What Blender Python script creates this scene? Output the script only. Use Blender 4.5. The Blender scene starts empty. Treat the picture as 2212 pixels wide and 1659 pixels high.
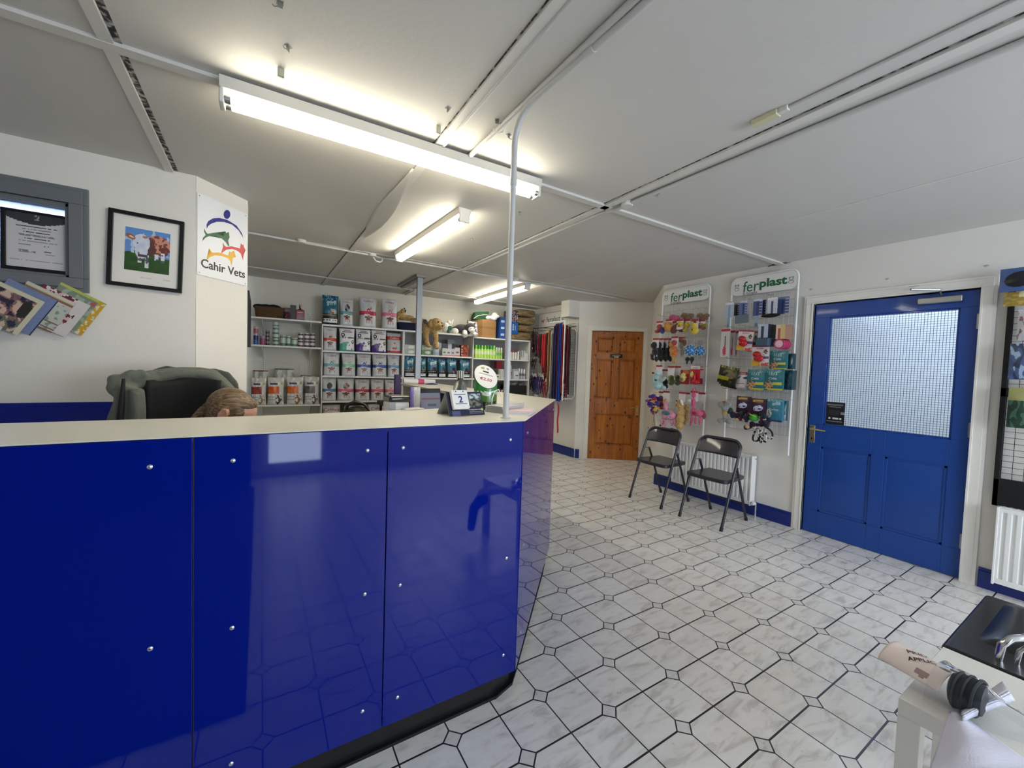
import bpy, bmesh, math, random
from mathutils import Vector, Matrix, noise
PI = math.pi
random.seed(7)
SC = bpy.context.scene
COL = SC.collection

# ---------------------------------------------------------------- camera
# world: metres, z up, the photographer stands over the origin, right wall at x = 4.18
H0 = 1.3808
F = 876.95
RM = ((0.850088, -0.525577, 0.033452), (0.007677, -0.051146, -0.998662), (0.526585, 0.849207, -0.039444))
cam_d = bpy.data.cameras.new('camera')
cam = bpy.data.objects.new('camera', cam_d)
COL.objects.link(cam)
cam_d.sensor_fit = 'HORIZONTAL'
cam_d.sensor_width = 36.0
cam_d.lens = F / 2212 * 36.0
cam_d.clip_start = 0.02
r, d, f = RM
cam.matrix_world = Matrix(((r[0], -d[0], -f[0], 0), (r[1], -d[1], -f[1], 0), (r[2], -d[2], -f[2], H0), (0, 0, 0, 1)))
SC.camera = cam

# ---------------------------------------------------------------- world, daylight, exposure
W = bpy.data.worlds.new('world')
SC.world = W
W.use_nodes = True
bg = W.node_tree.nodes['Background']
bg.inputs[0].default_value = (0.72, 0.84, 1.0, 1)
bg.inputs[1].default_value = 2.2
SC.view_settings.view_transform = 'Standard'
SC.view_settings.look = 'None'
SC.view_settings.gamma = 1.0
SC.view_settings.use_curve_mapping = False
SC.view_settings.exposure = 0.60
TUBE_POWER = 19.5
def area(name, loc, size, power, col, rot):
    l = bpy.data.lights.new(name, 'AREA')
    l.shape = 'RECTANGLE'; l.size, l.size_y = size
    l.energy = power; l.color = col
    o = bpy.data.objects.new(name, l); COL.objects.link(o)
    o.location = loc; o.rotation_euler = rot
    return o
# daylight coming in through the shop window and the glazed street door behind the camera
area('window_daylight', (2.65, -2.82, 1.45), (2.3, 1.3), 66, (0.80, 0.88, 1.0), (PI/2, 0, 0))
area('door_daylight', (0.37, -2.82, 1.08), (0.56, 1.86), 11, (0.76, 0.87, 1.0), (PI/2, 0, 0))
# daylight in the room beyond the wired glass door
area('passage_daylight', (5.05, 1.2, 2.25), (0.8, 1.2), 19, (0.58, 0.74, 1.0), (0, 0, 0))
# daylight in the office behind the left hand window
area('office_daylight', (-1.3, 4.0, 2.2), (0.8, 0.8), 16, (0.6, 0.75, 1.0), (0, 0, 0))

# ---------------------------------------------------------------- helpers
def ray(px):
    a, b = (px[0] - 1106) / F, (px[1] - 829.5) / F
    return Vector([RM[0][i] * a + RM[1][i] * b + RM[2][i] for i in range(3)])
def onz(px, z):
    v = ray(px); v *= (z - H0) / v.z
    return v.x, v.y
def onpl(px, a, b):
    """sight line met with the upright plane through plan points a, b -> (distance along, z)"""
    v = ray(px); a = Vector(a); u = (Vector(b) - a).normalized(); n = Vector((-u.y, u.x))
    t = a.dot(n) / (v.x * n.x + v.y * n.y)
    return (Vector((v.x * t, v.y * t)) - a).dot(u), v.z * t + H0

def lin(c):
    return tuple((x / 12.92 if x <= 0.04045 else ((x + 0.055) / 1.055) ** 2.4) for x in c[:3])
def hx(s):
    return tuple(int(s[i:i + 2], 16) / 255 for i in (0, 2, 4))
class N:
    def __init__(s, name):
        s.mat = bpy.data.materials.new(name); s.mat.use_nodes = True
        s.t = s.mat.node_tree; s.t.nodes.clear()
        s.out = s.t.nodes.new('ShaderNodeOutputMaterial')
    def n(s, kind, props=None, **inp):
        q = s.t.nodes.new('ShaderNode' + kind)
        for k, v in (props or {}).items(): setattr(q, k, v)
        for k, v in inp.items():
            key = int(k[1:]) if k[0] == '_' else k.replace('_', ' ')
            s.set(q.inputs[key], v)
        return q
    def set(s, sock, v):
        if isinstance(v, bpy.types.NodeSocket): s.t.links.new(v, sock)
        elif isinstance(v, bpy.types.Node): s.t.links.new(v.outputs[0], sock)
        elif isinstance(v, (tuple, list)) and len(v) == 3 and sock.type == 'RGBA': sock.default_value = (*v, 1)
        else: sock.default_value = v
    def m(s, op, a, b=None, c=None):
        q = s.n('Math', {'operation': op}); s.set(q.inputs[0], a)
        if b is not None: s.set(q.inputs[1], b)
        if c is not None: s.set(q.inputs[2], c)
        return q.outputs[0]
    def mix(s, f, a, b):
        q = s.n('MixRGB'); s.set(q.inputs[0], f); s.set(q.inputs[1], a); s.set(q.inputs[2], b)
        return q.outputs[0]
    def ramp(s, f, stops):
        q = s.n('ValToRGB', _0=f); e = q.color_ramp.elements
        while len(e) < len(stops): e.new(0.5)
        for i, (p, c) in enumerate(stops):
            e[i].position = p; e[i].color = (*c, 1)
        return q.outputs[0]
    def bsdf(s, **k):
        b = s.n('BsdfPrincipled', **k)
        s.t.links.new(b.outputs[0], s.out.inputs[0]); return b
    def bump(s, h, st=0.3, dist=0.01):
        return s.n('Bump', Height=h, Strength=st, Distance=dist).outputs[0]

MATS = {}
def mat(name, col='ffffff', rough=0.5, metal=0.0, spec=0.5, coat=0.0, trans=0.0, ior=1.45, alpha=1.0, emit=None, es=0.0, nz=0.0, nsc=20.0, bump=0.0, bsc=60.0, sheen=0.0):
    if name in MATS: return MATS[name]
    s = N(name)
    c = lin(hx(col))
    base = c
    if nz:
        t = s.n('Tex' + 'Noise', _0=s.n('NewGeometry').outputs['Position'], Scale=nsc, Detail=3.0)
        base = s.mix(t.outputs[0], tuple(x * (1 - nz) for x in c), tuple(min(1, x * (1 + nz)) for x in c))
    b = s.bsdf(Roughness=rough, Metallic=metal, IOR=ior, Alpha=alpha)
    s.set(b.inputs['Base Color'], base)
    s.set(b.inputs['Specular IOR Level'], spec)
    b.inputs['Coat Weight'].default_value = coat
    b.inputs['Coat Roughness'].default_value = 0.05
    b.inputs['Transmission Weight'].default_value = trans
    b.inputs['Sheen Weight'].default_value = sheen
    if emit:
        b.inputs['Emission Color'].default_value = (*lin(hx(emit)), 1); b.inputs['Emission Strength'].default_value = es
    if bump:
        t = s.n('Tex' + 'Noise', _0=s.n('NewGeometry').outputs['Position'], Scale=bsc, Detail=4.0)
        s.set(b.inputs['Normal'], s.bump(t.outputs[0], bump, 0.01))
    MATS[name] = s.mat
    return s.mat
def pmat(name, rough=0.5, coat=0.0, bump=0.0, bsc=30.0, spec=0.5, sheen=0.0, wire=False):
    """printed surface: colour comes from the mesh's own colour layer"""
    if name in MATS: return MATS[name]
    s = N(name)
    a = s.n('Attribute', {'attribute_name': 'Col'})
    b = s.bsdf(Roughness=rough)
    s.set(b.inputs['Base Color'], a.outputs['Color'])
    s.set(b.inputs['Specular IOR Level'], spec)
    b.inputs['Coat Weight'].default_value = coat; b.inputs['Sheen Weight'].default_value = sheen
    if bump:
        t = s.n('Tex' + 'Noise', _0=s.n('NewGeometry').outputs['Position'], Scale=bsc, Detail=3.0)
        s.set(b.inputs['Normal'], s.bump(t.outputs[0], bump, 0.02))
    MATS[name] = s.mat
    return s.mat

class MB:
    def __init__(s):
        s.v = []; s.f = []; s.m = []; s.c = []; s.col = None; s.X = Matrix.Identity(4)
    def add(s, vs, fs, m=0, cols=None):
        o = len(s.v)
        s.v += [tuple(s.X @ Vector(v)) for v in vs]
        for i, fc in enumerate(fs):
            s.f.append([o + k for k in fc]); s.m.append(m)
            s.c.append(cols[i] if cols else s.col)
        return s
    def box(s, x0, x1, y0, y1, z0, z1, m=0):
        vs = [(x, y, z) for z in (z0, z1) for y in (y0, y1) for x in (x0, x1)]
        return s.add(vs, [(0, 2, 3, 1), (4, 5, 7, 6), (0, 1, 5, 4), (2, 6, 7, 3), (0, 4, 6, 2), (1, 3, 7, 5)], m)
    def prism(s, pts, z0, z1, m=0):
        n = len(pts)
        a = sum(pts[i][0] * pts[(i + 1) % n][1] - pts[(i + 1) % n][0] * pts[i][1] for i in range(n))
        if a < 0: pts = pts[::-1]
        vs = [(x, y, z0) for x, y in pts] + [(x, y, z1) for x, y in pts]
        fs = [list(range(n))[::-1], list(range(n, 2 * n))] + [(i, (i + 1) % n, n + (i + 1) % n, n + i) for i in range(n)]
        return s.add(vs, fs, m)
    def plate(s, pts, y0, y1, m=0):
        """outline in x, z pushed through in y"""
        X = s.X.copy(); s.X = X @ Matrix(((1, 0, 0, 0), (0, 0, 1, 0), (0, 1, 0, 0), (0, 0, 0, 1)))
        s.prism(pts, y0, y1, m); s.X = X
        return s
    def tube(s, pts, r, n=10, m=0, closed=False, caps=True, flat=1.0):
        P = [Vector(p) for p in pts]; k = len(P); rs = r if isinstance(r, (list, tuple)) else [r] * k
        vs = []; prev = None
        for i in range(k):
            if closed: t = P[(i + 1) % k] - P[i - 1]
            else: t = P[min(i + 1, k - 1)] - P[max(i - 1, 0)]
            t.normalize()
            if prev is None:
                a = Vector((0, 0, 1)) if abs(t.z) < 0.9 else Vector((1, 0, 0))
                u = t.cross(a).normalized()
            else:
                u = (prev - t * prev.dot(t))
                u = u.normalized() if u.length > 1e-6 else t.orthogonal().normalized()
            prev = u; w = t.cross(u)
            for j in range(n):
                a = 2 * PI * j / n
                vs.append(P[i] + (u * math.cos(a) + w * math.sin(a) * flat) * rs[i])
        fs = []
        for i in range(k if closed else k - 1):
            for j in range(n):
                a, b = i * n + j, i * n + (j + 1) % n
                c = ((i + 1) % k) * n
                fs.append((a, b, c + (j + 1) % n, c + j))
        if caps and not closed:
            fs.append(list(range(n))[::-1]); fs.append(list(range((k - 1) * n, k * n)))
        return s.add(vs, fs, m)
    def cyl(s, p0, p1, r0, r1=None, n=20, m=0):
        return s.tube([p0, p1], [r0, r0 if r1 is None else r1], n, m)
    def lathe(s, prof, n=24, m=0, c=(0, 0), cols=None):
        vs = [(c[0] + r * math.cos(2 * PI * j / n), c[1] + r * math.sin(2 * PI * j / n), z) for r, z in prof for j in range(n)]
        fs = []; cc = []
        for i in range(len(prof) - 1):
            for j in range(n):
                a, b = i * n + j, i * n + (j + 1) % n
                fs.append((a, b, b + n, a + n)); cc.append(cols[i] if cols else s.col)
        fs.append(list(range(n))[::-1]); cc.append(cols[0] if cols else s.col)
        k = (len(prof) - 1) * n
        fs.append(list(range(k, k + n))); cc.append(cols[-1] if cols else s.col)
        return s.add(vs, fs, m, cc)
    def ell(s, c, rad, rot=None, n=16, m=0, k=10):
        rad = (rad,) * 3 if isinstance(rad, (int, float)) else rad
        R = rot.to_matrix() if rot is not None and hasattr(rot, 'to_matrix') else Matrix.Identity(3)
        vs = []; fs = []
        for i in range(1, k):
            t = PI * i / k
            for j in range(n):
                a = 2 * PI * j / n
                vs.append(Vector(c) + R @ Vector((rad[0] * math.sin(t) * math.cos(a), rad[1] * math.sin(t) * math.sin(a), rad[2] * math.cos(t))))
        top = len(vs); vs.append(Vector(c) + R @ Vector((0, 0, rad[2]))); vs.append(Vector(c) - R @ Vector((0, 0, rad[2])))
        for i in range(k - 2):
            for j in range(n):
                a, b = i * n + j, i * n + (j + 1) % n
                fs.append((a, a + n, b + n, b))
        for j in range(n):
            fs.append((top, j, (j + 1) % n)); o = (k - 2) * n
            fs.append((top + 1, o + (j + 1) % n, o + j))
        return s.add(vs, fs, m)
    def grid(s, fn, nx, ny, colf=None, m=0, flip=False):
        """fn(u,v) -> point, colf(u,v) -> colour"""
        vs = [fn(i / nx, j / ny) for j in range(ny + 1) for i in range(nx + 1)]
        fs = []; cc = []
        for j in range(ny):
            for i in range(nx):
                a = j * (nx + 1) + i
                q = (a, a + 1, a + nx + 2, a + nx + 1)
                fs.append(q[::-1] if flip else q)
                cc.append(colf((i + 0.5) / nx, (j + 0.5) / ny) if colf else s.col)
        return s.add(vs, fs, m, cc)
    def build(s, name, mats, parent=None, loc=None, bevel=0, seg=2, smooth=True, remesh=0, sub=0, dec=0, ang=40, merge=False):
        me = bpy.data.meshes.new(name)
        me.from_pydata(s.v, [], s.f)
        mats = mats if isinstance(mats, (list, tuple)) else [mats]
        for q in mats: me.materials.append(q)
        for p, k in zip(me.polygons, s.m): p.material_index = k
        if any(c is not None for c in s.c):
            la = me.color_attributes.new('Col', 'FLOAT_COLOR', 'CORNER')
            i = 0; buf = []
            for p, c in zip(me.polygons, s.c):
                q = lin(c if c is not None else (1, 1, 1))
                buf += [q[0], q[1], q[2], 1.0] * p.loop_total
            la.data.foreach_set('color', buf)
        if merge:
            b = bmesh.new(); b.from_mesh(me); bmesh.ops.remove_doubles(b, verts=b.verts, dist=1e-5)
            bmesh.ops.recalc_face_normals(b, faces=b.faces); b.to_mesh(me); b.free()
        o = bpy.data.objects.new(name, me); COL.objects.link(o)
        if parent: o.parent = parent
        if loc: o.location = loc
        if remesh:
            r_ = o.modifiers.new('r', 'REMESH'); r_.mode = 'VOXEL'; r_.voxel_size = remesh; r_.use_smooth_shade = True
            q = o.modifiers.new('s', 'SMOOTH'); q.factor = 0.6; q.iterations = sub or 3
            sub = 0
        if bevel:
            q = o.modifiers.new('b', 'BEVEL'); q.width = bevel; q.segments = seg; q.limit_method = 'ANGLE'; q.angle_limit = 0.6
            q.harden_normals = True
        if sub:
            q = o.modifiers.new('u', 'SUBSURF'); q.levels = q.render_levels = sub
        if smooth:
            try: me.shade_smooth()
            except AttributeError: pass
            if not remesh and not sub and not bevel:
                e = o.modifiers.new('e', 'EDGE_SPLIT'); e.split_angle = math.radians(ang)
        return o

def tag(o, label=None, cat=None, group=None, kind=None):
    if label: o['label'] = label
    if cat: o['category'] = cat
    if group: o['group'] = group
    if kind: o['kind'] = kind
    return o
def thing(name, label, cat, loc=(0, 0, 0), rz=0.0, group=None, rot=None):
    o = bpy.data.objects.new(name, None); COL.objects.link(o)
    o.location = loc; o.rotation_euler = rot or (0, 0, rz); o.empty_display_size = 0.1
    return tag(o, label, cat, group)
def place(o, loc=(0, 0, 0), rz=0.0, rot=None):
    o.location = loc; o.rotation_euler = rot or (0, 0, rz); return o
def struct(o): o['kind'] = 'structure'; return o
def copy_tree(o, parent=None):
    c = o.copy(); COL.objects.link(c)
    if parent: c.parent = parent
    for ch in list(o.children): copy_tree(ch, c)
    return c
FONTM = {}
def text(s, w, m, parent, loc, rot=(PI / 2, 0, 0), name='lettering', h=None, depth=0.0006, bold=0.0, shear=0.0):
    """lettering w wide (or h tall), centred on loc, standing upright facing -y"""
    key = (s, bold, shear)
    if key not in FONTM:
        cu = bpy.data.curves.new('t', 'FONT'); cu.body = s; cu.offset = bold; cu.shear = shear; cu.resolution_u = 3
        cu.extrude = 0.012; cu.align_x = 'LEFT'
        to = bpy.data.objects.new('t', cu); COL.objects.link(to)
        bpy.context.view_layer.update()
        me = bpy.data.meshes.new_from_object(to.evaluated_get(bpy.context.evaluated_depsgraph_get()))
        bpy.data.objects.remove(to)
        xs = [v.co.x for v in me.vertices]; ys = [v.co.y for v in me.vertices]
        cx, cy = (min(xs) + max(xs)) / 2, (min(ys) + max(ys)) / 2
        for v in me.vertices: v.co.x -= cx; v.co.y -= cy
        FONTM[key] = (me, max(xs) - min(xs), max(ys) - min(ys))
    me, W0, H_ = FONTM[key]
    me = me.copy(); me.materials.clear(); me.materials.append(m)
    o = bpy.data.objects.new(name, me); COL.objects.link(o)
    k = w / W0 if w else h / H_
    o.scale = (k, (h / H_) if (h and w) else k, k); o.location = loc; o.rotation_euler = rot
    if parent: o.parent = parent
    return o
# ================================================================ setting
CEIL = 2.45
BWA, BWD = Vector((-0.1, 5.85)), Vector((4.3, -0.2)).normalized()      # line of the shelf fronts on the back wall
BRZ = math.atan2(BWD.y, BWD.x)
def bwp(s, dep, z=0):            # s along the shelf fronts, dep behind them
    p = BWA + BWD * s + Vector((-BWD.y, BWD.x)) * dep
    return (p.x, p.y, z)
def bs(px): return onpl(px, (-.1, 5.85), (4.2, 5.65))
RX = 4.18

def wall_mat(name, col, blocks=False, rough=0.75):
    s = N(name); geo = s.n('NewGeometry'); P = geo.outputs['Position']
    n1 = s.n('TexNoise', _0=P, Scale=2.2, Detail=5.0).outputs[0]
    n2 = s.n('TexNoise', _0=P, Scale=55.0, Detail=4.0).outputs[0]
    c = lin(hx(col))
    base = s.mix(s.m('MULTIPLY', n1, 0.9), c, tuple(x * 0.93 for x in c))
    h = n2
    st = 0.12
    if blocks:
        sep = s.n('SeparateXYZ', _0=P)
        cb = s.n('CombineXYZ', _0=sep.outputs[0], _1=sep.outputs[2])
        br = s.n('TexBrick', _0=cb, Scale=1.0, Mortar_Size=0.006, Mortar_Smooth=0.4, Brick_Width=0.45, Row_Height=0.225, Color1=(1, 1, 1), Color2=(1, 1, 1), Mortar=(0, 0, 0))
        h = s.m('ADD', s.m('MULTIPLY', br.outputs[0], 1.0), s.m('MULTIPLY', n2, 0.35)); st = 0.5
    b = s.bsdf(Roughness=rough); s.set(b.inputs['Base Color'], base)
    b.inputs['Specular IOR Level'].default_value = 0.3
    s.set(b.inputs['Normal'], s.bump(h, st, 0.006))
    return s.mat
M_WALL = wall_mat('white_wall_paint', 'e9e6df')
M_BLOCK = wall_mat('painted_blockwork', 'e2dfd2', True)
M_CEIL = wall_mat('ceiling_paint', 'd0cec9', rough=0.6)
M_TRIM = mat('white_gloss_paint', 'eeebe3', 0.35, nz=0.04, nsc=8)
M_BLUE = mat('blue_gloss_paint', '174697', 0.38, coat=0.15, bump=0.04, bsc=120)
M_NAVY = mat('navy_skirting_paint', '10297c', 0.35, coat=0.2)
M_WHITE = mat('white_enamel', 'f1f1ee', 0.35)
M_GREYW = mat('grey_white_plastic', 'd6d5d0', 0.5)
M_CHROME = mat('chrome', 'd8d8da', 0.15, 1.0)
M_STEEL = mat('brushed_steel', 'a9abad', 0.35, 1.0)
M_BRASS = mat('pale_brass', 'c9b785', 0.3, 1.0)
M_BLACK = mat('black_plastic', '17171a', 0.45)
M_DARK = mat('near_black', '0a0a0c', 0.6)

def floor_mat():
    s = N('octagon_and_dot_floor_tiles')
    P = s.n('NewGeometry').outputs['Position']
    sep = s.n('SeparateXYZ', _0=P)
    u = s.m('SUBTRACT', s.m('DIVIDE', sep.outputs[0], 0.2), 8.0817)
    v = s.m('SUBTRACT', s.m('DIVIDE', sep.outputs[1], 0.2), 5.6374)
    du = s.m('ABSOLUTE', s.m('SUBTRACT', u, s.m('ROUND', u)))
    dv = s.m('ABSOLUTE', s.m('SUBTRACT', v, s.m('ROUND', v)))
    a = s.m('MULTIPLY', s.m('ADD', u, v), 0.5); b_ = s.m('MULTIPLY', s.m('SUBTRACT', u, v), 0.5)
    da = s.m('ABSOLUTE', s.m('SUBTRACT', a, s.m('ROUND', a)))
    db = s.m('ABSOLUTE', s.m('SUBTRACT', b_, s.m('ROUND', b_)))
    m_ = s.m('MULTIPLY', s.m('MAXIMUM', da, db), 2.0)
    gl = s.m('MAXIMUM', s.m('LESS_THAN', du, 0.0135), s.m('LESS_THAN', dv, 0.018))
    out = s.m('GREATER_THAN', m_, 0.19)
    edge = s.m('LESS_THAN', s.m('ABSOLUTE', s.m('SUBTRACT', m_, 0.19)), 0.020)
    line = s.m('MAXIMUM', s.m('MULTIPLY', gl, out), edge)
    cell = s.n('CombineXYZ', _0=s.m('FLOOR', u), _1=s.m('FLOOR', v))
    wn = s.n('TexWhiteNoise', _0=cell).outputs['Value']
    off = s.n('VectorMath', {'operation': 'ADD'}, _0=P, _1=s.n('VectorMath', {'operation': 'SCALE'}, _0=cell, Scale=0.37).outputs[0])
    mp = s.n('Mapping', Vector=off.outputs[0], Scale=(3.2, 11.0, 1.0), Rotation=(0, 0, 0.35))
    n1 = s.n('TexNoise', _0=mp, Scale=2.0, Detail=6.0, Roughness=0.62, Distortion=0.7).outputs[0]
    vein = s.ramp(n1, [(0.34, lin(hx('cfccc5'))), (0.48, lin(hx('efece6'))), (0.72, lin(hx('f8f6f2')))])
    tint = s.mix(s.m('MULTIPLY', wn, 0.35), vein, lin(hx('e6e1d6')))
    inner = s.mix(s.m('MULTIPLY', s.m('SUBTRACT', 1.0, out), 0.35), tint, lin(hx('d6d0cb')))
    spk = s.n('TexVoronoi', _0=P, Scale=2.1).outputs['Distance']
    spot = s.m('MULTIPLY', s.m('LESS_THAN', spk, 0.016), 0.8)
    dirt = s.n('TexNoise', _0=P, Scale=26.0, Detail=5.0).outputs[0]
    dm = s.m('MULTIPLY', s.m('GREATER_THAN', dirt, 0.70), 0.22)
    col = s.mix(line, s.mix(spot, s.mix(dm, inner, lin(hx('77736c'))), lin(hx('2b2926'))), lin(hx('29282b')))
    b = s.bsdf(); s.set(b.inputs['Base Color'], col)
    rg = s.n('TexNoise', _0=P, Scale=7.0, Detail=3.0).outputs[0]
    s.set(b.inputs['Roughness'], s.m('ADD', s.m('MULTIPLY', rg, 0.25), 0.2))
    b.inputs['Specular IOR Level'].default_value = 0.45
    s.set(b.inputs['Normal'], s.bump(s.m('SUBTRACT', 1.0, line), 0.25, 0.003))
    return s.mat

def pine_mat():
    s = N('knotty_pine'); P = s.n('TexCoord').outputs['Object']
    mp = s.n('Mapping', Vector=P, Scale=(9.0, 9.0, 1.0))
    n1 = s.n('TexNoise', _0=mp, Scale=2.2, Detail=5.0, Distortion=0.6).outputs[0]
    wv = s.n('TexWave', {'bands_direction': 'X'}, _0=mp, Scale=1.3, Distortion=3.0, Detail=3.0).outputs[1]
    base = s.ramp(s.m('ADD', s.m('MULTIPLY', n1, 0.85), s.m('MULTIPLY', wv, 0.14)), [(0.25, lin(hx('8f4f16'))), (0.55, lin(hx('b86e22'))), (0.8, lin(hx('d68c34')))])
    mk = s.n('Mapping', Vector=P, Scale=(10.0, 10.0, 7.0))
    vo = s.n('TexVoronoi', _0=mk, Scale=1.25, Randomness=1.0).outputs['Distance']
    knot = s.ramp(vo, [(0.13, (1, 1, 1)), (0.24, (0, 0, 0))])
    b = s.bsdf(Roughness=0.38); s.set(b.inputs['Base Color'], s.mix(knot, base, lin(hx('4a210a'))))
    b.inputs['Coat Weight'].default_value = 0.05
    return s.mat
M_FLOOR = floor_mat(); M_PINE = pine_mat()

fl = MB(); fl.box(-2.6, 6.2, -3.4, 6.9, -0.05, 0.0); struct(fl.build('floor', M_FLOOR, smooth=False))
ce = MB(); ce.box(-2.6, 6.2, -2.8, 6.9, CEIL, CEIL + 0.06); struct(ce.build('ceiling', M_CEIL, smooth=False))
# left partition with the office window, its chamfered end, and its return towards the back wall
PX0, PXC = -0.332, -0.083
def wal(name, m=None, *boxes):
    w = MB()
    for b in boxes: w.box(*b)
    return struct(w.build(name, m or M_WALL, smooth=False))
wx0, wx1, wz0, wz1 = -1.75, -0.857, 1.777, 2.162
wal('wall_left', None, (-2.5, wx0, 3.075, 3.20, 0, CEIL), (wx1, PX0 - 0.001, 3.075, 3.20, 0, CEIL), (wx0, wx1, 3.075, 3.20, 0, wz0), (wx0, wx1, 3.075, 3.20, wz1, CEIL))
w = MB(); w.prism([(PX0, 3.075), (PXC, 3.337), (PXC, 3.47), (PX0 - 0.001, 3.2)], 0, CEIL); struct(w.build('wall_left_chamfer', M_WALL, smooth=False))
wal('wall_left_return', None, (-0.22, -0.15, 3.45, 6.25, 0, CEIL))
wal('wall_office_back', None, (-2.5, -0.22, 5.2, 5.3, 0, CEIL))
wal('wall_left_outer', None, (-2.6, -2.5, -2.7, 5.3, 0, CEIL))
w = MB()
w.prism([bwp(-0.4, 0.44)[:2], bwp(4.9, 0.44)[:2], bwp(4.9, 0.56)[:2], bwp(-0.4, 0.56)[:2]], 0, CEIL)
struct(w.build('wall_back', M_BLOCK, smooth=False))
# right wall with the opening of the blue door
DY0, DY1, DZ = 0.70, 1.685, 2.035
wal('wall_right', None, (RX, RX + 0.14, DY1, 3.30, 0, CEIL), (RX, RX + 0.14, -2.7, DY0, 0, CEIL), (RX, RX + 0.14, DY0, DY1, DZ, CEIL))
# chamfer that leads to the pine door, the pine door wall, and the wall of leads
w = MB(); w.prism([(RX, 3.30), (5.09, 4.19), (5.2, 4.1), (RX + 0.14, 3.2)], 0, CEIL); struct(w.build('wall_right_chamfer', M_WALL, smooth=False))
PA, PD = Vector((4.34, 4.76)), Vector((0.638, -0.479)).normalized(); PRZ = math.atan2(PD.y, PD.x); PN = Vector((-PD.y, PD.x))
def pw(s, dep, z=0):
    p = PA + PD * s + PN * dep; return (p.x, p.y, z)
def pwall(w, s0, s1, z0, z1, d0=0.0, d1=0.1):
    w.prism([pw(s0, d0)[:2], pw(s1, d0)[:2], pw(s1, d1)[:2], pw(s0, d1)[:2]], z0, z1)
w = MB(); pwall(w, -0.17, 0.035, 0, CEIL); pwall(w, 0.815, 1.02, 0, CEIL); pwall(w, 0.035, 0.815, 2.0, CEIL)
struct(w.build('wall_end', M_WALL, smooth=False))
wal('wall_leads', None, (4.22, 4.32, 4.86, 6.2, 0, CEIL))
# the room beyond the blue door
wal('wall_passage', None, (5.9, 6.0, -0.2, 3.0, 0, CEIL), (RX + 0.14, 5.9, 2.6, 2.7, 0, CEIL), (RX + 0.14, 5.9, -0.2, -0.1, 0, CEIL))
# street side behind the camera: shop window, glazed door
wal('wall_front', None, (-2.5, 0.0, -2.8, -2.7, 0, CEIL), (0.74, 1.5, -2.8, -2.7, 0, CEIL), (3.8, 4.32, -2.8, -2.7, 0, CEIL), (1.5, 3.8, -2.8, -2.7, 0, 0.8), (1.5, 3.8, -2.8, -2.7, 2.1, CEIL), (0.0, 0.74, -2.8, -2.7, 2.1, CEIL))
w = MB()
for a_, b_, c_, d_ in ((1.5, 3.8, 0.8, 0.86), (1.5, 3.8, 2.04, 2.1), (1.5, 1.56, 0.86, 2.04), (3.74, 3.8, 0.86, 2.04), (2.62, 2.68, 0.86, 2.04)): w.box(a_, b_, -2.78, -2.72, c_, d_)
o = struct(w.build('window_2', M_TRIM, bevel=0.004))
w = MB(); w.box(0.0, 0.09, -2.78, -2.73, 0, 2.1); w.box(0.65, 0.74, -2.78, -2.73, 0, 2.1); w.box(0.09, 0.65, -2.78, -2.73, 0, 0.16); w.box(0.09, 0.65, -2.78, -2.73, 0.98, 1.06); w.box(0.09, 0.65, -2.78, -2.73, 2.0, 2.1)
struct(w.build('door_3', M_TRIM, bevel=0.004))

# ---- skirting
def skirt(name, pts, h=0.135, t=0.018):
    w = MB()
    for (a, b) in zip(pts[:-1], pts[1:]):
        a, b = Vector(a), Vector(b); u = (b - a).normalized(); n = Vector((u.y, -u.x)) * t
        w.prism([a, b, b + n, a + n], 0, h - 0.02); w.prism([a, b, b + n * 0.6, a + n * 0.6], h - 0.02, h)
    struct(w.build(name, M_NAVY, bevel=0.002))
skirt('baseboard_right', [(RX, 3.30), (RX, DY1 + 0.085)])
skirt('baseboard_right_near', [(RX, DY0 - 0.085), (RX, -2.7)])
skirt('baseboard_leads', [(4.22, 6.1), (4.22, 4.86), pw(-0.09, 0)[:2]], 0.14)

# ---- ceiling battens, seams
M_CRACK = N('cracked_dark_joint')
_p = M_CRACK.n('NewGeometry').outputs['Position']; _n = M_CRACK.n('TexNoise', _0=_p, Scale=38.0, Detail=4.0).outputs[0]
M_CRACK.bsdf(Base_Color=M_CRACK.ramp(_n, [(0.46, lin(hx('2a2930'))), (0.62, lin(hx('b3afa8')))]), Roughness=0.8)
M_CRACK = M_CRACK.mat
M_BATT = mat('batten_paint', 'd6d4ce', 0.55, nz=0.05, nsc=6)
_k = [0]
def batten(p0, p1, wd=0.045, th=0.012, crack=0.0, side=1, name='trim'):
    _k[0] += 1
    a, b = Vector(p0), Vector(p1); u = (b - a).normalized(); n = Vector((-u.y, u.x)) * wd / 2
    w = MB(); w.prism([a + n, b + n, b - n, a - n], CEIL - th, CEIL)
    if crack:
        q = n * (1 + 2 * crack / wd) * side
        w.prism([a + n * side, b + n * side, b + q, a + q], CEIL - 0.002, CEIL, 1)
    struct(w.build('%s_%d' % (name, _k[0]), [M_BATT, M_CRACK], bevel=0.002))
batten((-2.5, 1.975), (4.18, 1.975), 0.05, 0.014, 0.006)
batten((-0.455, -2.7), (-0.455, 3.07), 0.04, 0.012, 0.022, -1)
batten((0.725, -2.7), (0.725, 6.27), 0.045, 0.012, 0.006)
batten((1.885, -2.7), (1.885, 6.2), 0.05, 0.014, 0.008)
batten((3.05, -2.7), (3.05, 6.1), 0.012, 0.003)
batten((-0.2, 4.13), (4.7, 4.13), 0.02, 0.004, 0.004)
batten((-2.5, -0.2), (4.18, -0.2), 0.05, 0.014)

# ---- chamfered bulkhead over the recess, boxed duct over the leads
w = MB(); w.box(4.0, 4.22, 4.865, 5.06, 2.2, CEIL)
struct(w.build('trim_duct', M_WALL, smooth=False))

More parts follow.
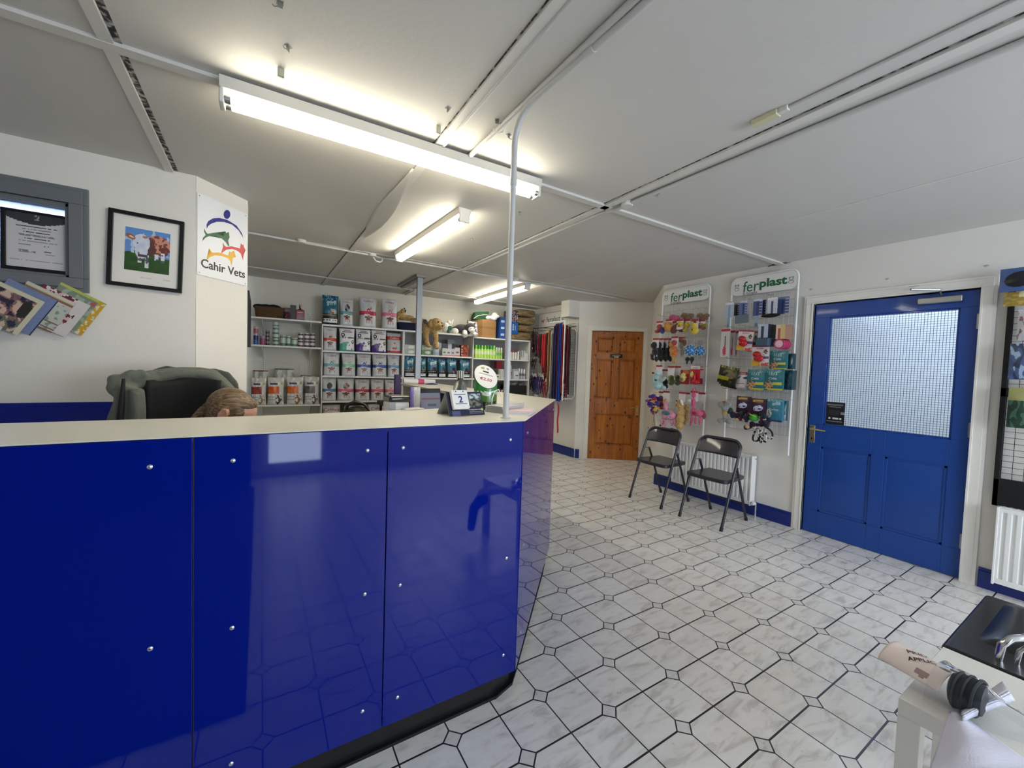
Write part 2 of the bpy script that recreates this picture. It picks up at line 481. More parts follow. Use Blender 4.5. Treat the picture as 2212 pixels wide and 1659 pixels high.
# ---- door casings and doors
def casing(name, rz, org, w_, h, cw=0.075, dep=0.14, lin_=0.03, front=0.02):
    """moulded frame round an opening w_ wide and h high; local x along the wall, -y into the room"""
    b = MB()
    for k, (o_, t) in enumerate(((0.0, 0.016), (0.018, 0.022), (0.045, 0.018), (0.062, 0.026))):
        b.box(-cw + o_, 0, -t, 0.0, 0, h); b.box(w_, w_ + cw - o_, -t, 0.0, 0, h)
        b.box(-cw + o_, w_ + cw - o_, -t, 0.0, h, h + cw - o_)
    b.box(-0.004, 0.0, 0, dep, 0, h); b.box(w_, w_ + 0.004, 0, dep, 0, h); b.box(-0.004, w_ + 0.004, 0, dep, h, h + 0.004)
    o = b.build(name, M_TRIM, bevel=0.002)
    place(o, org, rz); return struct(o)
casing('trim_door_blue', -PI / 2, (RX, DY1, 0), DY1 - DY0, DZ)
casing('trim_door_pine', PRZ, pw(0.035, 0), 0.78, 2.0, 0.07, 0.1)

def door_slab(w_, h, t, panels, m, rails_full=True, inset=0.012, raise_=0.006):
    """slab whose panels are sunk with a bevelled raised field"""
    b = MB()
    xs = sorted({0, w_} | {p[0] for p in panels} | {p[1] for p in panels})
    zs = sorted({0, h} | {p[2] for p in panels} | {p[3] for p in panels})
    def inp(x, z): return any(p[0] < x < p[1] and p[2] < z < p[3] for p in panels)
    for i in range(len(xs) - 1):
        for j in range(len(zs) - 1):
            cx, cz = (xs[i] + xs[i + 1]) / 2, (zs[j] + zs[j + 1]) / 2
            if not inp(cx, cz): b.box(xs[i], xs[i + 1], 0, t, zs[j], zs[j + 1])
    for x0, x1, z0, z1 in panels:
        b.box(x0, x1, inset, t, z0, z1)
        e = 0.018
        for (q0, q1, q2, q3) in ((x0, x1, z0, z0 + e), (x0, x1, z1 - e, z1), (x0, x0 + e, z0, z1), (x1 - e, x1, z0, z1)):
            b.box(q0, q1, inset * 0.45, inset, q2, q3)
        f = 0.045
        vs = [(x0 + e, inset, z0 + e), (x1 - e, inset, z0 + e), (x1 - e, inset, z1 - e), (x0 + e, inset, z1 - e),
              (x0 + f, inset - raise_, z0 + f), (x1 - f, inset - raise_, z0 + f), (x1 - f, inset - raise_, z1 - f), (x0 + f, inset - raise_, z1 - f)]
        b.add(vs, [(0, 1, 5, 4), (1, 2, 6, 5), (2, 3, 7, 6), (3, 0, 4, 7), (4, 5, 6, 7)])
    return b
# blue door: leaf set 6 mm inside the casing; local x = 0 at the handle side (far), runs towards the camera
bd = thing('door_1', 'blue half-glazed panelled door with wired glass in the right wall', 'door', (RX + 0.012, DY1 - 0.004, 0.006), -PI / 2); bd['kind'] = 'structure'
BW_ = DY1 - DY0 - 0.008
b = MB()
gx0, gx1, gz0, gz1 = DY1 - 1.576, DY1 - 0.800, 0.968, 1.906
for q in ((0, gx0, gz0, gz1), (gx1, BW_, gz0, gz1), (0, BW_, gz1, DZ - 0.012)): b.box(q[0], q[1], 0, 0.042, q[2], q[3])
bb = door_slab(BW_, gz0, 0.042, [(0.105, 0.45, 0.2, 0.775), (0.535, 0.88, 0.2, 0.775)], M_BLUE)
b.add(bb.v, bb.f)
for q in ((gx0 - 0.0, gx1, gz0, gz0 + 0.012), (gx0, gx1, gz1 - 0.012, gz1), (gx0, gx0 + 0.012, gz0, gz1), (gx1 - 0.012, gx1, gz0, gz1)): b.box(q[0], q[1], 0.008, 0.03, q[2], q[3])
b.build('leaf', M_BLUE, bd, bevel=0.0025)
s = N('frosted_wired_glass'); P = s.n('TexCoord').outputs['Object']; sp = s.n('SeparateXYZ', _0=P)
def wl(c): return s.m('LESS_THAN', s.m('FRACT', s.m('DIVIDE', c, 0.0175)), 0.11)
wire = s.m('MAXIMUM', wl(sp.outputs[0]), wl(sp.outputs[2]))
nz_ = s.n('TexNoise', _0=P, Scale=90.0, Detail=2.0).outputs[0]
g1 = s.n('BsdfPrincipled', Base_Color=(0.93, 0.96, 1.0), Roughness=0.42, IOR=1.45); g1.inputs['Transmission Weight'].default_value = 1.0
s.set(g1.inputs['Normal'], s.bump(nz_, 0.25, 0.004))
g2 = s.n('BsdfPrincipled', Base_Color=(0.10, 0.12, 0.14), Roughness=0.6)
mx = s.n('MixShader', _0=wire, _1=g1.outputs[0], _2=g2.outputs[0]); s.t.links.new(mx.outputs[0], s.out.inputs[0])
b = MB(); b.box(gx0 + 0.004, gx1 - 0.004, 0.018, 0.024, gz0 + 0.004, gz1 - 0.004); b.build('wired_glass', s.mat, bd, smooth=False)
def lever(parent, x, z, flip=1, m=M_BRASS):
    b = MB(); b.box(x - 0.021, x + 0.021, -0.006, 0, z - 0.125, z + 0.03)
    o = b.build('handle_plate', m, parent, bevel=0.003)
    b = MB(); b.cyl((x, -0.006, z), (x, -0.045, z), 0.009); b.tube([(x, -0.045, z), (x + 0.03 * flip, -0.05, z), (x + 0.115 * flip, -0.046, z - 0.004)], [0.009, 0.009, 0.007], 12)
    b.build('lever', m, o)
    b = MB(); b.cyl((x, -0.0062, z - 0.085), (x, -0.008, z - 0.085), 0.006, n=12); b.box(x - 0.002, x + 0.002, -0.008, -0.006, z - 0.1, z - 0.085); b.build('keyhole', M_DARK, o)
lever(bd, 0.034, 0.925)
b = MB(); b.box(-0.012, -0.001, -0.008, 0.0, 0.915, 0.94); b.build('latch', M_BLACK, bd)
for z in (0.27, 1.05, 1.80):
    b = MB(); b.box(BW_ - 0.008, BW_ + 0.02, -0.022, -0.014, z - 0.05, z + 0.05); b.cyl((BW_, -0.021, z - 0.052), (BW_, -0.021, z + 0.052), 0.007, n=12); b.build('hinge', M_STEEL, bd)
b = MB(); b.box(0.67, 0.90, -0.05, 0, 1.945, 1.99); b.build('door_closer', M_STEEL, bd, bevel=0.008)
c_ = bpy.data.objects[-1] if False else None
b = MB(); b.tube([(0.79, -0.03, 2.0), (0.79, -0.07, 2.035), (0.66, -0.16, 2.045)], 0.008, 8); b.tube([(0.66, -0.16, 2.045), (0.64, -0.03, 2.07)], 0.008, 8); b.box(0.61, 0.67, -0.03, -0.02, 2.05, 2.09); b.build('closer_arm', M_STEEL, bd)
# black notice stuck inside the corner of the glass
def notice(u, v):
    if 0.86 < v < 0.92 and 0.12 < u < 0.88: return (0.45, 0.44, 0.44)
    if 0.78 < v < 0.81 and 0.2 < u < 0.8: return (0.5, 0.5, 0.5)
    if 0.42 < v < 0.66 and 0.18 < u < 0.75: return (0.16, 0.16, 0.17)
    if abs(v - 0.52) < 0.06 and u > 0.8: return (0.55, 0.55, 0.55)
    if abs(v - 0.27) < 0.04:
        for c in (0.25, 0.48, 0.62, 0.8):
            if abs(u - c) < 0.07: return (0.85, 0.86, 0.88)
    if abs(v - 0.12) < 0.02 and 0.1 < u < 0.9: return (0.5, 0.5, 0.5)
    return (0.06, 0.06, 0.065)
b = MB(); b.grid(lambda u, v: (DY1 - 1.572 + 0.142 * u, 0.0165, 0.982 + 0.19 * v), 20, 26, notice)
o = b.build('notice', pmat('printed_card', 0.4), None, smooth=False); place(o, bd.location, -PI / 2)
tag(o, 'small black notice stuck in the lower corner of the wired door glass', 'notice')

# pine door
pd = thing('door_2', 'knotty pine six panelled door with brass lever at the end of the room', 'door', pw(0.037, 0.004, 0.004), PRZ); pd['kind'] = 'structure'
b = door_slab(0.776, 1.993, 0.04, [(0.085, 0.345, 1.66, 1.905), (0.425, 0.69, 1.66, 1.905), (0.085, 0.345, 0.94, 1.57), (0.425, 0.69, 0.94, 1.57), (0.085, 0.69, 0.22, 0.72)], M_PINE, True, 0.026, 0.016)
b.build('leaf', M_PINE, pd, bevel=0.002)
lever(pd, 0.735, 0.83, -1)
b = MB(); b.box(0.29, 0.475, -0.004, 0, 1.588, 1.645); o = b.build('name_plate', M_BLACK, pd); text('SURGERY', 0.13, M_GREYW, o, (0.383, -0.0045, 1.622)); 
b = MB(); b.box(0.35, 0.42, -0.0048, -0.004, 1.594, 1.606); b.build('sticker', M_WHITE, o)

# office window in the left partition
M_GREYF = mat('grey_painted_frame', '6d7176', 0.45, nz=0.08, nsc=30)
b = MB()
ox0, ox1, oz0, oz1 = wx0 - 0.073, -0.784, 1.705, 2.249
for k, (e, t) in enumerate(((0.0, 0.016), (0.02, 0.026), (0.045, 0.02), (0.058, 0.012))):
    for q in ((ox0 + e, ox1 - e, wz1, oz1 - e), (ox0 + e, ox1 - e, oz0 + e, wz0), (ox0 + e, wx0, wz0, wz1), (wx1, ox1 - e, wz0, wz1)):
        b.box(q[0], q[1], 3.075 - t, 3.075, q[2], q[3])
for q in ((wx0, wx1, wz1 - 0.02, wz1), (wx0, wx1, wz0, wz0 + 0.015), (wx1 - 0.02, wx1, wz0, wz1), (wx0, wx0 + 0.02, wz0, wz1)): b.box(q[0], q[1], 3.075, 3.17, q[2], q[3])
w1 = struct(b.build('window_1', M_GREYF, bevel=0.003))
b = MB(); b.box(wx0 + 0.02, wx1 - 0.02, 3.14, 3.146, wz0 + 0.01, wz1 - 0.015)
b.build('pane', mat('frosted_office_glass', 'dfe9ff', 0.35, trans=1.0), w1, smooth=False)
# blue panel low on the partition
b = MB(); b.box(-2.5, -0.335, 3.055, 3.073, 0.0, 1.12); struct(b.build('trim_wall_panel', mat('blue_laminate', '0a1f8c', 0.12, coat=0.3)))

# strip of painted tape that has come away from the ceiling joint, and a dark flaked spot at the wall
b = MB()
def tape(u, v):
    y = 2.22 + 1.5 * v; sag = math.sin(PI * v) ** 1.3
    return (0.70 + 0.035 * v + (u - 0.5) * (0.02 + 0.075 * sag), y, CEIL - 0.004 - 0.045 * sag * u - 0.004 * math.sin(9 * v))
b.grid(tape, 4, 24); o = b.build('peeling_tape', M_BATT); q = o.modifiers.new('s', 'SOLIDIFY'); q.thickness = 0.0015
tag(o, 'strip of painted tape sagging from the ceiling joint between the two lights', 'tape')
b = MB(); b.prism([(4.178, 1.90), (4.178, 2.10), (4.13, 2.03), (4.10, 1.99), (4.15, 1.93)], CEIL - 0.006, CEIL)
struct(b.build('trim_ceiling_flake', M_CRACK, smooth=False))
# entrance side, behind the photographer: dark mat and cabinet, added unseen to darken the counter's reflection
b = MB(); b.box(-1.95, -0.04, -2.35, 0.95, 0.0, 0.008); tag(b.build('door_mat', mat('added_mat_charcoal', '1b1c1f', 0.95, bump=0.4, bsc=200)), 'large charcoal mat added behind the photographer to darken the counter reflection', 'mat')
b = MB(); b.box(-2.45, -0.08, -2.69, -2.38, 0.0, 0.85); tag(b.build('added_cabinet', mat('added_cabinet_dark', '202226', 0.6), bevel=0.004), 'dark low cabinet added along the street wall to darken the counter reflection', 'cabinet')
# ================================================================ reception counter
def lam_mat():
    s = N('blue_laminate_panel'); P = s.n('NewGeometry').outputs['Position']
    n1 = s.n('TexNoise', _0=P, Scale=1.6, Detail=2.0).outputs[0]
    b = s.bsdf(Base_Color=lin(hx('03187c')), Roughness=0.035)
    b.inputs['Specular IOR Level'].default_value = 0.42
    b.inputs['Coat Weight'].default_value = 0.06; b.inputs['Coat Roughness'].default_value = 0.06
    s.set(b.inputs['Normal'], s.bump(n1, 0.10, 0.006))
    return s.mat
M_LAM = lam_mat()
M_TOP = mat('pale_grey_worktop', 'd9d6ca', 0.38, nz=0.03, nsc=120, coat=0.1)
M_PLINTH = mat('black_vinyl_plinth', '131416', 0.35, bump=0.1, bsc=40)
CZ = 1.167
K0, K1, K2 = (-1.9, 1.40), (0.925, 1.395), (1.785, 2.30)
rc = thing('reception_counter', 'L-shaped reception counter clad in glossy royal blue panels', 'counter', (0.9, 1.42, 0))
def cp(b, o): b.location = (-0.9, -1.42, 0); return b
jx = [-1.9, -0.98, -0.155, 0.372, 0.925]
for i in range(4):
    b = MB(); b.box(jx[i] + 0.0015, jx[i + 1] - 0.0015, 1.392, 1.410, 0.10, CZ - 0.006); cp(b.build('front_panel', M_LAM, rc, bevel=0.0015), rc)
a, c_ = Vector(K1), Vector(K2); u = (c_ - a).normalized(); n_ = Vector((u.y, -u.x))
L_ = (c_ - a).length
b = MB(); q0 = a + n_ * 0.004; q1 = c_ + n_ * 0.004
b.prism([q0, q1, q1 - n_ * 0.018, q0 - n_ * 0.018], 0.10, CZ - 0.006); cp(b.build('side_panel', M_LAM, rc, bevel=0.0015), rc)
b = MB(); b.box(1.768, 1.786, 2.31, 4.68, 0.10, CZ - 0.006); cp(b.build('side_panel', M_LAM, rc, bevel=0.0015), rc)
# curved vinyl plinth
pts = []
base = [(-1.9, 1.425), (0.83, 1.42), (0.93, 1.45), (1.0, 1.52), (1.62, 2.17), (1.70, 2.26), (1.735, 2.36), (1.735, 4.66)]
b = MB()
for (x0, y0), (x1, y1) in zip(base[:-1], base[1:]):
    b.prism([(x0, y0), (x1, y1), (x1 - 0.03, y1 + 0.03), (x0 - 0.03, y0 + 0.03)], 0.0, 0.105)
    b.prism([(x0 + 0.012, y0 - 0.016), (x1 + 0.014, y1 - 0.014), (x1, y1 + 0.004), (x0, y0 + 0.004)], 0.0, 0.012)
cp(b.build('plinth', M_PLINTH, rc), rc)
# worktop support boards behind the panels
for q in ((-1.9, 0.9, 1.43, 1.45, 0.1, CZ - 0.027), (1.40, 1.74, 4.62, 4.66, 0.0, CZ - 0.027)):
    b = MB(); b.box(*q); cp(b.build('carcass_board', M_GREYW, rc, bevel=0.002), rc)
M_SCREW = mat('screw_cap', 'cfd0d6', 0.25, 0.8)
scr = []
for x in (-0.245, -0.065, 0.305, 0.425, 0.865):
    for z in (1.09, 0.60, 0.19): scr.append((x, 1.392, z))
b0 = None
for x, y, z in scr:
    if b0 is None:
        b = MB(); b.lathe([(0.0065, 0), (0.0062, 0.0015), (0.004, 0.003), (0.0015, 0.0036)], 12); b0 = b.build('screw', M_SCREW, rc)
        o = b0
    else: o = b0.copy(); COL.objects.link(o)
    o.location = (x - 0.9, y - 1.42, z); o.rotation_euler = (PI / 2, 0, 0)
for s_ in (0.10, L_ - 0.07):
    for z in (1.10, 0.60, 0.2):
        p = a + u * s_ + n_ * 0.0045
        o = b0.copy(); COL.objects.link(o); o.location = (p.x - 0.9, p.y - 1.42, z)
        o.rotation_euler = (PI / 2, 0, math.atan2(u.y, u.x))
b = MB()
ko = [(-1.9, 1.392), (0.932, 1.387), (1.80, 2.30), (1.785, 4.70), (1.335, 4.70), (1.335, 2.33), (1.14, 2.19), (0.86, 1.92), (0.0, 1.812), (-1.9, 1.80)]
b.prism(ko, CZ - 0.0045, CZ)
b.box(-1.9, 0.85, 1.76, 1.80, CZ - 0.026, CZ - 0.0045); b.box(1.345, 1.385, 2.5, 4.69, CZ - 0.026, CZ - 0.0045)
o = b.build('counter_top', M_TOP, bevel=0.003); o.name = 'worktop'; tag(o, 'pale grey worktop running along the blue reception counter', 'worktop')
# low desk behind the counter front, and the till ledge
b = MB(); b.box(-1.9, 0.95, 1.46, 2.02, 0.72, 0.745)
for x in (-1.8, 0.0, 0.9): b.box(x - 0.015, x + 0.015, 1.5, 1.95, 0, 0.72)
o = b.build('desk', M_TOP, bevel=0.003); tag(o, 'low grey work desk tucked behind the front of the blue counter', 'desk')

# ================================================================ pipe, post, conduit
M_PIPE = mat('painted_pipe', 'c6c6c4', 0.4, nz=0.03, nsc=10)
b = MB()
P_ = [(0.888, 1.475, CZ)]
P_ += [(0.888, 1.475, 2.30)]
for k in range(1, 7):
    t = k / 6 * PI / 2
    P_.append((0.888, 1.475 - 0.12 * (1 - math.cos(t)), 2.30 + 0.12 * math.sin(t)))
P_ += [(0.90, 1.2, 2.424), (0.915, 0.9, 2.424), (0.96, -2.65, 2.424)]
b.tube(P_, 0.0125, 14)
o = tag(b.build('conduit_pipe', M_PIPE), 'grey painted pipe rising from the counter top and bending along the ceiling', 'pipe')
for p, q, r_ in (((0.888, 1.475, CZ), (0.888, 1.475, CZ + 0.004), 0.022), ((0.888, 1.475, 2.14), (0.888, 1.475, 2.165), 0.0145), ((0.906, 1.07, 2.424), (0.908, 1.03, 2.424), 0.0145)):
    b = MB(); b.cyl(p, q, r_); b.build('pipe_collar', M_PIPE, o)
pt = thing('steel_post', 'galvanised steel channel post standing at the far end of the counter', 'post', (1.612, 4.76, 0))
b = MB(); b.box(-0.032, 0.032, -0.008, 0.006, 0, CEIL - 0.03); b.box(-0.032, -0.026, 0.0, 0.03, 0, CEIL - 0.03); b.box(0.026, 0.032, 0.0, 0.03, 0, CEIL - 0.03)
b.build('channel', mat('galvanised_steel', '9a9ea0', 0.42, 0.55, nz=0.06, nsc=14), pt, bevel=0.001)
b = MB(); b.box(-0.06, 0.06, -0.05, 0.75, CEIL - 0.03, CEIL - 0.0); b.box(-0.025, 0.025, 0.0, 0.72, CEIL - 0.05, CEIL - 0.03); b.build('ceiling_bracket', mat('grey_bracket', '8e8f8c', 0.5, 0.3), pt, bevel=0.002)

def conduit(name, pts, r, label, boxes=(), m=M_PIPE, clips=()):
    b = MB(); b.tube(pts, r, 10); o = b.build(name, m)
    tag(o, label, 'conduit')
    for x, y in boxes:
        b = MB(); b.lathe([(0.034, -0.028), (0.037, -0.024), (0.037, 0)], 20, c=(0, 0)); q = b.build('junction_box', M_GREYW, o); q.location = (x, y, CEIL)
    return o
z = CEIL - 0.013
conduit('conduit', [(-0.19, 4.09, z), (0.9, 4.16, z), (1.02, 4.2, z), (1.2, 4.17, z), (1.83, 4.17, z), (3.1, 4.21, z), (4.7, 4.24, z)], 0.011, 'thin white conduit crossing the ceiling between the two short tube lights', [(0.30, 4.10), (0.92, 4.15), (2.6, 4.19)])
conduit('conduit', [(-0.14, 5.58, z), (1.75, 5.67, z), (1.92, 5.60, z), (3.9, 5.74, z), (4.2, 5.74, z)], 0.010, 'thin white conduit along the ceiling close above the back shelves', [(2.95, 5.68)])
conduit('conduit', [(2.03, -2.6, z), (1.985, 0.6, z), (1.955, 1.85, z), (1.945, 1.93, z - 0.012), (1.93, 2.03, z), (1.90, 4.0, z), (1.86, 4.1, z), (1.845, 4.25, z), (1.81, 6.1, z)], 0.012, 'long white conduit running from above the camera to the back wall', [(1.955, 1.85)])
conduit('conduit', [(0.885, 1.93, z), (0.892, 1.1, z), (0.93, -2.6, z)], 0.012, 'white conduit on the ceiling beside the bent pipe', [(0.885, 1.955)])
conduit('conduit', [(1.785, -2.6, z + 0.006), (1.76, 0.90, z + 0.006)], 0.006, 'thin cable cover leading to the sensor box on the ceiling', [])
conduit('conduit', [(0.70, 1.0, z), (0.715, 1.93, z), (0.735, -2.6, z)][::2] if False else [(0.765, -2.6, z + 0.003), (0.742, 1.92, z + 0.003)], 0.008, 'white cable fixed beside the ceiling batten', [])
b = MB(); b.tube([(0.93, 4.15, 2.42), (0.95, 4.14, 2.385), (0.985, 4.13, 2.375), (1.01, 4.14, 2.39), (1.02, 4.17, 2.43)], 0.006, 8); tag(b.build('cable_loop', M_WHITE), 'short loop of white cable hanging from a ceiling junction box', 'cable')
b = MB(); b.tube([(0.862, 1.62, 2.43), (0.87, 1.6, 2.405), (0.885, 1.57, 2.40), (0.895, 1.575, 2.425), (0.88, 1.6, 2.432)], 0.0022, 6); tag(b.build('cable_tie', M_WHITE), 'loose white cable tie on the ceiling conduit', 'cable tie')
# sensor box
sx, sy = 1.757, 0.93
o = thing('sensor_box', 'cream plastic connector box on the ceiling at the end of a cable', 'sensor', (sx, sy, CEIL))
b = MB(); b.box(-0.02, 0.02, -0.055, 0.045, -0.022, 0.0); b.build('case', mat('cream_plastic', 'cfcaa8', 0.5), o, bevel=0.003)
b = MB(); b.box(-0.012, 0.012, -0.09, -0.055, -0.018, 0); b.build('terminal', M_GREYW, o, bevel=0.002)
# metal clips left on the ceiling
M_CLIP = mat('old_clip', '8c8b83', 0.5, 0.4)
hk = [(0.041, 1.454, 'topmost of the old clips, at the upper edge of the view'), (0.071, 1.635, 'dark old clip on the ceiling, behind the topmost one'), (0.653, 1.629, 'dark old clip above the long tube light, beside the batten'), (0.861, 1.583, 'small rusty clip beside the conduit near the pipe'),
      (0.96, 1.649, 'small clip right beside the grey pipe'), (1.502, 2.395, 'small clip on the ceiling beyond the right end of the long light'), (1.49, 3.118, 'small clip on the ceiling beside the middle tube light'), (2.005, 1.66, 'small clip on the ceiling near where the battens cross')]
b = MB(); b.box(-0.009, 0.009, -0.009, 0.009, -0.002, 0); b.box(-0.007, 0.007, -0.001, 0.001, -0.016, 0); b.tube([(-0.006, 0, -0.014), (-0.014, 0.004, -0.016), (-0.02, 0.004, -0.012)], 0.0016, 6)
k0 = b.build('ceiling_clip', M_CLIP)
for i, (x, y, l) in enumerate(hk):
    o = k0 if i == 0 else k0.copy()
    if i: COL.objects.link(o)
    o.location = (x, y, CEIL); o.rotation_euler = (0, 0, i * 0.9); tag(o, l, 'clip', 'old clips left on the ceiling')
b = MB(); b.box(-0.011, 0.011, -0.004, 0.004, -0.034, 0); b.box(-0.009, 0.009, -0.008, -0.004, -0.03, -0.012)
k0 = b.build('ceiling_bracket', mat('yellowed_clip', 'bdb8a0', 0.5))
for i, (x, y, l) in enumerate(((0.055, 1.77, 'cream bracket hanging from the ceiling near the left end of the long light'), (0.668, 1.776, 'cream bracket hanging from the ceiling above the middle of the long light'))):
    o = k0 if i == 0 else k0.copy()
    if i: COL.objects.link(o)
    o.location = (x, y, CEIL); o.rotation_euler = (0, 0, 0.2 * i); tag(o, l, 'bracket', 'cream brackets on the ceiling')

# ================================================================ fluorescent lights
M_TUBE = mat('lit_tube', 'fffdf2', 0.5, emit='fff6e0', es=TUBE_POWER)
M_BATTEN = mat('light_body', 'c9c7bf', 0.5)
def tube_light(x0, y0, x1, y1, label, n=2, zb=CEIL, gap=0.045, drop=0.062, m=M_TUBE, bw=0.048):
    L = math.hypot(x1 - x0, y1 - y0); t = thing('fluorescent_light', label, 'ceiling light', ((x0 + x1) / 2, (y0 + y1) / 2, zb), math.atan2(y1 - y0, x1 - x0), 'fluorescent batten lights')
    h = L / 2
    b = MB(); b.plate([(-bw, 0), (bw, 0), (bw - 0.006, -0.042), (-bw + 0.006, -0.042)], -h, h)
    X = [(y, x, z) for x, y, z in b.v]; b.v = X; b.build('body', M_BATTEN, t, bevel=0.002)
    for sx in (-1, 1):
        b = MB(); x = sx * (h - 0.008); b.box(x - 0.009, x + 0.009, -0.038, 0.038, -0.094, -0.0); b.build('end_cap', M_GREYW, t, bevel=0.006)
    ys = (-gap / 2, gap / 2) if n == 2 else (0,)
    for y in ys:
        b = MB(); b.cyl((-h + 0.035, y, -drop - 0.012), (h - 0.035, y, -drop - 0.012), 0.0135, n=16); o = b.build('tube', m, t)
        b = MB(); b.cyl((-h + 0.014, y, -drop - 0.012), (-h + 0.036, y, -drop - 0.012), 0.0142, n=16); b.cyl((h - 0.036, y, -drop - 0.012), (h - 0.014, y, -drop - 0.012), 0.0142, n=16); b.build('tube_end', M_STEEL, o)
    return t
t = tube_light(-0.14, 1.955, 1.325, 1.935, 'long twin tube light glowing above the reception counter', zb=CEIL - 0.014)
b = MB(); b.cyl((-0.55, -0.03, -0.02), (-0.55, -0.0295, -0.02), 0.012); b.lathe([(0.035, -0.022), (0.038, -0.018), (0.038, 0.0)], 20, c=(-0.29, 0.045)); b.build('round_cover', M_GREYW, t)
tube_light(1.115, 3.92, 1.168, 2.56, 'twin tube light running lengthways beyond the long one')
tube_light(2.865, 5.78, 2.818, 4.25, 'tube light at the back, above the cardboard box shelf')
# ================================================================ left partition: sign, pictures, cards
CARD = pmat('printed_card', 0.4)
GLOSS = pmat('glossy_print', 0.22, coat=0.3)
srz = math.atan2(3.337 - 3.076, -0.083 + 0.332)
sg = thing('wall_sign', 'white sign with leaping animal logo reading Cahir Vets on the wall end', 'sign', (PX0, 3.076, 0), srz)
SW = 0.354
b = MB(); b.box(0.003, SW, -0.006, -0.001, 1.876, 2.357); b.build('board', mat('sign_board', 'eef0f4', 0.35), sg, bevel=0.001)
def sgp(x, y):
    u = (x - 1680) / 423.0; yt = 218 + u * 197; yb = 912 + u * 113; v = (yb - y) / (yb - yt)
    return (0.003 + u * (SW - 0.003), 1.876 + v * 0.481)
def logo(pts, col, nm='logo'):
    b = MB(); P_ = [sgp(*p) for p in pts]
    bm = bmesh.new(); vs = [bm.verts.new((x, -0.0068, z)) for x, z in P_]; fc = bm.faces.new(vs)
    bmesh.ops.triangulate(bm, faces=[fc]); bm.verts.index_update()
    b.add([v.co[:] for v in bm.verts], [[v.index for v in q.verts] for q in bm.faces]); bm.free()
    return b.build(nm, mat('logo_' + col, col, 0.4), sg, smooth=False)
logo([(1915 + 29 * math.cos(a), 405 + 38 * math.sin(a)) for a in [k * PI / 10 for k in range(20)]], '2a2c86')
logo([(1750, 525), (1748, 490), (1762, 460), (1800, 436), (1850, 433), (1920, 452), (2000, 502), (2050, 570), (2080, 664), (2065, 615), (2020, 545), (1960, 493), (1890, 468), (1830, 466), (1785, 482), (1762, 500)], '2a2c86')
logo([(1715, 632), (1722, 600), (1743, 578), (1730, 550), (1732, 522), (1742, 550), (1757, 568), (1800, 560), (1850, 570), (1885, 590), (1890, 572), (1903, 548), (1911, 565), (1923, 563), (1931, 553), (1939, 600), (1925, 630), (1932, 650), (1938, 674), (1925, 672), (1905, 640), (1870, 607), (1820, 586), (1770, 586), (1740, 602)], '3f6b4c')
logo([(1868, 737), (1876, 702), (1894, 686), (1880, 665), (1880, 641), (1891, 665), (1906, 680), (1960, 677), (2010, 692), (2033, 700), (2041, 654), (2053, 672), (2064, 666), (2070, 690), (2086, 715), (2066, 726), (2066, 760), (2062, 803), (2050, 770), (2040, 742), (2010, 717), (1960, 700), (1910, 705), (1885, 722)], 'd8434c')
logo([(1750, 792), (1764, 752), (1783, 735), (1768, 690), (1792, 727), (1850, 727), (1900, 744), (1928, 755), (1937, 718), (1950, 730), (1976, 713), (1975, 740), (1996, 770), (1966, 776), (1964, 800), (1959, 848), (1945, 800), (1925, 777), (1870, 757), (1820, 751), (1782, 762)], 'e9b43c')
text('Cahir Vets', 0.31, mat('sign_black', '222226', 0.4), sg, (0.181, -0.0066, 1.951), bold=0.012)
for x, z in ((0.016, 2.343), (0.34, 2.343), (0.016, 1.89), (0.34, 1.89)):
    b = MB(); b.lathe([(0.004, 0), (0.003, 0.0014)], 10); o = b.build('screw', M_STEEL, sg); o.location = (x, -0.006, z); o.rotation_euler = (PI / 2, 0, 0)

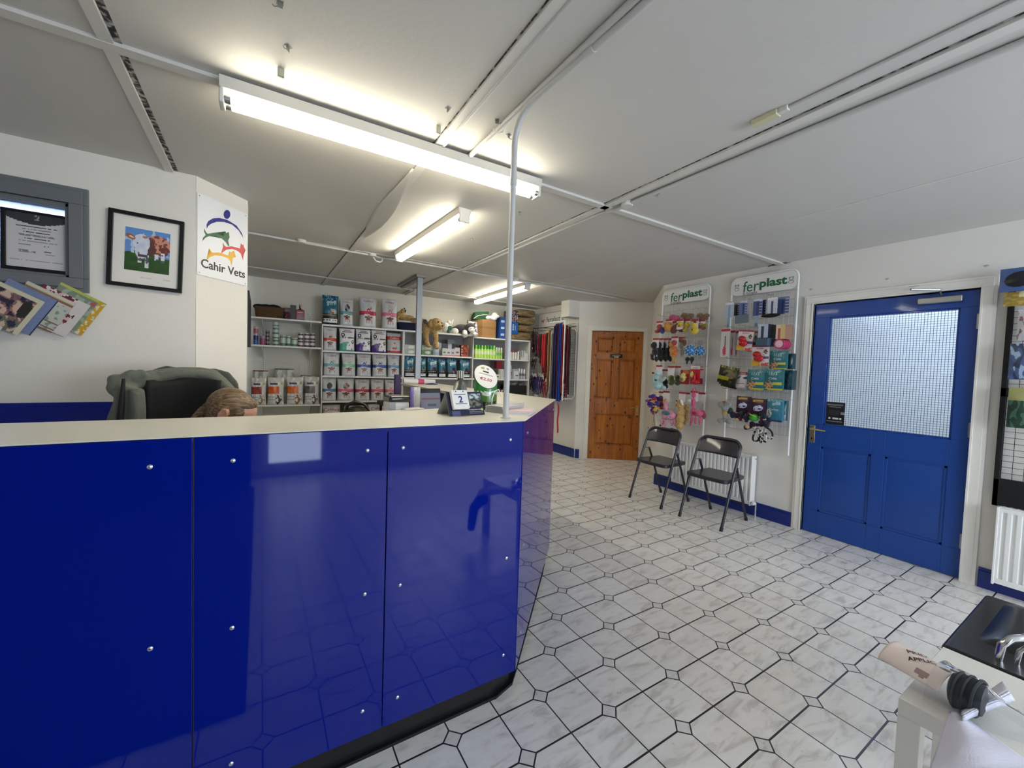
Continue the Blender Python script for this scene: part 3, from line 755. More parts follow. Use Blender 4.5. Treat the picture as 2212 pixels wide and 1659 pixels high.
def ellin(u, v, cx, cy, rx, ry, rot=0.0):
    du, dv = u - cx, v - cy; c, s_ = math.cos(rot), math.sin(rot)
    a, b_ = (du * c + dv * s_) / rx, (-du * s_ + dv * c) / ry
    return a * a + b_ * b_ < 1
def nz2(u, v, k=8, seed=0): return noise.noise(Vector((u * k, v * k, seed)))
def cow(u, v):
    n1 = nz2(u, v, 9, 1)
    col = (0.36 + 0.1 * (1 - v), 0.56, 0.82) if v > 0.42 + 0.05 * math.sin(u * 5) else (0.16 + 0.05 * n1, 0.30 + 0.1 * v + 0.05 * n1, 0.12)
    if v > 0.42 and n1 > 0.25: col = (0.70, 0.78, 0.86)
    if ellin(u, v, 0.72, 0.66, 0.30, 0.24): col = (0.80, 0.55, 0.47) if nz2(u, v, 12, 3) > -0.05 else (0.50, 0.27, 0.22)
    if ellin(u, v, 0.80, 0.56, 0.2, 0.13) and nz2(u, v, 9, 8) > -0.1: col = (0.42, 0.22, 0.17)
    if ellin(u, v, 0.56, 0.58, 0.10, 0.2): col = (0.36, 0.22, 0.22)
    if ellin(u, v, 0.36, 0.68, 0.19, 0.2) or ellin(u, v, 0.36, 0.5, 0.14, 0.2): col = (0.80 + 0.06 * n1, 0.83 + 0.06 * n1, 0.90)
    if ellin(u, v, 0.12, 0.79, 0.11, 0.055, -0.35): col = (0.62, 0.36, 0.16)
    if ellin(u, v, 0.14, 0.785, 0.06, 0.02, -0.35): col = (0.93, 0.80, 0.68)
    if ellin(u, v, 0.43, 0.82, 0.06, 0.03): col = (0.70, 0.45, 0.36)
    for cx, lo, hi in ((0.33, 0.2, 0.45), (0.49, 0.1, 0.4), (0.70, 0.3, 0.45), (0.84, 0.26, 0.5)):
        if lo < v < hi and abs(u - cx) < 0.045: col = (0.86, 0.84, 0.88) if n1 > -0.2 else (0.35, 0.35, 0.38)
    if 0.35 < v < 0.4 and 0.28 < u < 0.5: col = (0.28, 0.26, 0.30)
    if ellin(u, v, 0.27, 0.66, 0.013, 0.016): col = (0.1, 0.08, 0.1)
    return col
pf = thing('framed_picture', 'black framed painting of a brown and white cow in a field', 'picture', (-0.556, 3.075, 1.757), rot=(0, 0.03, 0))
pwid, phei = 0.322, 0.412
b = MB()
for q in ((-pwid / 2, pwid / 2, 0, 0.02), (-pwid / 2, pwid / 2, phei - 0.02, phei), (-pwid / 2, -pwid / 2 + 0.02, 0.02, phei - 0.02), (pwid / 2 - 0.02, pwid / 2, 0.02, phei - 0.02)): b.box(q[0], q[1], -0.028, -0.004, q[2], q[3])
b.build('frame', mat('black_frame', '0e0d0f', 0.35), pf, bevel=0.002)
b = MB(); b.box(-pwid / 2 + 0.018, pwid / 2 - 0.018, -0.012, -0.008, 0.018, phei - 0.018); b.build('mount', mat('mount_board', 'e6e3de', 0.7), pf)
b = MB(); b.grid(lambda u, v: (-0.093 + 0.192 * u, -0.0125, 0.095 + 0.235 * v), 70, 84, cow); b.build('painting', CARD, pf, smooth=False)
text('Sweet Clover', 0.05, mat('pencil', '9a9894', 0.6), pf, (0.0, -0.0125, 0.062), name='caption', shear=0.3)
text('A Ryan', 0.032, mat('pencil', '9a9894', 0.6), pf, (0.09, -0.0125, 0.062), name='signature', shear=0.3)

ct = thing('framed_certificate', 'black framed certificate propped inside the grey office window', 'certificate', (-0.985, 3.10, 1.793), rot=(-0.02, 0, 0))
cw_, ch_ = 0.246, 0.305
b = MB()
for q in ((-cw_ / 2, cw_ / 2, 0, 0.018), (-cw_ / 2, cw_ / 2, ch_ - 0.012, ch_), (-cw_ / 2, -cw_ / 2 + 0.018, 0.018, ch_), (cw_ / 2 - 0.018, cw_ / 2, 0.018, ch_)): b.box(q[0], q[1], -0.012, 0.006, q[2], q[3])
b.build('frame', mat('black_frame', '0e0d0f', 0.35), ct, bevel=0.002)
def cert(u, v):
    edge = 0.80 + 0.10 * (2 * u - 1) ** 2
    if v > edge: return (0.62, 0.62, 0.6) if ellin(u, v, 0.5, 0.93, 0.05, 0.05) and nz2(u, v, 40, 2) > -0.1 else (0.20, 0.22, 0.24)
    for y, a, c, g in ((0.76, 0.16, 0.84, .25), (0.71, 0.26, 0.76, .5), (0.66, 0.28, 0.72, .25), (0.60, 0.2, 0.8, .5), (0.54, 0.3, 0.72, .25), (0.49, 0.2, 0.84, .55), (0.43, 0.2, 0.4, .5), (0.43, 0.62, 0.72, .3), (0.33, 0.2, 0.36, .5), (0.30, 0.2, 0.48, .5), (0.33, 0.62, 0.74, .3), (0.27, 0.64, 0.8, .6), (0.14, 0.06, 0.95, .6)):
        if abs(v - y) < 0.009 and a < u < c and nz2(u, v, 60, 5) > -0.35: return (g, g, g)
    return (0.80, 0.79, 0.80)
b = MB(); b.grid(lambda u, v: (-cw_ / 2 + 0.016 + (cw_ - 0.032) * u, -0.004, 0.016 + (ch_ - 0.026) * v), 50, 60, cert); b.build('certificate', CARD, ct, smooth=False)

# fanned magazines held in front of the partition
def c_brown(u, v):
    if u > 0.9 or v > 0.9: return (0.80, 0.78, 0.68)
    n = nz2(u, v, 7, 2); m_ = nz2(u, v, 14, 7)
    if ellin(u, v, 0.80, 0.62, 0.1, 0.22): return (0.15, 0.13, 0.12)
    if n > 0.2: return (0.80, 0.68, 0.62)
    if n < -0.2: return (0.16, 0.14, 0.25)
    return (0.50 + 0.3 * m_, 0.36 + 0.2 * m_, 0.36) if v > 0.3 else (0.40, 0.42, 0.36)
def c_blue(u, v):
    if u > 0.985 or v > 0.985 or v < 0.015: return (0.12, 0.15, 0.34)
    if u < 0.80 and v < 0.85 and v > 0.1 and u > 0.74: return (0.10, 0.13, 0.22)
    return (0.45 + 0.04 * nz2(u, v, 20), 0.51 + 0.04 * nz2(u, v, 20), 0.66)
def c_stripe(u, v):
    if v > 0.8:
        k = int(v * 60) % 5
        return ((0.78, 0.74, 0.55), (0.66, 0.30, 0.28), (0.80, 0.78, 0.72), (0.42, 0.45, 0.40), (0.76, 0.76, 0.73))[k]
    if v < 0.35 and int(v * 50) % 4 == 0: return (0.50, 0.34, 0.30)
    return (0.72, 0.74, 0.70) if nz2(u, v, 9, 4) > -0.2 else (0.48, 0.56, 0.52)
def c_red(u, v):
    if ellin(u, v, 0.52, 0.35, 0.34, 0.23, 0.5) or (v > 0.78 and u < 0.75 and nz2(u, v, 12, 3) > -0.1): return (0.44, 0.14, 0.2) if nz2(u, v, 10, 9) > -0.12 else (0.82, 0.70, 0.70)
    if ellin(u, v, 0.86, 0.55, 0.025, 0.06): return (0.08, 0.08, 0.1)
    return (0.82, 0.80, 0.79)
def c_yellow(u, v):
    if u > 0.86: return (0.78, 0.62, 0.15) if nz2(u, v, 14, 6) > -0.18 else (0.85, 0.82, 0.74)
    if v > 0.92: return (0.72, 0.74, 0.36)
    if ellin(u, v, 0.78, 0.84, 0.05, 0.07): return (0.66, 0.34, 0.34)
    return (0.47, 0.54, 0.47) if nz2(u, v, 8, 2) > -0.15 else (0.60, 0.66, 0.60)
tips = [((228, 656), c_yellow, 'yellow and green magazine at the right end of the fan'), ((194, 660), c_red, 'white magazine with a dark red cover in the fan'), ((163, 655), c_stripe, 'pale magazine with striped edge in the fan'), ((126, 651), c_blue, 'blue bordered magazine in the fan'), ((98, 653), c_brown, 'cream bordered magazine with a brown photo at the front of the fan'), ((8, 707), c_red, 'magazine tip at the left end of the fan, cut by the picture edge')]
for i, (tp, fn, l) in enumerate(tips):
    s_, z_ = onpl(tp, (-2, 3.03), (-0.3, 3.03)); X_ = -2 + s_
    b = MB(); Wd, Hd = 0.195, (0.205, 0.2, 0.185, 0.21, 0.2, 0.2)[i]
    b.grid(lambda u, v: (-Wd + Wd * u, -0.0032, -Hd + Hd * v), 40, 30, fn)
    b.col = (0.8, 0.79, 0.76); b.box(-Wd, 0, -0.003, 0.0, -Hd, 0)
    o = b.build('magazine', CARD, smooth=False); place(o, (X_, 3.052 - i * 0.0055, z_), rot=(0, math.radians(29), 0))
    tag(o, l, 'magazine', 'fanned magazines on the partition')
b = MB(); b.box(-1.3, -1.0, 3.056, 3.074, 1.52, 1.60); tag(b.build('magazine_rail', mat('clear_acrylic', 'e8ecef', 0.1, trans=0.9)), 'clear acrylic ledge holding the fanned magazines', 'rack')

# dark notice rail on the return of the partition, seen edge on
b = MB(); b.box(-0.146, -0.115, 3.9, 4.55, 1.60, 2.16); tag(b.build('noticeboard', mat('charcoal_board', '34353a', 0.6)), 'dark noticeboard seen edge-on just past the sign wall', 'noticeboard')
b = MB(); b.box(-0.146, -0.10, 4.75, 5.6, 1.52, 2.05); tag(b.build('wall_screen', mat('charcoal_board', '34353a', 0.6)), 'dark screen fixed beyond the noticeboard beside the tin shelf', 'screen')

# ================================================================ office chair, jacket, person
M_CHAIR = mat('black_office_fabric', '101012', 0.8, bump=0.3, bsc=200)
oc = thing('office_chair', 'black high-backed office chair behind the reception counter', 'chair', (-0.33, 2.52, 0), 0.15)
b = MB(); b.box(-0.24, 0.24, -0.25, 0.2, 0.43, 0.50); b.build('seat', M_CHAIR, oc, bevel=0.035, seg=4)
b = MB(); b.grid(lambda u, v: ((u - 0.5) * (0.42 - 0.10 * max(0, v - 0.6)), 0.20 + 0.05 * (2 * u - 1) ** 2 * -1 + 0.08 * v, 0.56 + 0.74 * v), 10, 14)
o = b.build('backrest', M_CHAIR, oc)
q = o.modifiers.new('s', 'SOLIDIFY'); q.thickness = 0.05; q = o.modifiers.new('b', 'BEVEL'); q.width = 0.02; q.segments = 3
b = MB(); b.cyl((0, 0, 0.1), (0, 0, 0.43), 0.025); b.build('gas_lift', M_BLACK, oc)
for k in range(5):
    a = 2 * PI * k / 5; b = MB(); b.tube([(0, 0, 0.11), (0.28 * math.cos(a), 0.28 * math.sin(a), 0.07)], [0.028, 0.018], 8); lg = b.build('leg', M_BLACK, oc)
    b = MB(); b.cyl((0.28 * math.cos(a) - 0.012, 0.28 * math.sin(a), 0.028), (0.28 * math.cos(a) + 0.012, 0.28 * math.sin(a), 0.028), 0.027); b.build('caster', M_BLACK, lg)
for sx in (-1, 1):
    b = MB(); b.tube([(sx * 0.25, 0.12, 0.46), (sx * 0.29, 0.1, 0.5), (sx * 0.29, 0.02, 0.66)], 0.014, 8); b.box(sx * 0.29 - 0.03, sx * 0.29 + 0.03, -0.14, 0.12, 0.66, 0.69); b.build('armrest', M_BLACK, oc, bevel=0.01)

def cloth_mat(name, col, col2):
    s = N(name); P = s.n('NewGeometry').outputs['Position']
    n1 = s.n('TexNoise', _0=P, Scale=9.0, Detail=4.0, Distortion=0.8).outputs[0]
    b = s.bsdf(Roughness=0.85); s.set(b.inputs['Base Color'], s.mix(n1, lin(hx(col)), lin(hx(col2))))
    b.inputs['Sheen Weight'].default_value = 0.2
    s.set(b.inputs['Normal'], s.bump(n1, 0.5, 0.03)); return s.mat
M_OLIVE = cloth_mat('olive_jacket_cloth', '4b4e45', '76796c')
M_OLIVED = cloth_mat('dark_olive_cloth', '2f332d', '444840')
M_LINING = mat('black_lining', '0b0c0e', 0.7, sheen=0.1)
def jpt(px, y): s_, z_ = onpl(px, (-2, y), (3, y)); return (-2 + s_, y, z_)
jk = thing('jacket', 'olive green jacket draped over the back of the office chair', 'jacket', (-0.4, 2.62, 0.9))
def rel(o, pts): return [tuple(Vector(p) - Vector(o)) for p in pts]
JO = (-0.4, 2.62, 0.9)
b = MB()
arc = rel(JO, [jpt((268, 838), 2.52), jpt((300, 822), 2.53), jpt((340, 815), 2.55), (jpt((385, 808), 2.57)), jpt((430, 808), 2.58), jpt((456, 812), 2.58), jpt((478, 828), 2.57), jpt((500, 845), 2.55), jpt((515, 872), 2.52)])
b.tube(arc, [0.035, 0.036, 0.03, 0.026, 0.024, 0.026, 0.02, 0.018, 0.015], 10)
b.tube([tuple(Vector(p) + Vector((0, 0.06, -0.0))) for p in arc], [0.05, 0.045, 0.04, 0.036, 0.036, 0.036, 0.03, 0.02, 0.015], 10)
sl = rel(JO, [jpt((275, 835), 2.5), jpt((272, 870), 2.49), jpt((262, 905), 2.48), jpt((255, 960), 2.47)])
b.tube(sl, [0.055, 0.06, 0.068, 0.075], 12, flat=0.7)
fr = rel(JO, [jpt((295, 840), 2.45), jpt((298, 880), 2.44), jpt((297, 930), 2.44), jpt((290, 990), 2.43)])
b.tube(fr, [0.045, 0.046, 0.05, 0.05], 12, flat=0.6)
for c_, r_ in (((250, 820), 0.028), ((262, 838), 0.045), ((305, 806), 0.02), ((285, 812), 0.03)):
    b.ell(tuple(Vector(jpt(c_, 2.5)) - Vector(JO)), (r_ * 1.2, r_ * 0.8, r_), n=12, k=8)
o = b.build('shell', M_OLIVE, jk, remesh=0.009, sub=4)
b = MB(); hd = rel(JO, [jpt((330, 803), 2.66), jpt((360, 800), 2.68), jpt((395, 800), 2.69)]); b.tube(hd, [0.012, 0.026, 0.012], 10)
hd = rel(JO, [jpt((430, 803), 2.68), jpt((460, 806), 2.7), jpt((485, 815), 2.69), jpt((500, 832), 2.66), jpt((511, 850), 2.63)]); b.tube(hd, [0.012, 0.028, 0.036, 0.034, 0.018], 10)
b.build('hood', M_OLIVED, jk, remesh=0.009, sub=3)
b = MB(); b.tube(rel(JO, [jpt((267, 818), 2.44), jpt((265, 845), 2.43), jpt((262, 880), 2.42), jpt((256, 940), 2.41)]), [0.006, 0.009, 0.012, 0.014], 8); b.build('storm_flap', M_LINING, jk)
b = MB()
b.grid(lambda u, v: tuple(Vector(jpt((318 + 158 * u, 822 - 6 * math.sin(PI * u) + (150) * (1 - v)), 2.50 + 0.06 * math.sin(PI * u))) - Vector(JO)), 14, 8)
o = b.build('lining', M_LINING, jk); q = o.modifiers.new('s', 'SOLIDIFY'); q.thickness = 0.012

# person: skin body is one continuous surface, clothes and hair are children
M_SKIN = mat('skin', 'd9a58c', 0.5, nz=0.05, nsc=40); M_SKIN.node_tree.nodes['Principled BSDF'].inputs['Subsurface Weight'].default_value = 0.08
HC = Vector((-0.098, 2.13, 1.124))
fd = Vector((0.86, -0.32, -0.42)).normalized(); upv = (Vector((0, 0, 1)) - fd * fd.z).normalized(); sd = upv.cross(fd)   # sd = head's left
HM = (Matrix((fd, sd, upv)).transposed() * 0.95).to_4x4(); HM.translation = HC
pr_ = thing('person', 'person with tied back fair hair bending over the desk behind the counter', 'person', (HC.x, HC.y, 0))
off = Vector((-HC.x, -HC.y, 0))
T0 = Matrix.Translation(off)
b = MB(); b.X = T0 @ HM
b.ell((-0.012, 0, 0.03), (0.094, 0.073, 0.088), n=20, k=14)                 # cranium
b.ell((0.035, 0, -0.03), (0.055, 0.056, 0.075), n=16, k=12)                 # face
b.ell((0.055, 0, -0.085), (0.028, 0.03, 0.024)); b.ell((0.03, 0, -0.08), (0.045, 0.045, 0.03))  # chin, jaw
b.ell((0.093, 0, -0.022), (0.016, 0.010, 0.012)); b.tube([(0.08, 0, 0.02), (0.098, 0, -0.02)], [0.007, 0.01], 8)  # nose
b.ell((0.073, 0.03, 0.018), (0.018, 0.024, 0.009)); b.ell((0.073, -0.03, 0.018), (0.018, 0.024, 0.009))  # brow
b.ell((0.066, 0.038, -0.03), (0.02, 0.02, 0.02)); b.ell((0.066, -0.038, -0.03), (0.02, 0.02, 0.02))
b.ell((0.08, 0, -0.055), (0.012, 0.024, 0.008))
for sy in (-1, 1):                                                            # ears
    b.X = T0 @ HM @ Matrix.Translation((-0.008, sy * 0.083, 0.012)) @ Matrix.Rotation(sy * 0.35, 4, 'Z') @ Matrix.Scale(1.12, 4)
    ring = [(0.018 * math.cos(a) * (1.0 if a > 0 else 0.8) - 0.004, sy * 0.006, 0.031 * math.sin(a)) for a in [PI * 2 * k / 14 for k in range(14)]]
    b.tube(ring, 0.0048, 8, closed=True); b.ell((-0.002, sy * 0.001, 0), (0.014, 0.004, 0.025), n=10, k=8); b.ell((0.004, sy * 0.004, -0.028), (0.008, 0.005, 0.009), n=10, k=8)
b.X = T0
NB = HC + HM.to_3x3() @ Vector((-0.03, 0, -0.08)); CH = Vector((-0.22, 2.30, 0.93))
b.tube([NB + Vector((0, 0, 0.03)), (NB + CH) / 2 + Vector((0, 0, 0.01)), CH], [0.052, 0.05, 0.07], 14)
b.tube([(-0.22, 2.30, 0.93), (-0.27, 2.38, 0.72), (-0.29, 2.43, 0.54)], [0.11, 0.115, 0.14], 16)
def hand(b, w, dr, sidev):
    """palm at w, fingers along dr, thumb towards sidev"""
    dr = Vector(dr).normalized(); sv = Vector(sidev).normalized(); nv = dr.cross(sv)
    if nv.z > 0: nv = -nv
    w = Vector(w)
    b.tube([w, w + dr * 0.04, w + dr * 0.085], [0.022, 0.033, 0.034], 12, flat=0.5)
    for k, (o_, l) in enumerate(((0.028, 0.068), (0.009, 0.076), (-0.010, 0.071), (-0.028, 0.055))):
        p = w + dr * 0.078 + sv * o_
        b.tube([p, p + dr * l * 0.45, p + dr * l * 0.8 + nv * l * 0.22, p + dr * l * 0.95 + nv * l * 0.45], [0.0092, 0.0088, 0.008, 0.007], 8)
    p = w + dr * 0.025 + sv * 0.024
    b.tube([p, p + dr * 0.03 + sv * 0.024, p + dr * 0.055 + sv * 0.028 + nv * 0.008], [0.012, 0.010, 0.008], 8)
for sy, el, wr in ((1, (-0.42, 2.22, 0.80), (-0.20, 1.99, 0.775)), (-1, (-0.02, 2.25, 0.80), (0.05, 2.01, 0.775))):
    sh = CH + Vector((-0.16 * sy, -0.02 + 0.05 * sy, -0.01))
    b.tube([tuple(CH), tuple(sh), el, wr], [0.07, 0.055, 0.042, 0.027], 12)
    dr = Vector((0.25 * sy + 0.05, -0.95, 0)); hand(b, wr, dr, (1.0 * sy, 0.3, 0))
for sx in (-0.1, 0.1):
    b.tube([(-0.29 + sx, 2.43, 0.54), (-0.22 + sx, 2.10, 0.53), (-0.22 + sx, 2.08, 0.30), (-0.24 + sx, 2.12, 0.09)], [0.095, 0.068, 0.055, 0.038], 12)
    b.tube([(-0.24 + sx, 2.15, 0.055), (-0.22 + sx, 2.03, 0.045), (-0.21 + sx, 1.96, 0.035)], [0.04, 0.038, 0.028], 10)
o = b.build('body', M_SKIN, pr_, remesh=0.0065, sub=2)
# clothes
b = MB(); b.X = T0
b.tube([(-0.205, 2.275, 0.985), (-0.22, 2.30, 0.93), (-0.27, 2.38, 0.72), (-0.29, 2.43, 0.52)], [0.075, 0.13, 0.135, 0.16], 18)
for sy, el in ((1, (-0.42, 2.22, 0.80)), (-1, (-0.02, 2.25, 0.80))):
    sh = CH + Vector((-0.16 * sy, -0.02 + 0.05 * sy, -0.01)); mid = (sh + Vector(el)) / 2
    b.tube([tuple(CH), tuple(sh), tuple(mid), el], [0.08, 0.068, 0.06, 0.056], 12)
b.build('top', mat('navy_tunic', '1b2238', 0.85), pr_, remesh=0.009, sub=3)
b = MB(); b.X = T0
for sx in (-0.1, 0.1): b.tube([(-0.29 + sx, 2.45, 0.54), (-0.22 + sx, 2.10, 0.53), (-0.22 + sx, 2.08, 0.30), (-0.24 + sx, 2.12, 0.11)], [0.115, 0.08, 0.068, 0.06], 12)
b.build('trousers', mat('navy_trousers', '161b2c', 0.85), pr_, remesh=0.01, sub=3)
for sx in (-0.1, 0.1):
    b = MB(); b.X = T0; b.tube([(-0.24 + sx, 2.17, 0.05), (-0.22 + sx, 2.03, 0.045), (-0.205 + sx, 1.93, 0.035)], [0.048, 0.046, 0.034], 12, flat=0.9); b.build('shoe', M_BLACK, pr_)
# hair: cap swept back into a low ponytail
def hair_mat():
    s = N('fair_brown_hair'); P = s.n('TexCoord').outputs['Object']
    rot = s.n('Mapping', Vector=P, Rotation=(0.3, -0.45, 0.3), Scale=(5.0, 60.0, 60.0))
    n1 = s.n('TexNoise', _0=rot, Scale=2.6, Detail=4.0).outputs[0]
    b = s.bsdf(Roughness=0.42); s.set(b.inputs['Base Color'], s.ramp(n1, [(0.3, lin(hx('3c2d20'))), (0.5, lin(hx('6f573d'))), (0.68, lin(hx('a08460')))]))
    s.set(b.inputs['Normal'], s.bump(n1, 0.6, 0.01)); return s.mat
M_HAIR = hair_mat()
b = MB(); b.X = T0 @ HM
def cap(u, v):
    th = PI * (0.02 + 0.56 * v); ph = 2 * PI * u
    x, y, z = math.sin(th) * math.cos(ph), math.sin(th) * math.sin(ph), math.cos(th)
    return (-0.016 + 0.101 * x, 0.082 * y, 0.033 + 0.096 * z - 0.0015 * math.cos(18 * ph) * math.sin(th))
b.ell((-0.030, 0, 0.036), (0.100, 0.079, 0.092), n=28, k=18); b.ell((0.02, 0, 0.078), (0.045, 0.058, 0.034))
b.ell((-0.055, 0, 0.0), (0.062, 0.064, 0.075)); b.ell((-0.05, 0.05, 0.0), (0.035, 0.022, 0.045)); b.ell((-0.05, -0.05, 0.0), (0.035, 0.022, 0.045))
b.ell((0.02, 0.056, 0.04), (0.03, 0.018, 0.03)); b.ell((0.02, -0.056, 0.04), (0.03, 0.018, 0.03))
o = b.build('hair', M_HAIR, pr_, remesh=0.0055, sub=2)
b = MB(); b.X = T0 @ HM
for k in range(16):
    a = 2 * PI * k / 16; e = random.uniform(-1, 1)
    b.tube([(-0.10, 0.012 * math.cos(a), 0.0 + 0.012 * math.sin(a)), (-0.13, 0.022 * math.cos(a), 0.018 * math.sin(a) - 0.03), (-0.14, 0.026 * math.cos(a), 0.022 * math.sin(a) - 0.07 + 0.01 * e), (-0.13 + 0.01 * e, 0.022 * math.cos(a), -0.13 + 0.02 * math.sin(a))], [0.010, 0.011, 0.008, 0.002], 7)
b.ell((-0.115, 0, 0), (0.022, 0.02, 0.02))
b.build('ponytail', M_HAIR, pr_)
M_EYE = mat('eye_white', 'eeeae6', 0.2); M_LASH = mat('dark_iris', '2c2620', 0.3)
for sy in (-1, 1):
    b = MB(); b.X = T0 @ HM; b.ell((0.078, sy * 0.029, 0.0), 0.011, n=12, k=8); q = b.build('eye', M_EYE, pr_)
    b = MB(); b.X = T0 @ HM; b.ell((0.0855, sy * 0.029, 0.0), (0.004, 0.0055, 0.0055), n=10, k=6); b.build('iris', M_LASH, q)
b = MB(); b.X = T0 @ HM; b.ell((0.0905, 0, -0.055), (0.004, 0.018, 0.0045), n=12, k=8); b.build('lips', mat('lips', 'b5675e', 0.4), pr_)
# ================================================================ shelving on the back wall
SH = mat('white_shelf_metal', 'e3e3e0', 0.4, nz=0.02)
SB = mat('shelf_back_panel', '8f8e8a', 0.6)
LV = [1.872, 1.53, 1.197, 0.863, 0.50, 0.12]
def bays(name, label, s0, s1, levels, back=True, t=0.022):
    t_ = thing(name, label, 'shelving', bwp(s0, 0, 0), BRZ)
    w_ = s1 - s0
    for z in levels:
        b = MB(); b.box(0.0, w_, 0.0, 0.37, z - t, z); b.build('shelf', SH, t_, bevel=0.002)
    b = MB(); b.box(0, 0.012, 0.0, 0.37, 0, levels[0] - t); b.build('side', SH, t_, bevel=0.001)
    return t_, w_
u1, w1_ = bays('shelving_unit', 'white metal shelving stacked with pet food bags, left of the steel post', 0.775, 1.835, LV)
b = MB(); b.box(w1_ - 0.012, w1_, 0.0, 0.37, 0, LV[0] - 0.022); b.build('side', SH, u1, bevel=0.001)
b = MB(); b.box(0, w1_, 0.37, 0.376, 0, LV[0] - 0.022); b.build('back_panel', SB, u1)
u2, w2_ = bays('shelving_unit', 'white metal shelving with blue-topped food bags, behind the steel post', 1.838, 2.905, LV)
b = MB(); b.box(0, w2_, 0.37, 0.376, 0, LV[0] - 0.022); b.build('back_panel', SB, u2)
L3 = [1.848, 1.52, 1.196, 0.863, 0.5, 0.12]
u3, w3_ = bays('shelving_unit', 'white metal shelving with green shampoo bottles at the right', 2.908, 3.955, L3)
b = MB(); b.box(w3_ - 0.012, w3_, 0.0, 0.37, 0, L3[0] - 0.022); b.build('side', SH, u3, bevel=0.001)
b = MB(); b.box(0, w3_, 0.37, 0.376, 0, L3[0] - 0.022); b.build('back_panel', SB, u3)
# bracketed shelves on the left
BL = [(1.90, 'upper white wall shelf, carrying a wicker basket'), (1.562, 'white wall shelf carrying tins, below the basket shelf'), (0.822, 'lowest white wall shelf, carrying orange and red food bags')]
for k, (z, l) in enumerate(BL):
    w_ = thing('wall_shelf', l, 'shelf', bwp(-0.02, 0, z), BRZ)
    b = MB(); b.box(0, 0.788, 0.0, 0.40, -0.02, 0); b.build('board', SH, w_, bevel=0.002)
    for x in (0.13, 0.67):
        b = MB(); b.plate([(0, 0)] * 0 or [(0.06, -0.02), (0.40, -0.02), (0.40, -0.16), (0.385, -0.16), (0.07, -0.035)], -0.004, 0.004)
        b.v = [(y, x_, z_) for x_, y, z_ in b.v]; o = b.build('bracket', SH, w_); o.location = (x, 0, 0)
for i, x in enumerate((0.13, 0.67)):
    b = MB(); b.box(-0.012, 0.012, -0.012, 0, 0.4, 2.05)
    for k in range(60): b.box(-0.003, 0.003, -0.0125, -0.0118, 0.45 + k * 0.026, 0.463 + k * 0.026, 1)
    o = b.build('shelf_upright', [SH, M_DARK]); place(o, bwp(x - 0.02, 0.436, 0), BRZ)
    tag(o, ('slotted shelf upright at the left on the back wall', 'slotted shelf upright at the right of the wall shelves')[i], 'shelf upright', 'slotted uprights')

FOIL = pmat('foil_pouch_print', 0.28, bump=0.25, bsc=26)
def pouch_mb(w, h, dp, fn, crimp=0.06, nf=22, nz=30, side=None, lean=0.0, seed=0):
    """pillow pouch, base centred on the origin, front towards -y"""
    b = MB(); ring = []
    for i in range(nf + 1): ring.append((-math.cos(PI * i / nf) * 0.35 + (2 * i / nf - 1) * 0.65, -1))
    nb = 6
    for i in range(1, nb): ring.append((1 - 2 * i / nb, 1))
    n = len(ring); vs = []
    for j in range(nz + 1):
        v = j / nz
        dd = dp / 2 * (min(1, 0.75 + v * 4)) * (1 - max(0, (v - 0.45) / 0.55) ** 1.6 * 0.93)
        ww = w / 2 * (1 - 0.04 * math.sin(PI * min(1, v * 1.1)) - 0.02 * v)
        for x, sgn in ring:
            prof = max(0.0, 1 - abs(x) ** 3.2) ** 0.5
            wr = 0.006 * noise.noise(Vector((x * 2.5 + seed * 3.1, v * 5, seed))) * (1 if 0.05 < v < 0.97 else 0)
            vs.append((ww * x, sgn * (dd * prof + (0.0015)) + wr + lean * v, h * v))
    fs = []; cc = []
    sc_ = side or (0.62, 0.63, 0.64)
    for j in range(nz):
        for i in range(n):
            a = j * n + i; c = j * n + (i + 1) % n
            fs.append((a, c, c + n, a + n))
            if i < nf: cc.append(fn((ring[i][0] + ring[min(i + 1, nf)][0]) / 4 + 0.5, (j + 0.5) / nz))
            else: cc.append(sc_)
    fs.append(list(range(n))[::-1]); cc.append(sc_); fs.append(list(range(nz * n, nz * n + n))); cc.append(sc_)
    b.add(vs, fs, 0, cc)
    return b
BAGN = [0]
def shelf_item(o, px0, px1, pyb, ztop=None, dep=0.0):
    pass
def spanx(px0, px1, py): return bs((px0, py))[0], bs((px1, py))[0]
def put_bag(name, px0, px1, ptop, zb, fn, label, cat='food bag', group=None, dp=0.09, dep=0.06, side=None, word=None, wcol='b3343c', wv=0.88, ww=0.5, lean=0.02, rz=0.0, matl=None, zadj=0):
    py = ptop + 20
    s0, s1 = spanx(px0, px1, py); zt = bs(((px0 + px1) / 2, ptop))[1]
    w_, h = s1 - s0, zt - zb
    BAGN[0] += 1
    b = pouch_mb(w_, h, dp, fn, side=side, lean=lean, seed=BAGN[0] % 9)
    o = b.build(name, matl or FOIL, merge=False, ang=70)
    place(o, bwp((s0 + s1) / 2, dep, zb), BRZ + rz); tag(o, label, cat, group)
    if word: 
        t = text(word, w_ * ww, mat('word_' + wcol, wcol, 0.5), o, (0, -dp / 2 * (1 - max(0, (wv - 0.45) / 0.55) ** 1.6 * 0.93) - 0.007 + lean * wv, h * wv), name='brand_word')
    return o, w_, h
SIL = (0.80, 0.81, 0.82)
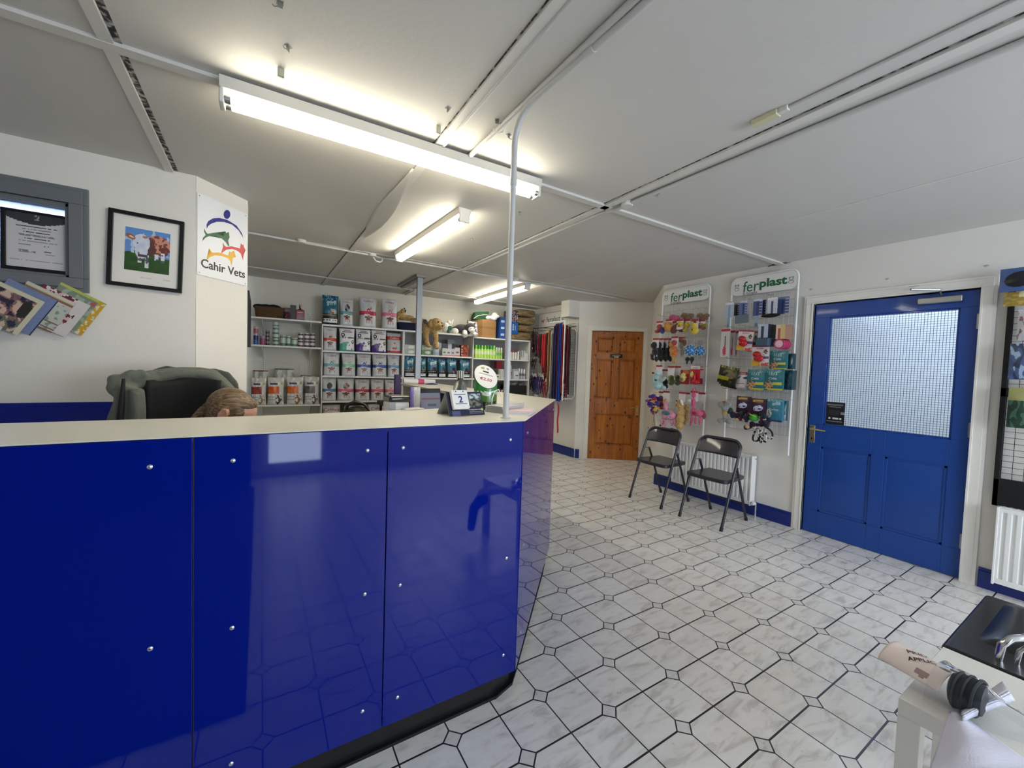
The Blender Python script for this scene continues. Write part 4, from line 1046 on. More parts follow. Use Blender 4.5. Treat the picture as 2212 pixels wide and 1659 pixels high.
def calibra(band, animal='dog', bg=SIL, bandv=(0.40, 0.53), photo=None, kib=(0.52, 0.30, 0.24)):
    def fn(u, v):
        a, c = bandv
        tilt = 0.02 * math.sin(u * 4)
        if a + tilt < v < c + tilt:
            return tuple(min(1, x + 0.12) for x in band) if 0.45 < (v - a) / (c - a) < 0.65 and int(u * 17) % 2 and 0.15 < u < 0.85 else band
        if ellin(u, v, 0.5, a - 0.07, 0.24, 0.055): return kib if nz2(u, v, 18, 3) > -0.1 else (0.35, 0.22, 0.2)
        if abs(v - (a - 0.15)) < 0.012 and 0.32 < u < 0.68: return (0.62, 0.32, 0.3)
        if a - 0.26 < v < a - 0.18 and 0.3 < u < 0.7 and int(u * 14) % 2: return (0.6, 0.56, 0.55)
        if animal and (ellin(u, v, 0.5, c + 0.07, 0.12, 0.022) or (abs(u - 0.62) < 0.035 and 0 < v - c - 0.07 < 0.05) or (c + 0.01 < v < c + 0.07 and (abs(u - 0.41) < 0.02 or abs(u - 0.59) < 0.02))): return band
        if photo and ellin(u, v, 0.52, c + 0.13, 0.2, 0.13): return photo if nz2(u, v, 8, 2) > -0.1 else (0.25, 0.2, 0.2)
        if abs(v - 0.80) < 0.012 and 0.3 < u < 0.7: return (0.66, 0.45, 0.46)
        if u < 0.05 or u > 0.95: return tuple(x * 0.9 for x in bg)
        return tuple(min(1, x + 0.05 * nz2(u, v, 5, 7)) for x in bg)
    return fn
R_, PK, TL, GN, BL_, LB, OR_ = (0.72, 0.16, 0.27), (0.80, 0.45, 0.55), (0.38, 0.60, 0.62), (0.45, 0.72, 0.56), (0.24, 0.31, 0.62), (0.38, 0.55, 0.70), (0.72, 0.24, 0.18)
def teal(kind=0):
    def fn(u, v):
        n = nz2(u, v, 7, kind + 3)
        if v < 0.06: return (0.10, 0.09, 0.10)
        if v < 0.20: return (0.86, 0.87, 0.88) if 0.06 < u < 0.94 and v > 0.08 and not (int(u * 12) % 2 and 0.12 < v < 0.16) else (0.1, 0.1, 0.1)
        if v < 0.36: return (0.55, 0.5, 0.45) if 0.3 < v < 0.33 and u < 0.8 else (0.09, 0.08, 0.09)
        if ellin(u, v, 0.62, 0.42, 0.2, 0.13):
            return ((0.80, 0.70, 0.62), (0.62, 0.52, 0.34), (0.42, 0.16, 0.16))[kind] if n > -0.05 else ((0.35, 0.2, 0.16), (0.2, 0.16, 0.12), (0.12, 0.1, 0.14))[kind]
        if 0.62 < v - 0.08 * u < 0.76 and 0.22 < u < 0.85: return (0.72, 0.82, 0.86) if int(u * 16) % 2 or v > 0.74 else (0.30, 0.50, 0.58)
        if v > 0.8 and abs(n) < 0.09: return (0.62, 0.76, 0.80)
        return (0.16 + 0.06 * n, 0.42 + 0.1 * n, 0.52 + 0.1 * n) if v < 0.9 else (0.13, 0.35, 0.50)
    return fn
def iq(col):
    def fn(u, v):
        if v > 0.83 and v < 0.88 and 0.2 < u < 0.8: return (0.22, 0.2, 0.22)
        if 0.905 < v < 0.935 and 0.28 < u < 0.72: return (0.66, 0.36, 0.44)
        r_ = math.hypot((u - 0.22) / 0.12, (v - 0.72) / 0.085)
        if 0.45 < r_ < 1.0: return (0.08, 0.08, 0.1)
        if 0.57 < v < 0.62 and 0.1 < u < 0.45 and int(u * 30) % 3: return (0.12, 0.12, 0.14)
        if 0.56 < v < 0.60 + 0.05 * math.sin(PI * (u - 0.5) * 2) and 0.5 < u < 0.97: return (0.32, 0.32, 0.34)
        if ellin(u, v, 0.86, 0.43, 0.085, 0.085) and not ellin(u, v, 0.86, 0.44, 0.035, 0.035): return (0.15, 0.15, 0.16)
        if v < 0.30 + 0.12 * math.sin(u * 3.0) - 0.35 * max(0, u - 0.55) and not ellin(u, v, 0.72, 0.15, 0.26, 0.26): return col
        if v < 0.06: return col
        for cx, cy in ((0.45, 0.06), (0.62, 0.26), (0.78, 0.1)):
            if ellin(u, v, cx, cy, 0.035, 0.03): return (0.1, 0.1, 0.12)
        return (0.88, 0.88, 0.90)
    return fn
def hills(col, pet=(0.35, 0.25, 0.2)):
    def fn(u, v):
        if 0.72 < v < 0.80 and 0.15 < u < 0.6: return (0.22, 0.24, 0.42)
        if ellin(u, v, 0.85, 0.78, 0.07, 0.06): return (0.66, 0.62, 0.28)
        if ellin(u, v, 0.68, 0.18, 0.2, 0.19): return pet if nz2(u, v, 9, 2) > -0.1 else (0.86, 0.84, 0.8)
        if 0.40 < v < 0.68 and u < 0.70: return tuple(x + 0.08 * nz2(u, v, 9, 3) for x in col)
        if 0.1 < v < 0.3 and u < 0.5 and int(v * 44) % 4 == 0: return (0.62, 0.64, 0.68)
        return (0.80, 0.80, 0.79) if nz2(u, v, 7, 5) < 0.3 else (0.93, 0.93, 0.92)
    return fn
G1, G2 = 'dry food bags on the top of the shelving', 'food bags on the second shelf'
C = calibra
def redgrey(u, v):
    if 0.66 < v < 0.83 or 0.02 < v < 0.15: return (0.70, 0.17, 0.19)
    if ellin(u, v, 0.5, 0.50, 0.07, 0.05) or ellin(u, v, 0.5, 0.25, 0.2, 0.06) or (abs(u - 0.62) < 0.03 and 0.25 < v < 0.36): return (0.70, 0.25, 0.28)
    return (0.70, 0.71, 0.72)
rows = [
 # px0 px1 ptop level fn label word
 (697, 733, 636, 0, teal(0), 'blue-green food bag with a black base, leftmost on top of the shelving', None, G1),
 (735, 766, 644, 0, C(TL, None, photo=(0.62, 0.62, 0.64)), 'silver bag with a grey-teal band beside the blue-green bag on top', 'Calibra', G1),
 (778, 817, 641, 0, C(R_), 'silver bag with a bold crimson band standing on top of the shelving', 'Calibra', G1),
 (826, 862, 644, 0, C(PK), 'silver bag with a pale pink band next to the lying toy dog', 'Calibra', G1),
 (699, 729, 706, 1, C(OR_), 'silver bag with a rust red band, leftmost on the second shelf', 'Calibra', G2),
 (734, 768, 709, 1, iq((0.36, 0.68, 0.62)), 'white bag with a mint green base on the second shelf', None, G2),
 (770, 803, 711, 1, iq((0.30, 0.18, 0.50)), 'white bag with purple base, beside the mint green one', None, G2),
 (804, 837, 713, 1, iq((0.30, 0.18, 0.50)), 'white bag with purple base, beside the red and grey one', None, G2),
 (838, 869, 719, 1, redgrey, 'grey bag with red bands at the top and foot, end of the second shelf', 'Calibra', G2),
 (699, 735, 762, 2, C(TL), 'silver bag with a sea green band, leftmost on the third shelf', 'Calibra', 'food bags on the third shelf'),
 (739, 770, 764, 2, C(GN), 'silver bag with a light green band on the third shelf', 'Calibra', 'food bags on the third shelf'),
 (772, 804, 765, 2, C(BL_), 'silver bag with a royal blue band, beside the light green one', 'Calibra', 'food bags on the third shelf'),
 (806, 838, 766, 2, C(BL_), 'silver bag with a royal blue band, beside the sky blue one', 'Calibra', 'food bags on the third shelf'),
 (839, 866, 767, 2, C(LB), 'silver bag with a sky blue band at the end of the third shelf', 'Calibra', 'food bags on the third shelf'),
 (696, 728, 817, 3, C((0.24, 0.42, 0.58), None, photo=(0.30, 0.24, 0.22)), 'silver bag with a steel blue band, leftmost on the fourth shelf', None, 'food bags on the fourth shelf'),
 (729, 767, 818, 3, C((0.80, 0.35, 0.50), None, photo=(0.72, 0.55, 0.55)), 'white bag with a bright pink band leaning on the fourth shelf', None, 'food bags on the fourth shelf'),
 (768, 801, 820, 3, C((0.68, 0.14, 0.28)), 'silver bag with a deep magenta band on the fourth shelf', 'Calibra', 'food bags on the fourth shelf'),
 (802, 832, 820, 3, C((0.76, 0.36, 0.42)), 'silver bag with a rose band behind the black-topped machine', 'Calibra', 'food bags on the fourth shelf'),
 (833, 858, 821, 3, C((0.78, 0.42, 0.48)), 'silver bag with a rose band at the end of the fourth shelf', 'Calibra', 'food bags on the fourth shelf'),
]
for (a, b_, t_, lv, fn, l, wd, g) in rows:
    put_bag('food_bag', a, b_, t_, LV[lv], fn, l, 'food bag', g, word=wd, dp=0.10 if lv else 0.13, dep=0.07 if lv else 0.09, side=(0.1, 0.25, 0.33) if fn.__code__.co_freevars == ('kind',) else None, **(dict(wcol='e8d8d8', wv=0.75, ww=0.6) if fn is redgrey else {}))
o, w_, h_ = put_bag('food_bag', 697, 737, 876, 0.50, C(R_, None, bandv=(0.2, 0.3)), 'large grey sack at the foot of the shelving, its top just above the counter', 'food bag', 'large sacks on the bottom shelf', word='Calibra', wcol='a02a2a', wv=0.80, ww=0.85, dp=0.14, dep=0.09)
o, w_, h_ = put_bag('food_bag', 797, 838, 874, 0.50, C(R_, None, bandv=(0.2, 0.3)), 'large grey sack right of the dark handbag on the bottom shelf', 'food bag', 'large sacks on the bottom shelf', word='Calibra', wcol='a02a2a', wv=0.80, ww=0.7, dp=0.14, dep=0.09)
o, w_, h_ = put_bag('food_bag', 745, 790, 878, 0.50, C(R_, None, bandv=(0.2, 0.3)), 'large grey sack behind the dark handbag on the bottom shelf', 'food bag', 'large sacks on the bottom shelf', dp=0.12, dep=0.1)
# teal bags in the middle bay
tb = [(875, 898, 770, 1, 'blue-green bag with black base, left of the steel post'), (909, 923, 773, 1, 'blue-green bag with black base, just right of the steel post'), (925, 948, 773, 2, 'blue-green bag with a dark dog picture in the middle bay'), (949, 966, 775, 2, 'blue-green bag squeezed between two others in the middle bay'), (968, 990, 775, 2, 'blue-green bag behind the clear bottle of hand gel'), (996, 1018, 777, 2, 'pale blue bag half hidden by the green drum')]
for a, b_, t_, k, l in tb: put_bag('food_bag', a, b_, t_, LV[2], teal(k), l, 'food bag', 'blue-green food bags in the middle bay', side=(0.1, 0.25, 0.33), dp=0.09)
# bags on the left wall shelf
for a, b_, t_, c_, pt_, l in ((541, 575, 817, (0.58, 0.2, 0.2), (0.55, 0.5, 0.44), 'white bag with a brick red panel, leftmost on the lowest wall shelf'), (577, 614, 816, (0.80, 0.36, 0.12), (0.12, 0.11, 0.12), 'white bag with an orange panel and a black and white dog'), (619, 656, 815, (0.82, 0.40, 0.13), (0.50, 0.36, 0.22), 'white bag with an orange panel and a brown cat'), (658, 691, 815, (0.36, 0.33, 0.34), (0.30, 0.2, 0.17), 'white bag with a charcoal panel and a brown dog')):
    put_bag('treat_bag', a, b_, t_, 0.822, hills(c_, pt_), l, 'food bag', 'clear-windowed bags on the lowest wall shelf', dp=0.09, dep=0.08)
for a, b_, t_, c_, l in ((543, 578, 801, (0.45, 0.15, 0.17), 'clear packet with a dark red top edge, behind the red panelled bag'), (592, 636, 797, (0.15, 0.35, 0.38), 'clear packet with a dark teal top edge, behind the orange panelled bags'), (650, 686, 812, (0.35, 0.12, 0.16), 'clear packet with a maroon top edge, behind the charcoal panelled bag')):
    put_bag('treat_bag', a, b_, t_, 0.822, (lambda cc: (lambda u, v: cc if v > 0.96 else ((0.80, 0.80, 0.77) if nz2(u, v, 6, 1) > -0.1 else (0.66, 0.65, 0.6))))(c_), l, 'food bag', 'packets behind on the lowest wall shelf', dp=0.06, dep=0.22)

def boxy(name, px0, px1, ptop, zb, col, label, cat='box', group=None, dp=0.12, dep=0.03, fn=None, word=None, wcol='ffffff', ww=0.6, wz=0.6, rough=0.45, rz=0.0):
    s0, s1 = spanx(px0, px1, ptop + 10); zt = bs(((px0 + px1) / 2, ptop))[1]
    w_, h = s1 - s0, zt - zb
    b = MB(); b.col = hx(col) if isinstance(col, str) else col; b.box(-w_ / 2, w_ / 2, 0, dp, 0, h)
    if fn: b.grid(lambda u, v: (-w_ / 2 + w_ * u, -0.0008, h * v), 16, 20, fn)
    o = b.build(name, pmat('carton_print', 0.45), smooth=False); place(o, bwp((s0 + s1) / 2, dep, zb), BRZ + rz); tag(o, label, cat, group)
    if word: text(word, w_ * ww, mat('word_' + wcol, wcol, 0.5), o, (0, -0.0014, h * wz), name='brand_word')
    return o
def tin(px, w_px, ptop, pbot, cols, label, group, zb, cat='tin', dep=0.08, name='tin', neck=False):
    s0, s1 = spanx(px - w_px / 2, px + w_px / 2, ptop); zt = bs((px, ptop))[1]; z0 = zb if pbot is None else bs((px, pbot))[1]
    r_ = (s1 - s0) / 2; h = zt - z0; b = MB()
    n = 8; prof = [(r_ * 0.96, 0), (r_, 0.003)]; cc = [(0.6, 0.6, 0.6)]
    for k in range(n): prof.append((r_, 0.003 + (h * (0.8 if neck else 1) - 0.006) * (k + 1) / n)); cc.append(cols[k * len(cols) // n])
    if neck: prof += [(r_ * 0.6, h * 0.86), (r_ * 0.6, h)]; cc += [cols[-1], (0.75, 0.76, 0.72)]
    else: prof.append((r_ * 0.96, h)); cc.append((0.6, 0.6, 0.6))
    b.lathe(prof, 18, cols=cc)
    o = b.build(name, pmat('label_print', 0.35)); place(o, bwp((s0 + s1) / 2, dep, z0), BRZ); tag(o, label, cat, group); return o
# tins shelf
gw, gd = (0.72, 0.78, 0.74), (0.35, 0.48, 0.42)
zs = 1.562
for k in range(4):
    t0 = 694.5 + k * 13.2
    tin(595.5, 14, t0, t0 + 13.1 if k < 3 else None, [gd, gw, gw, gd] if k % 2 else [gw, gd, gw, gw], ('topmost', 'second', 'third', 'lowest')[k] + ' green and white tin of the tall stack on the wall shelf', 'green and white tins', zs)
for px, wd, t0, l in ((611.5, 13.5, 723, 'wide green-white tin just right of the tall tin stack'), (623.5, 10, 724.5, 'narrow green-white tin between two wider tins'), (636.5, 14, 729, 'pale green-white tin left of the stacked white tins')):
    tin(px, wd, t0, None, [gd, gw, gw, gw, gd, gw], l, 'green and white tins', zs)
wt, wk = (0.83, 0.79, 0.79), (0.35, 0.28, 0.32)
for k, px in enumerate((650, 663.5, 676)):
    for j in range(2):
        tin(px, 11.8, 718 + j * 15.5 + k * 0.5, 733.5 + k * 0.5 if j == 0 else None, [wk, wt, wt, wk, wt], ('upper', 'lower')[j] + ' pinkish white tin of the ' + ('left', 'middle', 'right')[k] + ' pair', 'pinkish white tins', zs)
tin(552, 11, 704, None, [(0.2, 0.35, 0.62), (0.14, 0.16, 0.45), (0.70, 0.66, 0.72), (0.62, 0.35, 0.38), (0.78, 0.70, 0.70)], 'tall pink and blue spray can at the left end of the tin shelf', None, zs, 'spray can', name='spray_can')
tin(567, 12, 725, None, [(0.62, 0.24, 0.38), (0.62, 0.3, 0.45), (0.66, 0.55, 0.66)], 'short pink tub beside the blue spray can', None, zs, 'tub', name='tub')
for k in range(4): tin(577, 9, 711.5 + k * 8.2, 719.6 + k * 8.2 if k < 3 else None, [(0.25, 0.22, 0.24), (0.55, 0.52, 0.52)], 'small dark tin, ' + ('topmost', 'second', 'third', 'lowest')[k] + ' of its stack behind the pink tub', 'small dark tins', zs, dep=0.14)
tin(562.5, 7, 712, None, [(0.6, 0.66, 0.7)], 'small pale bottle behind the pink tub', None, zs, 'bottle', dep=0.16, name='bottle', neck=True)
# basket, bottle
M_WICK = N('woven_wicker'); _P = M_WICK.n('TexCoord').outputs['Object']; _w = M_WICK.n('TexWave', {'bands_direction': 'Z'}, _0=_P, Scale=22.0, Distortion=1.5, Detail=2.0, Detail_Scale=30.0).outputs[1]
_b = M_WICK.bsdf(Base_Color=M_WICK.ramp(_w, [(0.2, lin(hx('3e2b17'))), (0.8, lin(hx('7c5c36')))]), Roughness=0.8); M_WICK.set(_b.inputs['Normal'], M_WICK.bump(_w, 0.7, 0.01)); M_WICK = M_WICK.mat
s0, s1 = spanx(548, 616, 665)
bk = thing('wicker_basket', 'brown wicker basket holding dark clothing on the upper wall shelf', 'basket', bwp((s0 + s1) / 2, 0.16, 1.90), BRZ)
b = MB(); hw = (s1 - s0) / 2; H_ = 0.135
prof = [(0.90, 0.0), (0.93, 0.03), (0.97, 0.09), (1.0, H_), (0.96, H_), (0.92, 0.09), (0.86, 0.02)]
n = 32; vs = []
for k, z in prof:
    for j in range(n):
        a = 2 * PI * j / n; cx, cy = math.cos(a), math.sin(a); e = 0.35
        vs.append((hw * k * math.copysign(abs(cx) ** e, cx), 0.13 * k * math.copysign(abs(cy) ** e, cy), z))
fs = [(i * n + j, i * n + (j + 1) % n, (i + 1) * n + (j + 1) % n, (i + 1) * n + j) for i in range(len(prof) - 1) for j in range(n)] + [list(range(n))[::-1], list(range(6 * n, 7 * n))]
b.add(vs, fs); b.build('body', M_WICK, bk)
b = MB()
for x, r_ in ((-0.1, 0.045), (-0.02, 0.05), (0.06, 0.055), (0.11, 0.03)): b.ell((x, 0, H_), (r_ * 1.5, 0.07, r_ * 0.75))
o = b.build('dark_cloth', mat('black_cloth', '121114', 0.9), remesh=0.012, sub=3); place(o, bwp((s0 + s1) / 2 - 0.02, 0.16, 1.905), BRZ); tag(o, 'black cloth bundled in the wicker basket', 'cloth')
boxy('gift_box', 627, 640, 658, 1.90, '2f2b2c', 'dark narrow box standing beside the red bottle', dp=0.08, dep=0.05)
def lblf(u, v):
    if v > 0.84: return (0.60, 0.14, 0.18)
    if 0.74 < v < 0.78 and 0.15 < u < 0.8: return (0.85, 0.8, 0.8)
    if ellin(u, v, 0.5, 0.42, 0.28, 0.2): return (0.35, 0.34, 0.34) if nz2(u, v, 9, 3) > 0 else (0.6, 0.5, 0.5)
    return (0.62, 0.24, 0.28) if v > 0.3 else (0.55, 0.42, 0.44)
bt = thing('liqueur_bottle', 'square bottle with a red label on the upper wall shelf', 'bottle', bwp(bs((649, 680))[0], 0.1, 1.90), BRZ)
b = MB(); b.box(-0.048, 0.048, -0.03, 0.03, 0, 0.135); b.cyl((0, 0, 0.135), (0, 0, 0.15), 0.045, 0.016); b.cyl((0, 0, 0.15), (0, 0, 0.185), 0.014)
b.build('bottle', mat('dark_glass', '3a2c22', 0.1, coat=0.5), bt, bevel=0.008)
b = MB(); b.grid(lambda u, v: (-0.043 + 0.084 * u, -0.0305, 0.012 + 0.115 * v), 16, 20, lblf); b.build('label', CARD, bt, smooth=False)
b = MB(); b.cyl((0, 0, 0.185), (0, 0, 0.205), 0.015); b.build('cap', mat('gold_cap', 'a99a66', 0.35, 0.5), bt)
put_bag('gift_packet', 613, 628, 664, 1.90, lambda u, v: (0.30, 0.10, 0.18) if v < 0.62 else (0.45, 0.42, 0.45), 'small maroon cellophane packet between the basket and the dark box', 'packet', dp=0.05, dep=0.05)
# red box packs near the divider, green packs, cartons in the middle bay
zs = LV[1]
sp = [(876, 899, 744.5, 754.5, (0.78, 0.80, 0.78), 'pale packet on top of the green-white pair, left of the post'), (876, 899, 754.5, None, (0.66, 0.74, 0.66), 'pale green packet lying left of the steel post'),
      (913, 936, 745, 756, (0.70, 0.76, 0.66), 'topmost green and white packet lying right of the post'), (913, 934, 756, None, (0.45, 0.60, 0.32), 'green packet at the foot of the pile right of the post')]
for a, b_, t0, t1, c_, l in sp:
    z0 = zs if t1 is None else bs(((a + b_) / 2, t1))[1] + 0.001
    boxy('wipes_packet', a, b_, t0, z0, c_, l, 'packet', 'flat packets either side of the steel post', dp=0.2, dep=0.04, fn=(lambda c0: (lambda u, v: (0.85, 0.87, 0.84) if ellin(u, v, 0.6, 0.5, 0.3, 0.3) else tuple(x * (0.92 + 0.1 * nz2(u, v, 6)) for x in c0)))(c_))
tin(944.5, 15, 738, None, [(0.66, 0.70, 0.78), (0.75, 0.78, 0.84), (0.68, 0.72, 0.8), (0.86, 0.87, 0.88)], 'tall pale blue tub under the standing toy dog', None, zs, 'tub', name='tub')
crt = [(957, 966, 752, 0.72, 0.80, 0.74, 'small mint carton, leftmost of the front row in the middle bay'), (966, 975, 753, 0.80, 0.78, 0.80, 'small white carton second in the front row of the middle bay'), (975, 984, 753.5, 0.76, 0.76, 0.8, 'small grey-white carton third in the front row of the middle bay'), (984, 995, 751, 0.83, 0.80, 0.80, 'small white carton at the right end of the front row in the middle bay')]
for a, b_, t0, r1, g1_, b1, l in crt: boxy('carton', a, b_, t0, zs, (r1, g1_, b1), l, 'box', 'small cartons in the middle bay', dp=0.07, fn=(lambda c0: (lambda u, v: (0.4, 0.4, 0.45) if ellin(u, v, 0.5, 0.45, 0.3, 0.12) else ((0.80, 0.55, 0.55) if v < 0.15 else c0)))((r1, g1_, b1)))
for a, b_, t0, c_, l in ((954, 960, 740, (0.72, 0.70, 0.72), 'narrow lilac-grey carton behind the mint carton'), (961, 973, 741.5, (0.28, 0.29, 0.33), 'dark grey carton in the middle bay'), (974, 983, 741, (0.80, 0.80, 0.84), 'white carton standing on the second row of the middle bay'), (984, 994, 744, (0.22, 0.22, 0.22), 'black carton at the back of the middle bay')):
    boxy('carton', a, b_, t0, zs, c_, l, 'box', 'taller cartons in the middle bay', dp=0.06, dep=0.13)
boxy('carton', 972, 988, 733, bs((980, 742))[1], (0.38, 0.42, 0.44), 'grey carton laid on top of the taller cartons', 'box', None, dp=0.1, dep=0.1)
boxy('treat_box', 998, 1014, 745, zs, (0.40, 0.16, 0.10), 'brown and orange box at the right of the middle bay', 'box', None, dp=0.1, dep=0.03, rough=0.3, fn=lambda u, v: (0.80, 0.72, 0.66) if (u < 0.2 and int(v * 9) % 2) else ((0.72, 0.30, 0.16) if nz2(u, v, 5, 2) > 0 else (0.40, 0.18, 0.12)))
# shampoo bottles
def bottle(px, wpx, ptop, zb, body, capc, label, group, lab=None, dep=0.06, spray=False, name='shampoo_bottle'):
    s0, s1 = spanx(px - wpx / 2, px + wpx / 2, ptop + 15); zt = bs((px, ptop))[1]; r_ = (s1 - s0) / 2; h = zt - zb
    t = thing(name, label, 'bottle', bwp((s0 + s1) / 2, dep, zb), BRZ, group)
    b = MB(); prof = [(r_ * 0.9, 0), (r_, 0.004), (r_, h * 0.30), (r_, h * 0.55), (r_ * 0.98, h * 0.62), (r_ * 0.72, h * 0.70), (r_ * 0.55, h * 0.73)]
    cc = [body, body, lab or body, body, body, body, body]
    b.lathe(prof, 16, cols=cc); b.build('bottle', pmat('label_print', 0.35), t)
    b = MB()
    if spray: b.lathe([(r_ * 0.5, h * 0.73), (r_ * 0.5, h * 0.82), (r_ * 0.22, h * 0.84), (r_ * 0.14, h)], 10)
    else: b.lathe([(r_ * 0.72, h * 0.71), (r_ * 0.72, h * 0.93), (r_ * 0.5, h * 0.95), (r_ * 0.45, h)], 14)
    b.build('cap', capc, t); return t
M_GC1, M_GC2 = mat('lime_cap', '8ee05a', 0.35), mat('green_cap', '46b45a', 0.35)
lime = (0.78, 0.93, 0.42); lt = (0.88, 0.94, 0.78)
px_ = [1024.5, 1032, 1038.5, 1045, 1051.5, 1058, 1064.5, 1071]
for i, px in enumerate(px_):
    bottle(px, 6.4, 741 if i == 0 else 744 + i * 0.3, L3[1], lime, (M_GC1, M_GC1, M_GC2, M_GC1, M_GC1, M_GC2, M_GC2, M_GC1)[i], ('tallest lime green shampoo bottle, beside the shelf divider' if i == 0 else 'lime green shampoo bottle, ' + ('second', 'third', 'fourth', 'fifth', 'sixth', 'seventh', 'eighth')[i - 1] + ' from the shelf divider'), 'lime green shampoo bottles', lt)
M_WCAP, M_RCAP = mat('white_cap', 'eceee8', 0.35), mat('red_cap', 'c2323a', 0.35)
for i, px in enumerate((1076.5, 1081.5, 1086.5)):
    bottle(px, 4.6, 750 + i * 0.4, L3[1], (0.72, 0.86, 0.45), M_WCAP, ('white capped green bottle, next to the lime ones', 'white capped green bottle, middle of three', 'white capped green bottle beside the grey pipe')[i], 'white capped green bottles', (0.55, 0.75, 0.4))
for i, px in enumerate((1101.5, 1107, 1112.5, 1118)):
    bottle(px, 4.8, 754 + i * 0.3, L3[1], (0.88, 0.87, 0.82), M_RCAP, 'cream bottle with a red nozzle, ' + ('first', 'second', 'third', 'fourth')[i] + ' right of the grey pipe', 'red nozzled cream bottles', (0.85, 0.84, 0.84), spray=True)
bottle(1123, 4.4, 759, L3[1], (0.88, 0.87, 0.82), M_WCAP, 'cream bottle at the end of the red nozzled row', None)
boxy('carton', 1127, 1139, 757, L3[1], (0.72, 0.72, 0.74), 'grey and white carton right of the cream bottles', dp=0.08, fn=lambda u, v: (0.5, 0.5, 0.55) if int(u * 8) % 3 == 0 and v > 0.3 else (0.8, 0.8, 0.8))
boxy('carton', 1136, 1141, 763, L3[1], (0.86, 0.86, 0.84), 'small white carton at the right end of the shampoo shelf', dp=0.06, dep=0.0)
# medicine shelf
z3 = L3[2]
for i, px in enumerate((1045.5, 1050.5)):
    bottle(px, 4.4, 800, z3, (0.86, 0.86, 0.84), M_WCAP, ('white pill bottle beside the green drum', 'white pill bottle, second right of the green drum')[i], 'white pill bottles', (0.3, 0.3, 0.32), name='pill_bottle')
for i, px in enumerate((1055, 1059.5, 1064)):
    bottle(px, 4.0, 800, z3, (0.2, 0.2, 0.22), M_WCAP, 'dark bottle with a white cap, ' + ('left', 'middle', 'right')[i] + ' of three', 'dark bottles with white caps', (0.8, 0.8, 0.8), name='dropper_bottle')
boxy('carton', 1066, 1080, 809, z3, (0.84, 0.83, 0.74), 'cream carton with a dark dog mark on the medicine shelf', dp=0.08, dep=0.0, fn=lambda u, v: (0.2, 0.2, 0.2) if ellin(u, v, 0.25, 0.4, 0.08, 0.25) or (0.4 < v < 0.6 and 0.45 < u < 0.8) else (0.84, 0.83, 0.74))
for k in range(4): boxy('carton', 1066, 1080, 800 + k * 2.6, bs((1073, 802.6 + k * 2.6))[1], (0.2, 0.22, 0.2), 'flat black carton, ' + ('topmost', 'second', 'third', 'lowest')[k] + ' of the pile behind the cream one', 'box', 'flat black cartons', dp=0.08, dep=0.1)
for k in range(5):
    boxy('carton', 1081, 1088, 797.5 + k * 4.1, (bs((1084, 801.2 + k * 4.1))[1] if k < 4 else z3), (0.86, 0.86, 0.86), 'flat white carton, ' + ('topmost', 'second', 'third', 'fourth', 'lowest')[k] + ' of the pile left of the pipe', 'box', 'flat white cartons', dp=0.08, dep=0.0)
boxy('carton', 1078, 1089, 779.5, bs((1084, 797))[1], (0.55, 0.08, 0.16), 'dark red box above the flat white cartons', dp=0.1, dep=0.08)
for k in range(6):
    boxy('carton', 1098.5, 1103.5, 781 + k * 6.2, (bs((1101, 786.6 + k * 6.2))[1] if k < 5 else z3), (0.88, 0.87, 0.85), 'small white carton, ' + ('topmost', 'second', 'third', 'fourth', 'fifth', 'lowest')[k] + ' of the tower right of the pipe', 'box', 'tower of small white cartons', dp=0.06, dep=0.0)
bottle(1106.5, 5, 789, z3, (0.80, 0.80, 0.80), M_WCAP, 'tall white tube right of the carton tower', None, (0.5, 0.5, 0.55))
boxy('carton', 1110, 1121, 797, z3, (0.84, 0.84, 0.86), 'wide white carton right of the white tube', dp=0.08, dep=0.0, fn=lambda u, v: (0.25, 0.25, 0.28) if 0.3 < v < 0.38 and 0.3 < u < 0.9 else ((0.5, 0.5, 0.55) if v > 0.8 and int(u * 9) % 2 else (0.84, 0.84, 0.86)))
for i, px in enumerate((1125, 1130.5, 1136)):
    bottle(px, 4.8, 795.5 + i, z3, (0.80, 0.80, 0.82), M_WCAP, 'white and grey bottle, ' + ('left', 'middle', 'right')[i] + ' of three at the end of the medicine shelf', 'white and grey bottles', (0.5, 0.5, 0.54))
# dark stock under the right bay
z4 = 0.863
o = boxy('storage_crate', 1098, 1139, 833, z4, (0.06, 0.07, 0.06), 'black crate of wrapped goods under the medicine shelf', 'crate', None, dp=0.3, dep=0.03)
b = MB()
for k in range(9): b.ell((random.uniform(-0.15, 0.15), random.uniform(-0.06, 0.08), random.uniform(0, 0.03)), (0.05, 0.04, 0.035), n=10, k=7)
o = b.build('wrapped_goods', mat('clear_film_goods', '8d847a', 0.25, coat=0.6, nz=0.5, nsc=30), remesh=0.012, sub=2); place(o, bwp(bs((1120, 830))[0], 0.13, bs((1120, 834))[1] + 0.01), BRZ); tag(o, 'crumpled clear film packets on top of the black crate', 'packets', kind='stuff')
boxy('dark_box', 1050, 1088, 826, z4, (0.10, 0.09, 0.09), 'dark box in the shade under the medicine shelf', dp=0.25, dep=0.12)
b = MB(); b.box(-0.12, 0.12, -0.04, 0.04, 0, 0.012); o = b.build('leather_strap', mat('tan_leather', 'a65a2a', 0.4)); place(o, bwp(bs((1078, 842))[0], 0.06, bs((1078, 844))[1]), BRZ); tag(o, 'orange tan strap lying in front of the dark box', 'strap')
boxy('dark_box', 1090, 1097, 840, z4, (0.08, 0.08, 0.08), 'narrow black box behind the grey pipe', dp=0.2, dep=0.1)

